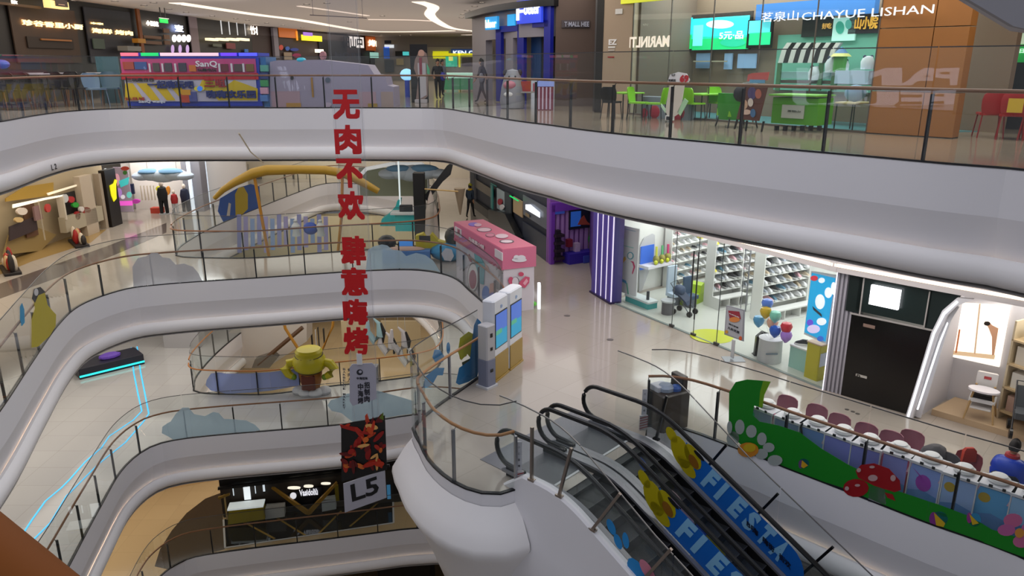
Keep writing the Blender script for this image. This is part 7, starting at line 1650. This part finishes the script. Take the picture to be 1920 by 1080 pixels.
for i, (x, y0, y1, yy, lb, wd) in enumerate([(361, 310, 378, 40.2, 'white light pole in front of the grey column', .1), (386, 306, 365, 41.6, 'wider pale blue light pole right of the grey column', .2)]):
    p = PY(x, y1, yy); mb = MB(E('dce8f4', .9)); mb.cyl(0, 0, 0, 3.8, wd, n=10); o = one(mb, 'glow_pole', lb, 'pole'); o.location = (p.x, yy, zB)  # glow put into plain white poles
p = PB(372, 394); mb = MB(M('8c8a90', .4)); mb.bbox(-.5, -.4, 0, .5, .4, 3.8); o = one(mb, 'column', 'plain grey column between the bright store and the cream store', 'column'); o.location = (p.x, p.y, zB)
def hang_cloud(x, y, yy, sx, sz, lb):
    p = PY(x, y, yy); r = thing('hanging_cloud', lb, 'decoration', p); mb = MB(M('a4b0bc', .8)); mb.smooth = True
    for i, (dx, dz, k) in enumerate([(-.7, 0, .45), (-.35, .12, .6), (0, .05, .7), (.38, .14, .6), (.75, 0, .42)]): mb.ball((dx * sx, 0, dz * sz), (k * sx * .75, .5, k * sz), 14)
    mb.build('cloud_body', r); mb = MB(M('6088a8', .8)); mb.smooth = True
    for dx, k in ((-.4, .4), (.3, .45)): mb.ball((dx * sx, -.1, .45 * sz), (k * sx, .42, k * .8 * sz), 12)
    mb.build('blue_top', r)
    for dx in (-.5, .5): mb = MB(M('707070')); mb.tube([(dx * sx, 0, .5 * sz), (dx * sx, 0, -2.3 - p.z)], .01, 4); mb.build('cord', r)
hang_cloud(305, 330, 39, 1.5, .52, 'grey and blue hanging cloud over the bright store entrance')
hang_cloud(775, 326, 38, 1.7, .6, 'grey and blue hanging cloud at the right end of the rear well')
front(wBk, 'cream_store_interior', 'cream store interior with pink and yellow goods left of the golden arch', [('back_wall', [rr(M('e8dcc4', .6), 392, 300, 640, 392, .1, .1)]), ('goods', [('e', M('c090a0'), 402, 322, 8, 12, .4, .1), ('e', M('3c2c1c'), 421, 316, 3, 8, .5, .1), ('e', M('c8b818'), 420, 330, 4, 6, .5, .1), rr(M('a89c8c'), 440, 306, 441, 345, .4, .05), rr(M('b8b0a0'), 470, 306, 471, 340, .4, .05)]),
    ('dark_frame', [rr(M('181818'), 536, 322, 541, 348, .5, .1), rr(M('241a14'), 552, 320, 557, 345, .5, .1), rr(M('2c2018'), 562, 320, 564, 345, .5, .1), rr(M('181818'), 578, 322, 580, 346, .5, .1), rr(M('202020'), 484, 326, 497, 350, .5, .1)])], 'store interior')
# items right of the rear well
boxthing('slide', 'turquoise stepped play slide beyond the rear well', 'slide', tuple(PB(724, 424)), .0, [('steps', M('2cb0b4', .5, emit=.15), ('f', lambda m: m.slab([(-.3, 0, 0), (.5, 0, 0), (.62, 0, .6), (.72, 0, 1.3), (.6, 0, 1.25), (.5, 0, .95), (.38, 0, .85), (.25, 0, .68), (.05, 0, .5), (-.2, 0, .35)], (0, .8, 0)))), ('pole', E('e0f0f4', .7), ('t', [(.72, .1, 0), (.72, .1, 3.2)], .04))])
boxthing('counter', 'turquoise fronted counter with dark goods beyond the rear well', 'counter', tuple(PB(770, 432)), 0, [('front_panel', M('2cb8bc', .5, emit=.15), ('b', -.7, -.2, 0, .7, .4, .8)), ('top', M('d0d4d8', .5), ('b', -.9, -.3, .8, .8, .5, .9)), ('goods', M('20242c'), ('b', -.5, 0, .9, .1, .3, 1.2)), ('goods', M('404854'), ('b', .2, 0, .9, .7, .3, 1.1))])
boxthing('balloon_sign', 'glossy pink oval hanging sign beyond the rear well', 'sign', tuple(PY(768, 358, 42)), 0, [('oval', M('c82060', .35), ('s', (0, 0, 0), (.5, .2, .24))), ('cord', M('a0a0a0'), ('t', [(0, 0, .2), (0, 0, 2.0)], .01))])
boxthing('arch_canopy', 'white curved play canopy with green mesh sides beyond the rear well', 'canopy', tuple(PB(735, 405)), 0, [('arch', E('e4e8ea', .5), ('f', lambda m: m.tube([(-1.8, .5, 1.9), (-1.3, .5, 2.4), (0, .5, 2.65), (1.6, .5, 2.65), (1.9, .5, 2.4)], .1, 8))), ('post', M('d0d8dc'), ('t', [(-1.8, .5, 0), (-1.8, .5, 1.9)], .05)), ('post', M('d0d8dc'), ('t', [(1.9, .5, 0), (1.9, .5, 2.4)], .05)), ('back_panel', M('8c9480', .6), ('b', -1.8, .9, .9, 1.9, 1.0, 2.4))])
boxthing('draped_pillar', 'black pillar with cream drapery and gold twigs right of the rear well', 'pillar', tuple(PB(792, 447)), 0, [('pillar', M('0c0c0e', .5), ('b', -.32, -.2, 0, .18, .3, 3.0)), ('drapery', M('b8aca4', .8), ('f', lambda m: m.lathe([(.34, 0), (.3, .6), (.26, 1.3), (.12, 1.9), (.02, 2.2)], .45, -.1))), ('black_spray', M('14161a', .6), ('f', lambda m: m.slab([(.1, 0, 1.9), (.5, 0, 2.4), (1.2, 0, 3.3), (1.5, 0, 3.5), (1.35, 0, 2.9), (1.0, 0, 2.6), (.6, 0, 2.1), (.3, 0, 1.7)], (0, .2, 0)))), ('gold_twig', M('b89860', .5), ('t', [(.2, -.2, 2.3), (1.0, -.25, 2.25), (1.7, -.3, 2.2)], .03)),
    ('hanging_cone', M('8c7c68', .6), ('f', lambda m: m.cyl(1.75, 0, 1.1, 2.3, .03, .25)))])
boxthing('inflatable_boat', 'blue and yellow inflatable shapes with black round tops by the kiosk corner', 'inflatable', tuple(PB(822, 488)), 0, [('blue_body', M('1c88b8', .4), ('s', (.4, 0, .35), (.75, .5, .38))), ('yellow_body', M('b8a80c', .4), ('f', lambda m: m.slab([(-.9, 0, .3), (-.9, 0, 1.0), (-.6, 0, 1.1), (-.45, 0, .85), (-.25, 0, 1.1), (0, 0, .8), (.35, 0, .7), (.3, 0, .3)], (0, .4, 0)))), ('black_top', M('0c0c10', .4), ('s', (.62, .1, .95), (.36, .3, .42))), ('dark_print', M('18181c', .5), ('b', -.75, -.02, .8, -.3, .0, 1.02))])
boxthing('play_counter', 'blue violet play counter with colourful toys behind the cloud sticker', 'counter', tuple(PB(765, 492)), .05, [('body', M('4878b8', .5), ('b', -1.0, -.2, 0, .9, .4, .5)), ('toy_heap', M('b89888', .7), ('s', (-.1, .1, .52), (.8, .25, .12))), ('screen', E('3c78c0', .7), ('b', -.35, .2, .6, .2, .25, .82))])
boxthing('black_bonnet_seat', 'black rounded seat shell beside the play counter', 'seat', tuple(PB(727, 486)), 0, [('shell', M('0c0c0e', .4), ('s', (0, 0, .7), (.38, .3, .32))), ('handle', M('1c1c20'), ('t', [(.2, 0, .7), (.6, 0, .55), (.7, 0, .62)], .03)), ('stand', M('2c2c30'), ('c', 0, 0, 0, .5, .08))])
mb = MB(M('2a4aa8', .5)); mb.smooth = True; mb.ball((0, 0, .3), (.35, .25, .3), 12); o = one(mb, 'ribbon_cluster', 'cluster of blue and silver ribbons on the oval railing walk', 'decoration'); o.location = PB(583, 440); 
for i, (x, lb) in enumerate(((556, 'white draped figure decoration left of the blue ribbons'), (602, 'silver draped figure decoration right of the blue ribbons'))):
    mb = MB(M('b8bcc0', .6)); mb.smooth = True; mb.lathe([(.2, 0), (.14, .26), (.2, .46), (.08, .62), (.1, .72), (0, .78)]); o = one(mb, 'draped_figure', lb, 'decoration'); o.location = PB(x, 442)
# golden arch with straps over the rear well
GOLDT = M('98781a', .4, noise=.1)
arch = thing('golden_arch', 'thick golden inflatable arch spanning the rear well with straps hanging down', 'arch', tuple(PY(560, 318, 34)))
def at_(pts, yy=34): return [PY(x, y, yy) - Vector(arch.location) for x, y in pts]
mb = MB(GOLDT); mb.smooth = True; mb.tube(at_([(402, 372), (418, 356), (440, 342), (475, 325), (500, 319), (560, 318), (610, 319), (645, 325), (680, 342), (710, 359)]), [.1, .14, .18, .24, .24, .2, .2, .2, .18, .14], 10); mb.build('tube', arch)
for pts in ([(476, 326), (502, 470), (535, 616), (568, 668)], [(642, 325), (641, 400), (634, 470), (624, 612), (604, 656)]):
    mb = MB(M('a8741c', .5)); q = at_(pts, 34); mb.tube(q, .07, 6); mb.build('strap', arch)
mb = MB(M('d8c8a8', .5)); mb.tube([PY(448, 250, 20) - Vector(arch.location), PY(470, 285, 24) - Vector(arch.location), PY(494, 305, 27.4) - Vector(arch.location)], .02, 5); mb.build('stay_rope', arch)
# paving band along the left part of the gallery
def floor_poly(name, z, pts, mat, h=.004):
    mb = MB(mat); q = [P(x, y, z) for x, y in pts]; mb.slab([(v.x, v.y, z + .001) for v in q], (0, 0, h)); return struct(mb, name)
floor_poly('floor_border', zB, [(-60, 565), (0, 532), (100, 497), (200, 462), (312, 418), (312, 436), (215, 478), (110, 520), (0, 560), (-60, 600)], M('5a504c', .12))
floor_poly('floor_wood', zB, [(-60, 540), (0, 515), (60, 490), (170, 455), (200, 430), (120, 440), (0, 470), (-60, 480)], M('947848', .2))

# =============================================================== LOWER GALLERY
zC = LZ['C']
HC = -8.1
wC1 = struct_wall((-30, 50), (6, 50), zC, HC, M('c8b894', .6), 'wall_back_lower')
wC2 = struct_wall((-22, 14), (-20.5, 50), zC, HC, M('c8c4c0', .6), 'wall_left_lower')
NEON = E('38aee0', 1.3)
def floor_line(name, label, pts, w, mat, z, cat='light line'):
    q = [P(x, y, z) for x, y in pts]; path = [Vector((v.x, v.y)) for v in q]; ns_ = normals(path)
    mb = MB(mat); mb.loft([[(p.x - n.x * w, p.y - n.y * w, z + .004), (p.x + n.x * w, p.y + n.y * w, z + .004), (p.x + n.x * w, p.y + n.y * w, z + .012), (p.x - n.x * w, p.y - n.y * w, z + .012)] for p, n in zip(path, ns_)])
    return one(mb, name, label, cat)
floor_line('neon_floor_line', 'left one of two cyan neon lines bending across the pale lower floor', [(246, 652), (251, 700), (259, 740), (266, 771), (250, 788), (205, 818), (190, 840), (160, 866), (130, 900), (115, 915), (85, 940), (60, 975), (45, 998)], .028, NEON, zC)
floor_line('neon_floor_line', 'right one of two cyan neon lines bending across the pale lower floor', [(257, 650), (264, 700), (273, 745), (279, 776), (268, 792), (235, 830), (210, 850), (185, 870), (155, 900), (125, 930), (95, 980), (55, 1020)], .028, NEON, zC)
stg = thing('stage_counter', 'dark low stage with violet and cyan light edge at the left of the lower gallery', 'stage', tuple(P(205, 690, zC)), .75)
mb = MB(M('1c1c28', .4)); mb.bbox(-1.4, -.6, 0, 1.4, .7, .5); mb.build('body', stg); mb = MB(M('6040a0', emit=.3)); mb.ball((.1, 0, .6), (.5, .3, .15), 10); mb.build('violet_cushion', stg); mb = MB(E('30d8d8', 1.4)); mb.box(-1.4, -.64, .1, 1.4, -.6, .18); mb.build('light_edge', stg)
mb = MB(M('a8a6a8', .5)); mb.bbox(-.9, -.4, 0, .9, .4, 3.8); o = one(mb, 'column', 'broad pale grey column behind the neon lines', 'column'); o.location = P(298, 690, zC) + Vector((0, 3, 0))
front(wC1, 'store_interior', 'beige store interior with dark and light hanging garments on the lower gallery', [
    ('hanging_garment', [rr(M('16161a'), 585, 612, 590, 650, .3, .2), rr(M('1c1c20'), 598, 610, 602, 650, .3, .2), rr(M('24221e'), 608, 612, 612, 640, .3, .2), rr(M('d8d8d8'), 594, 614, 597, 645, .35, .2)]),
    ('panel', [rr(M('b8a888'), 640, 600, 690, 650, .1, .1), rr(M('a89878'), 715, 600, 790, 640, .1, .1)])], 'store interior')
def lingerie(x, y, c, lb, s=1.0):
    p = PY(x, y, 34); r = thing('hanging_ribbon', lb, 'decoration', p)
    mb = MB(M(c, .6)); mb.smooth = True
    mb.tube([(-.35 * s, 0, .5 * s), (-.4 * s, 0, 0), (-.1 * s, 0, -.45 * s), (.15 * s, 0, -.2 * s), (.1 * s, 0, .4 * s), (-.1 * s, 0, .6 * s)], [.06, .16, .2, .18, .1, .04], 8); mb.build('loop', r)
    mb = MB(M('1a1a1c', .6)); mb.tube([(.2 * s, 0, .4 * s), (.32 * s, 0, 0), (.25 * s, 0, -.5 * s)], [.05, .1, .05], 8); mb.build('dark_fold', r)
    mb = MB(M('a0a0a0')); mb.tube([(-.1 * s, 0, .6 * s), (-.1 * s, 0, HC - p.z)], .01, 4); mb.build('cord', r)
lingerie(728, 645, 'c8c4c8', 'grey white looped ribbon decoration right of the banner'); lingerie(752, 640, 'b8b4b8', 'taller striped ribbon decoration next to the balcony nose', 1.2); lingerie(765, 668, 'd0d0d0', 'white ribbon decoration hanging lowest by the balcony nose', .9)
lingerie(706, 622, '90b0b8', 'pale blue ribbon decoration behind the last red characters', 1.1)
# inclined white flight inside the rear well
fl_ = thing('stair_flight', 'pale inclined escalator flight with brown handrail behind the yellow figure', 'escalator', tuple(P(490, 690, zC)))
def fp_(pts, yy): return [PY(x, y, yy) - Vector(fl_.location) for x, y in pts]
mb = MB(M('c8c0b8', .5)); mb.slab(fp_([(345, 690), (345, 672), (450, 612), (575, 600), (575, 640), (500, 690)], 38), (0, 1.2, 0)); mb.build('side_panel', fl_)
mb = MB(M('5a3c24', .5)); mb.tube(fp_([(484, 684), (510, 662), (567, 614)], 37), .12, 6); mb.build('handrail', fl_)
mb = MB(M('70685e', .5)); mb.slab(fp_([(472, 690), (478, 674), (510, 664), (520, 672), (505, 690)], 36.9), (0, .5, 0)); mb.build('newel', fl_)
# yellow inflatable figure seen from behind, left plain
fy = thing('inflatable_figure', 'big plain yellow inflatable figure with brown lower half on a white cloud base', 'inflatable', tuple(P(585, 737, zC)))
YI = M('b8ac10', .35, emit=.05)
mb = MB(YI); mb.smooth = True; mb.lathe([(0, 1.0), (.45, 1.02), (.66, 1.2), (.72, 1.45), (.68, 1.65), (.58, 1.78), (.56, 1.84), (.58, 1.95), (.5, 2.06), (0, 2.1)], n=24); mb.build('body', fy)
mb = MB(M('8c5410', .5)); mb.smooth = True; mb.lathe([(0, .2), (.34, .22), (.44, .55), (.5, .95), (.46, 1.08), (0, 1.1)], n=24); mb.build('brown_shorts', fy)
mb = MB(M('5c2410', .5)); mb.bbox(-.3, -.5, .35, .3, -.36, 1.0, .06); mb.build('back_pocket', fy)
mb = MB(M('2c2410', .5)); mb.smooth = True; mb.lathe([(.47, 1.02), (.53, 1.06), (.53, 1.12), (.47, 1.14)], n=24); mb.build('belt', fy)
mb = MB(M('3c2c14', .5)); mb.smooth = True; mb.tube([(.58 * math.cos(a), .58 * math.sin(a), 1.8 + .06 * math.sin(a)) for a in [2 * math.pi * k / 20 for k in range(20)]], .025, 6, closed=True); mb.build('neck_cord', fy)
for s_ in (-1, 1):
    mb = MB(YI); mb.smooth = True; mb.tube([(s_ * .5, 0, 1.5), (s_ * .9, -.05, 1.4), (s_ * 1.05, -.1, 1.2), (s_ * .9, -.15, .95), (s_ * .7, -.2, .85)], [.16, .2, .22, .18, .14], 12); mb.build('arm', fy)
    mb = MB(M('6c8c1c', .5)); mb.smooth = True; mb.ball((s_ * .66, -.22, .85), (.13, .13, .14), 10); mb.build('green_cuff', fy)
mb = MB(M('c8c8cc', .8)); mb.smooth = True
for dx, dy, k in ((-.55, 0, .3), (-.2, -.2, .34), (.2, -.2, .36), (.55, 0, .3), (0, .15, .35)): mb.ball((dx, dy, .12), (k, k, .2), 12)
mb.build('cloud_base', fy)
bn2 = MB(M('8c8c90', .5)); bn2.box(-.6, -.2, 0, .6, .2, .8); o = one(bn2, 'low_cabinet', 'small grey cabinet right of the yellow figure', 'cabinet'); o.location = P(685, 716, zC)

# =============================================================== LOWEST GALLERY: BLACK SHOPFRONT
zD = LZ['D']
wD = struct_wall((-24, 29.5), (-13.3, 33.9), zD, -14.2, M('c0a070', .6), 'wall_left_deep')
wDs = struct_wall((-13.2, 30.2), (-3.5, 31.7), zD, -14.2, M('0e0d0d', .35), 'wall_black_shop')
front(wDs, 'black_shopfront', 'black and gold shopfront with yellow counter and V shaped golden beams', [
    ('opening', [('p', M('2c2218', .6, emit=.1), [(413, 918), (735, 880), (738, 938), (420, 972)], .02, .02)]),
    ('top_beam', [('p', BLACK, [(410, 910), (735, 870), (735, 876), (410, 915)], .1, .1)]),
    ('light_panel', [rr(E('d8e4ec', 1.), 437, 912, 440, 926, .1, .05), rr(E('e8f0f4', 1.1), 457, 908, 472, 932, .15, .05), rr(E('d8e4ec', 1.), 478, 906, 481, 922, .1, .05), rr(E('d8e4ec', 1.), 493, 905, 498, 918, .1, .05)]),
    ('counter', [('p', M('8c7c10', .5, emit=.08), [(435, 939), (498, 932), (502, 955), (434, 965)], .3, .5)]), ('counter_top', [('p', E('d8e0e0', .6), [(433, 936), (499, 929), (499, 932), (433, 939)], .28, .56)]),
    ('white_chest', [('p', M('b8b8b4', emit=.1), [(501, 940), (536, 937), (537, 955), (501, 960)], .2, .4), ('p', M('a8b0b0', emit=.1), [(605, 927), (630, 923), (632, 941), (606, 946)], .2, .4), rr(M('8c7c10', emit=.08), 628, 903, 637, 932, .25, .1)]),
    ('sign_board', [('p', M('101018', .4), [(540, 922), (604, 908), (604, 948), (540, 955)], .1, .1)]), ('sign_lettering', [tx(E('e8e8f0', 1.2), 'Vasidoliù', 562, 913, 597, 922, .24, .03), ('e', E('f0f0f8', 1.), 551, 924, 6, 6, .24, .02)]),
    ('golden_beam', [('p', M('a88030', .35, .3), [(512, 903), (518, 903), (584, 948), (581, 952), (575, 951)], .45, .15), ('p', M('a88030', .35, .3), [(581, 952), (578, 947), (628, 896), (632, 892), (634, 895), (586, 950)], .45, .15), ('p', M('8c7030', .35, .3), [(412, 924), (434, 917), (434, 920), (413, 928)], .3, .1)]),
    ('lamp_ellipse', [('e', E('f4ecd8', 1.4), 553, 907, 12, 2, .3, .1), ('e', E('f4ecd8', 1.4), 580, 904, 9, 2, .3, .1), ('e', E('f4ecd8', 1.4), 612, 899, 9, 1.6, .3, .1)]),
    ('wall_frame', [rr(M('a08858'), 424, 922, 427, 972, .2, .05), rr(E('3c78a0', .6), 725, 905, 733, 930, .2, .05)])])
for x, y, lb in ((462, 972, 'dark chair before the yellow counter, left of two'), (484, 970, 'dark chair before the yellow counter, right of two')):
    chair('bar_chair', lb, 'chair', P(x, y, zD), math.pi, M('2a2a2c', .5), M('1c1c1e', .5))
floor_poly('floor_black', zD, [(419, 974), (737, 938), (738, 980), (422, 1027)], M('08080a', .06), .006)
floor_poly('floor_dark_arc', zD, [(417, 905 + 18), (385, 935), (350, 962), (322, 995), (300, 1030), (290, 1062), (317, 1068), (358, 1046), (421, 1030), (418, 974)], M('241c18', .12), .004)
gf = MB(M('b8b8b8', .4)); 
def fline(mb, a, b, w=.04, z=zD + .012):
    p, q = P(a[0], a[1], z), P(b[0], b[1], z); mb.bar(p, q, w * 2, .006)
fline(gf, (422, 1027), (738, 980)); fline(gf, (738, 980), (737, 938)); fline(gf, (419, 974), (422, 1027)); one(gf, 'floor_border_strip', 'white border strip around the glossy black floor', 'floor strip')
for i, (a, b, lb) in enumerate([((443, 971), (515, 1010), 'gold floor inlay, first from the left on the black floor'), ((508, 964), (573, 1004), 'gold floor inlay, second from the left on the black floor'), ((640, 958), (598, 1000), 'gold floor inlay leaning right under the level board'), ((712, 940), (656, 987), 'gold floor inlay at the right of the black floor')]):
    mb = MB(M('a08030', .3, .4)); fline(mb, a, b, .045); one(mb, 'gold_inlay', lb, 'floor inlay')
# dark kiosk one storey further down
mb = MB(M('100e0e', .4)); mb.bbox(-1.3, -1, 0, 1.3, 1, 2.6); o = one(mb, 'dark_kiosk', 'black kiosk on the lowest floor at the bottom edge', 'kiosk'); o.location = P(765, 1110, LZ['E'])

lc = thing('violet_tint_strips', 'violet blue hanging light strips inside the rear well', 'light curtain', tuple(PY(535, 440, 38)))
for i in range(14):  # added strips; the violet light is only their colour
    x = 448 + 12.5 * i; a = PY(x, 402 + (i % 3) * 4, 38); b = PY(x + 1, 474 - (i % 4) * 5, 38)
    mb = MB(M(['9094c8', 'a09ccc', '8ca4d0'][i % 3], .5, emit=.15)); mb.slab([a + Vector((-.11, 0, 0)), a + Vector((.11, 0, 0)), b + Vector((.11, 0, 0)), b + Vector((-.11, 0, 0))], (0, .02, 0)); loc_of(lc, mb.build('tint_strip', lc))
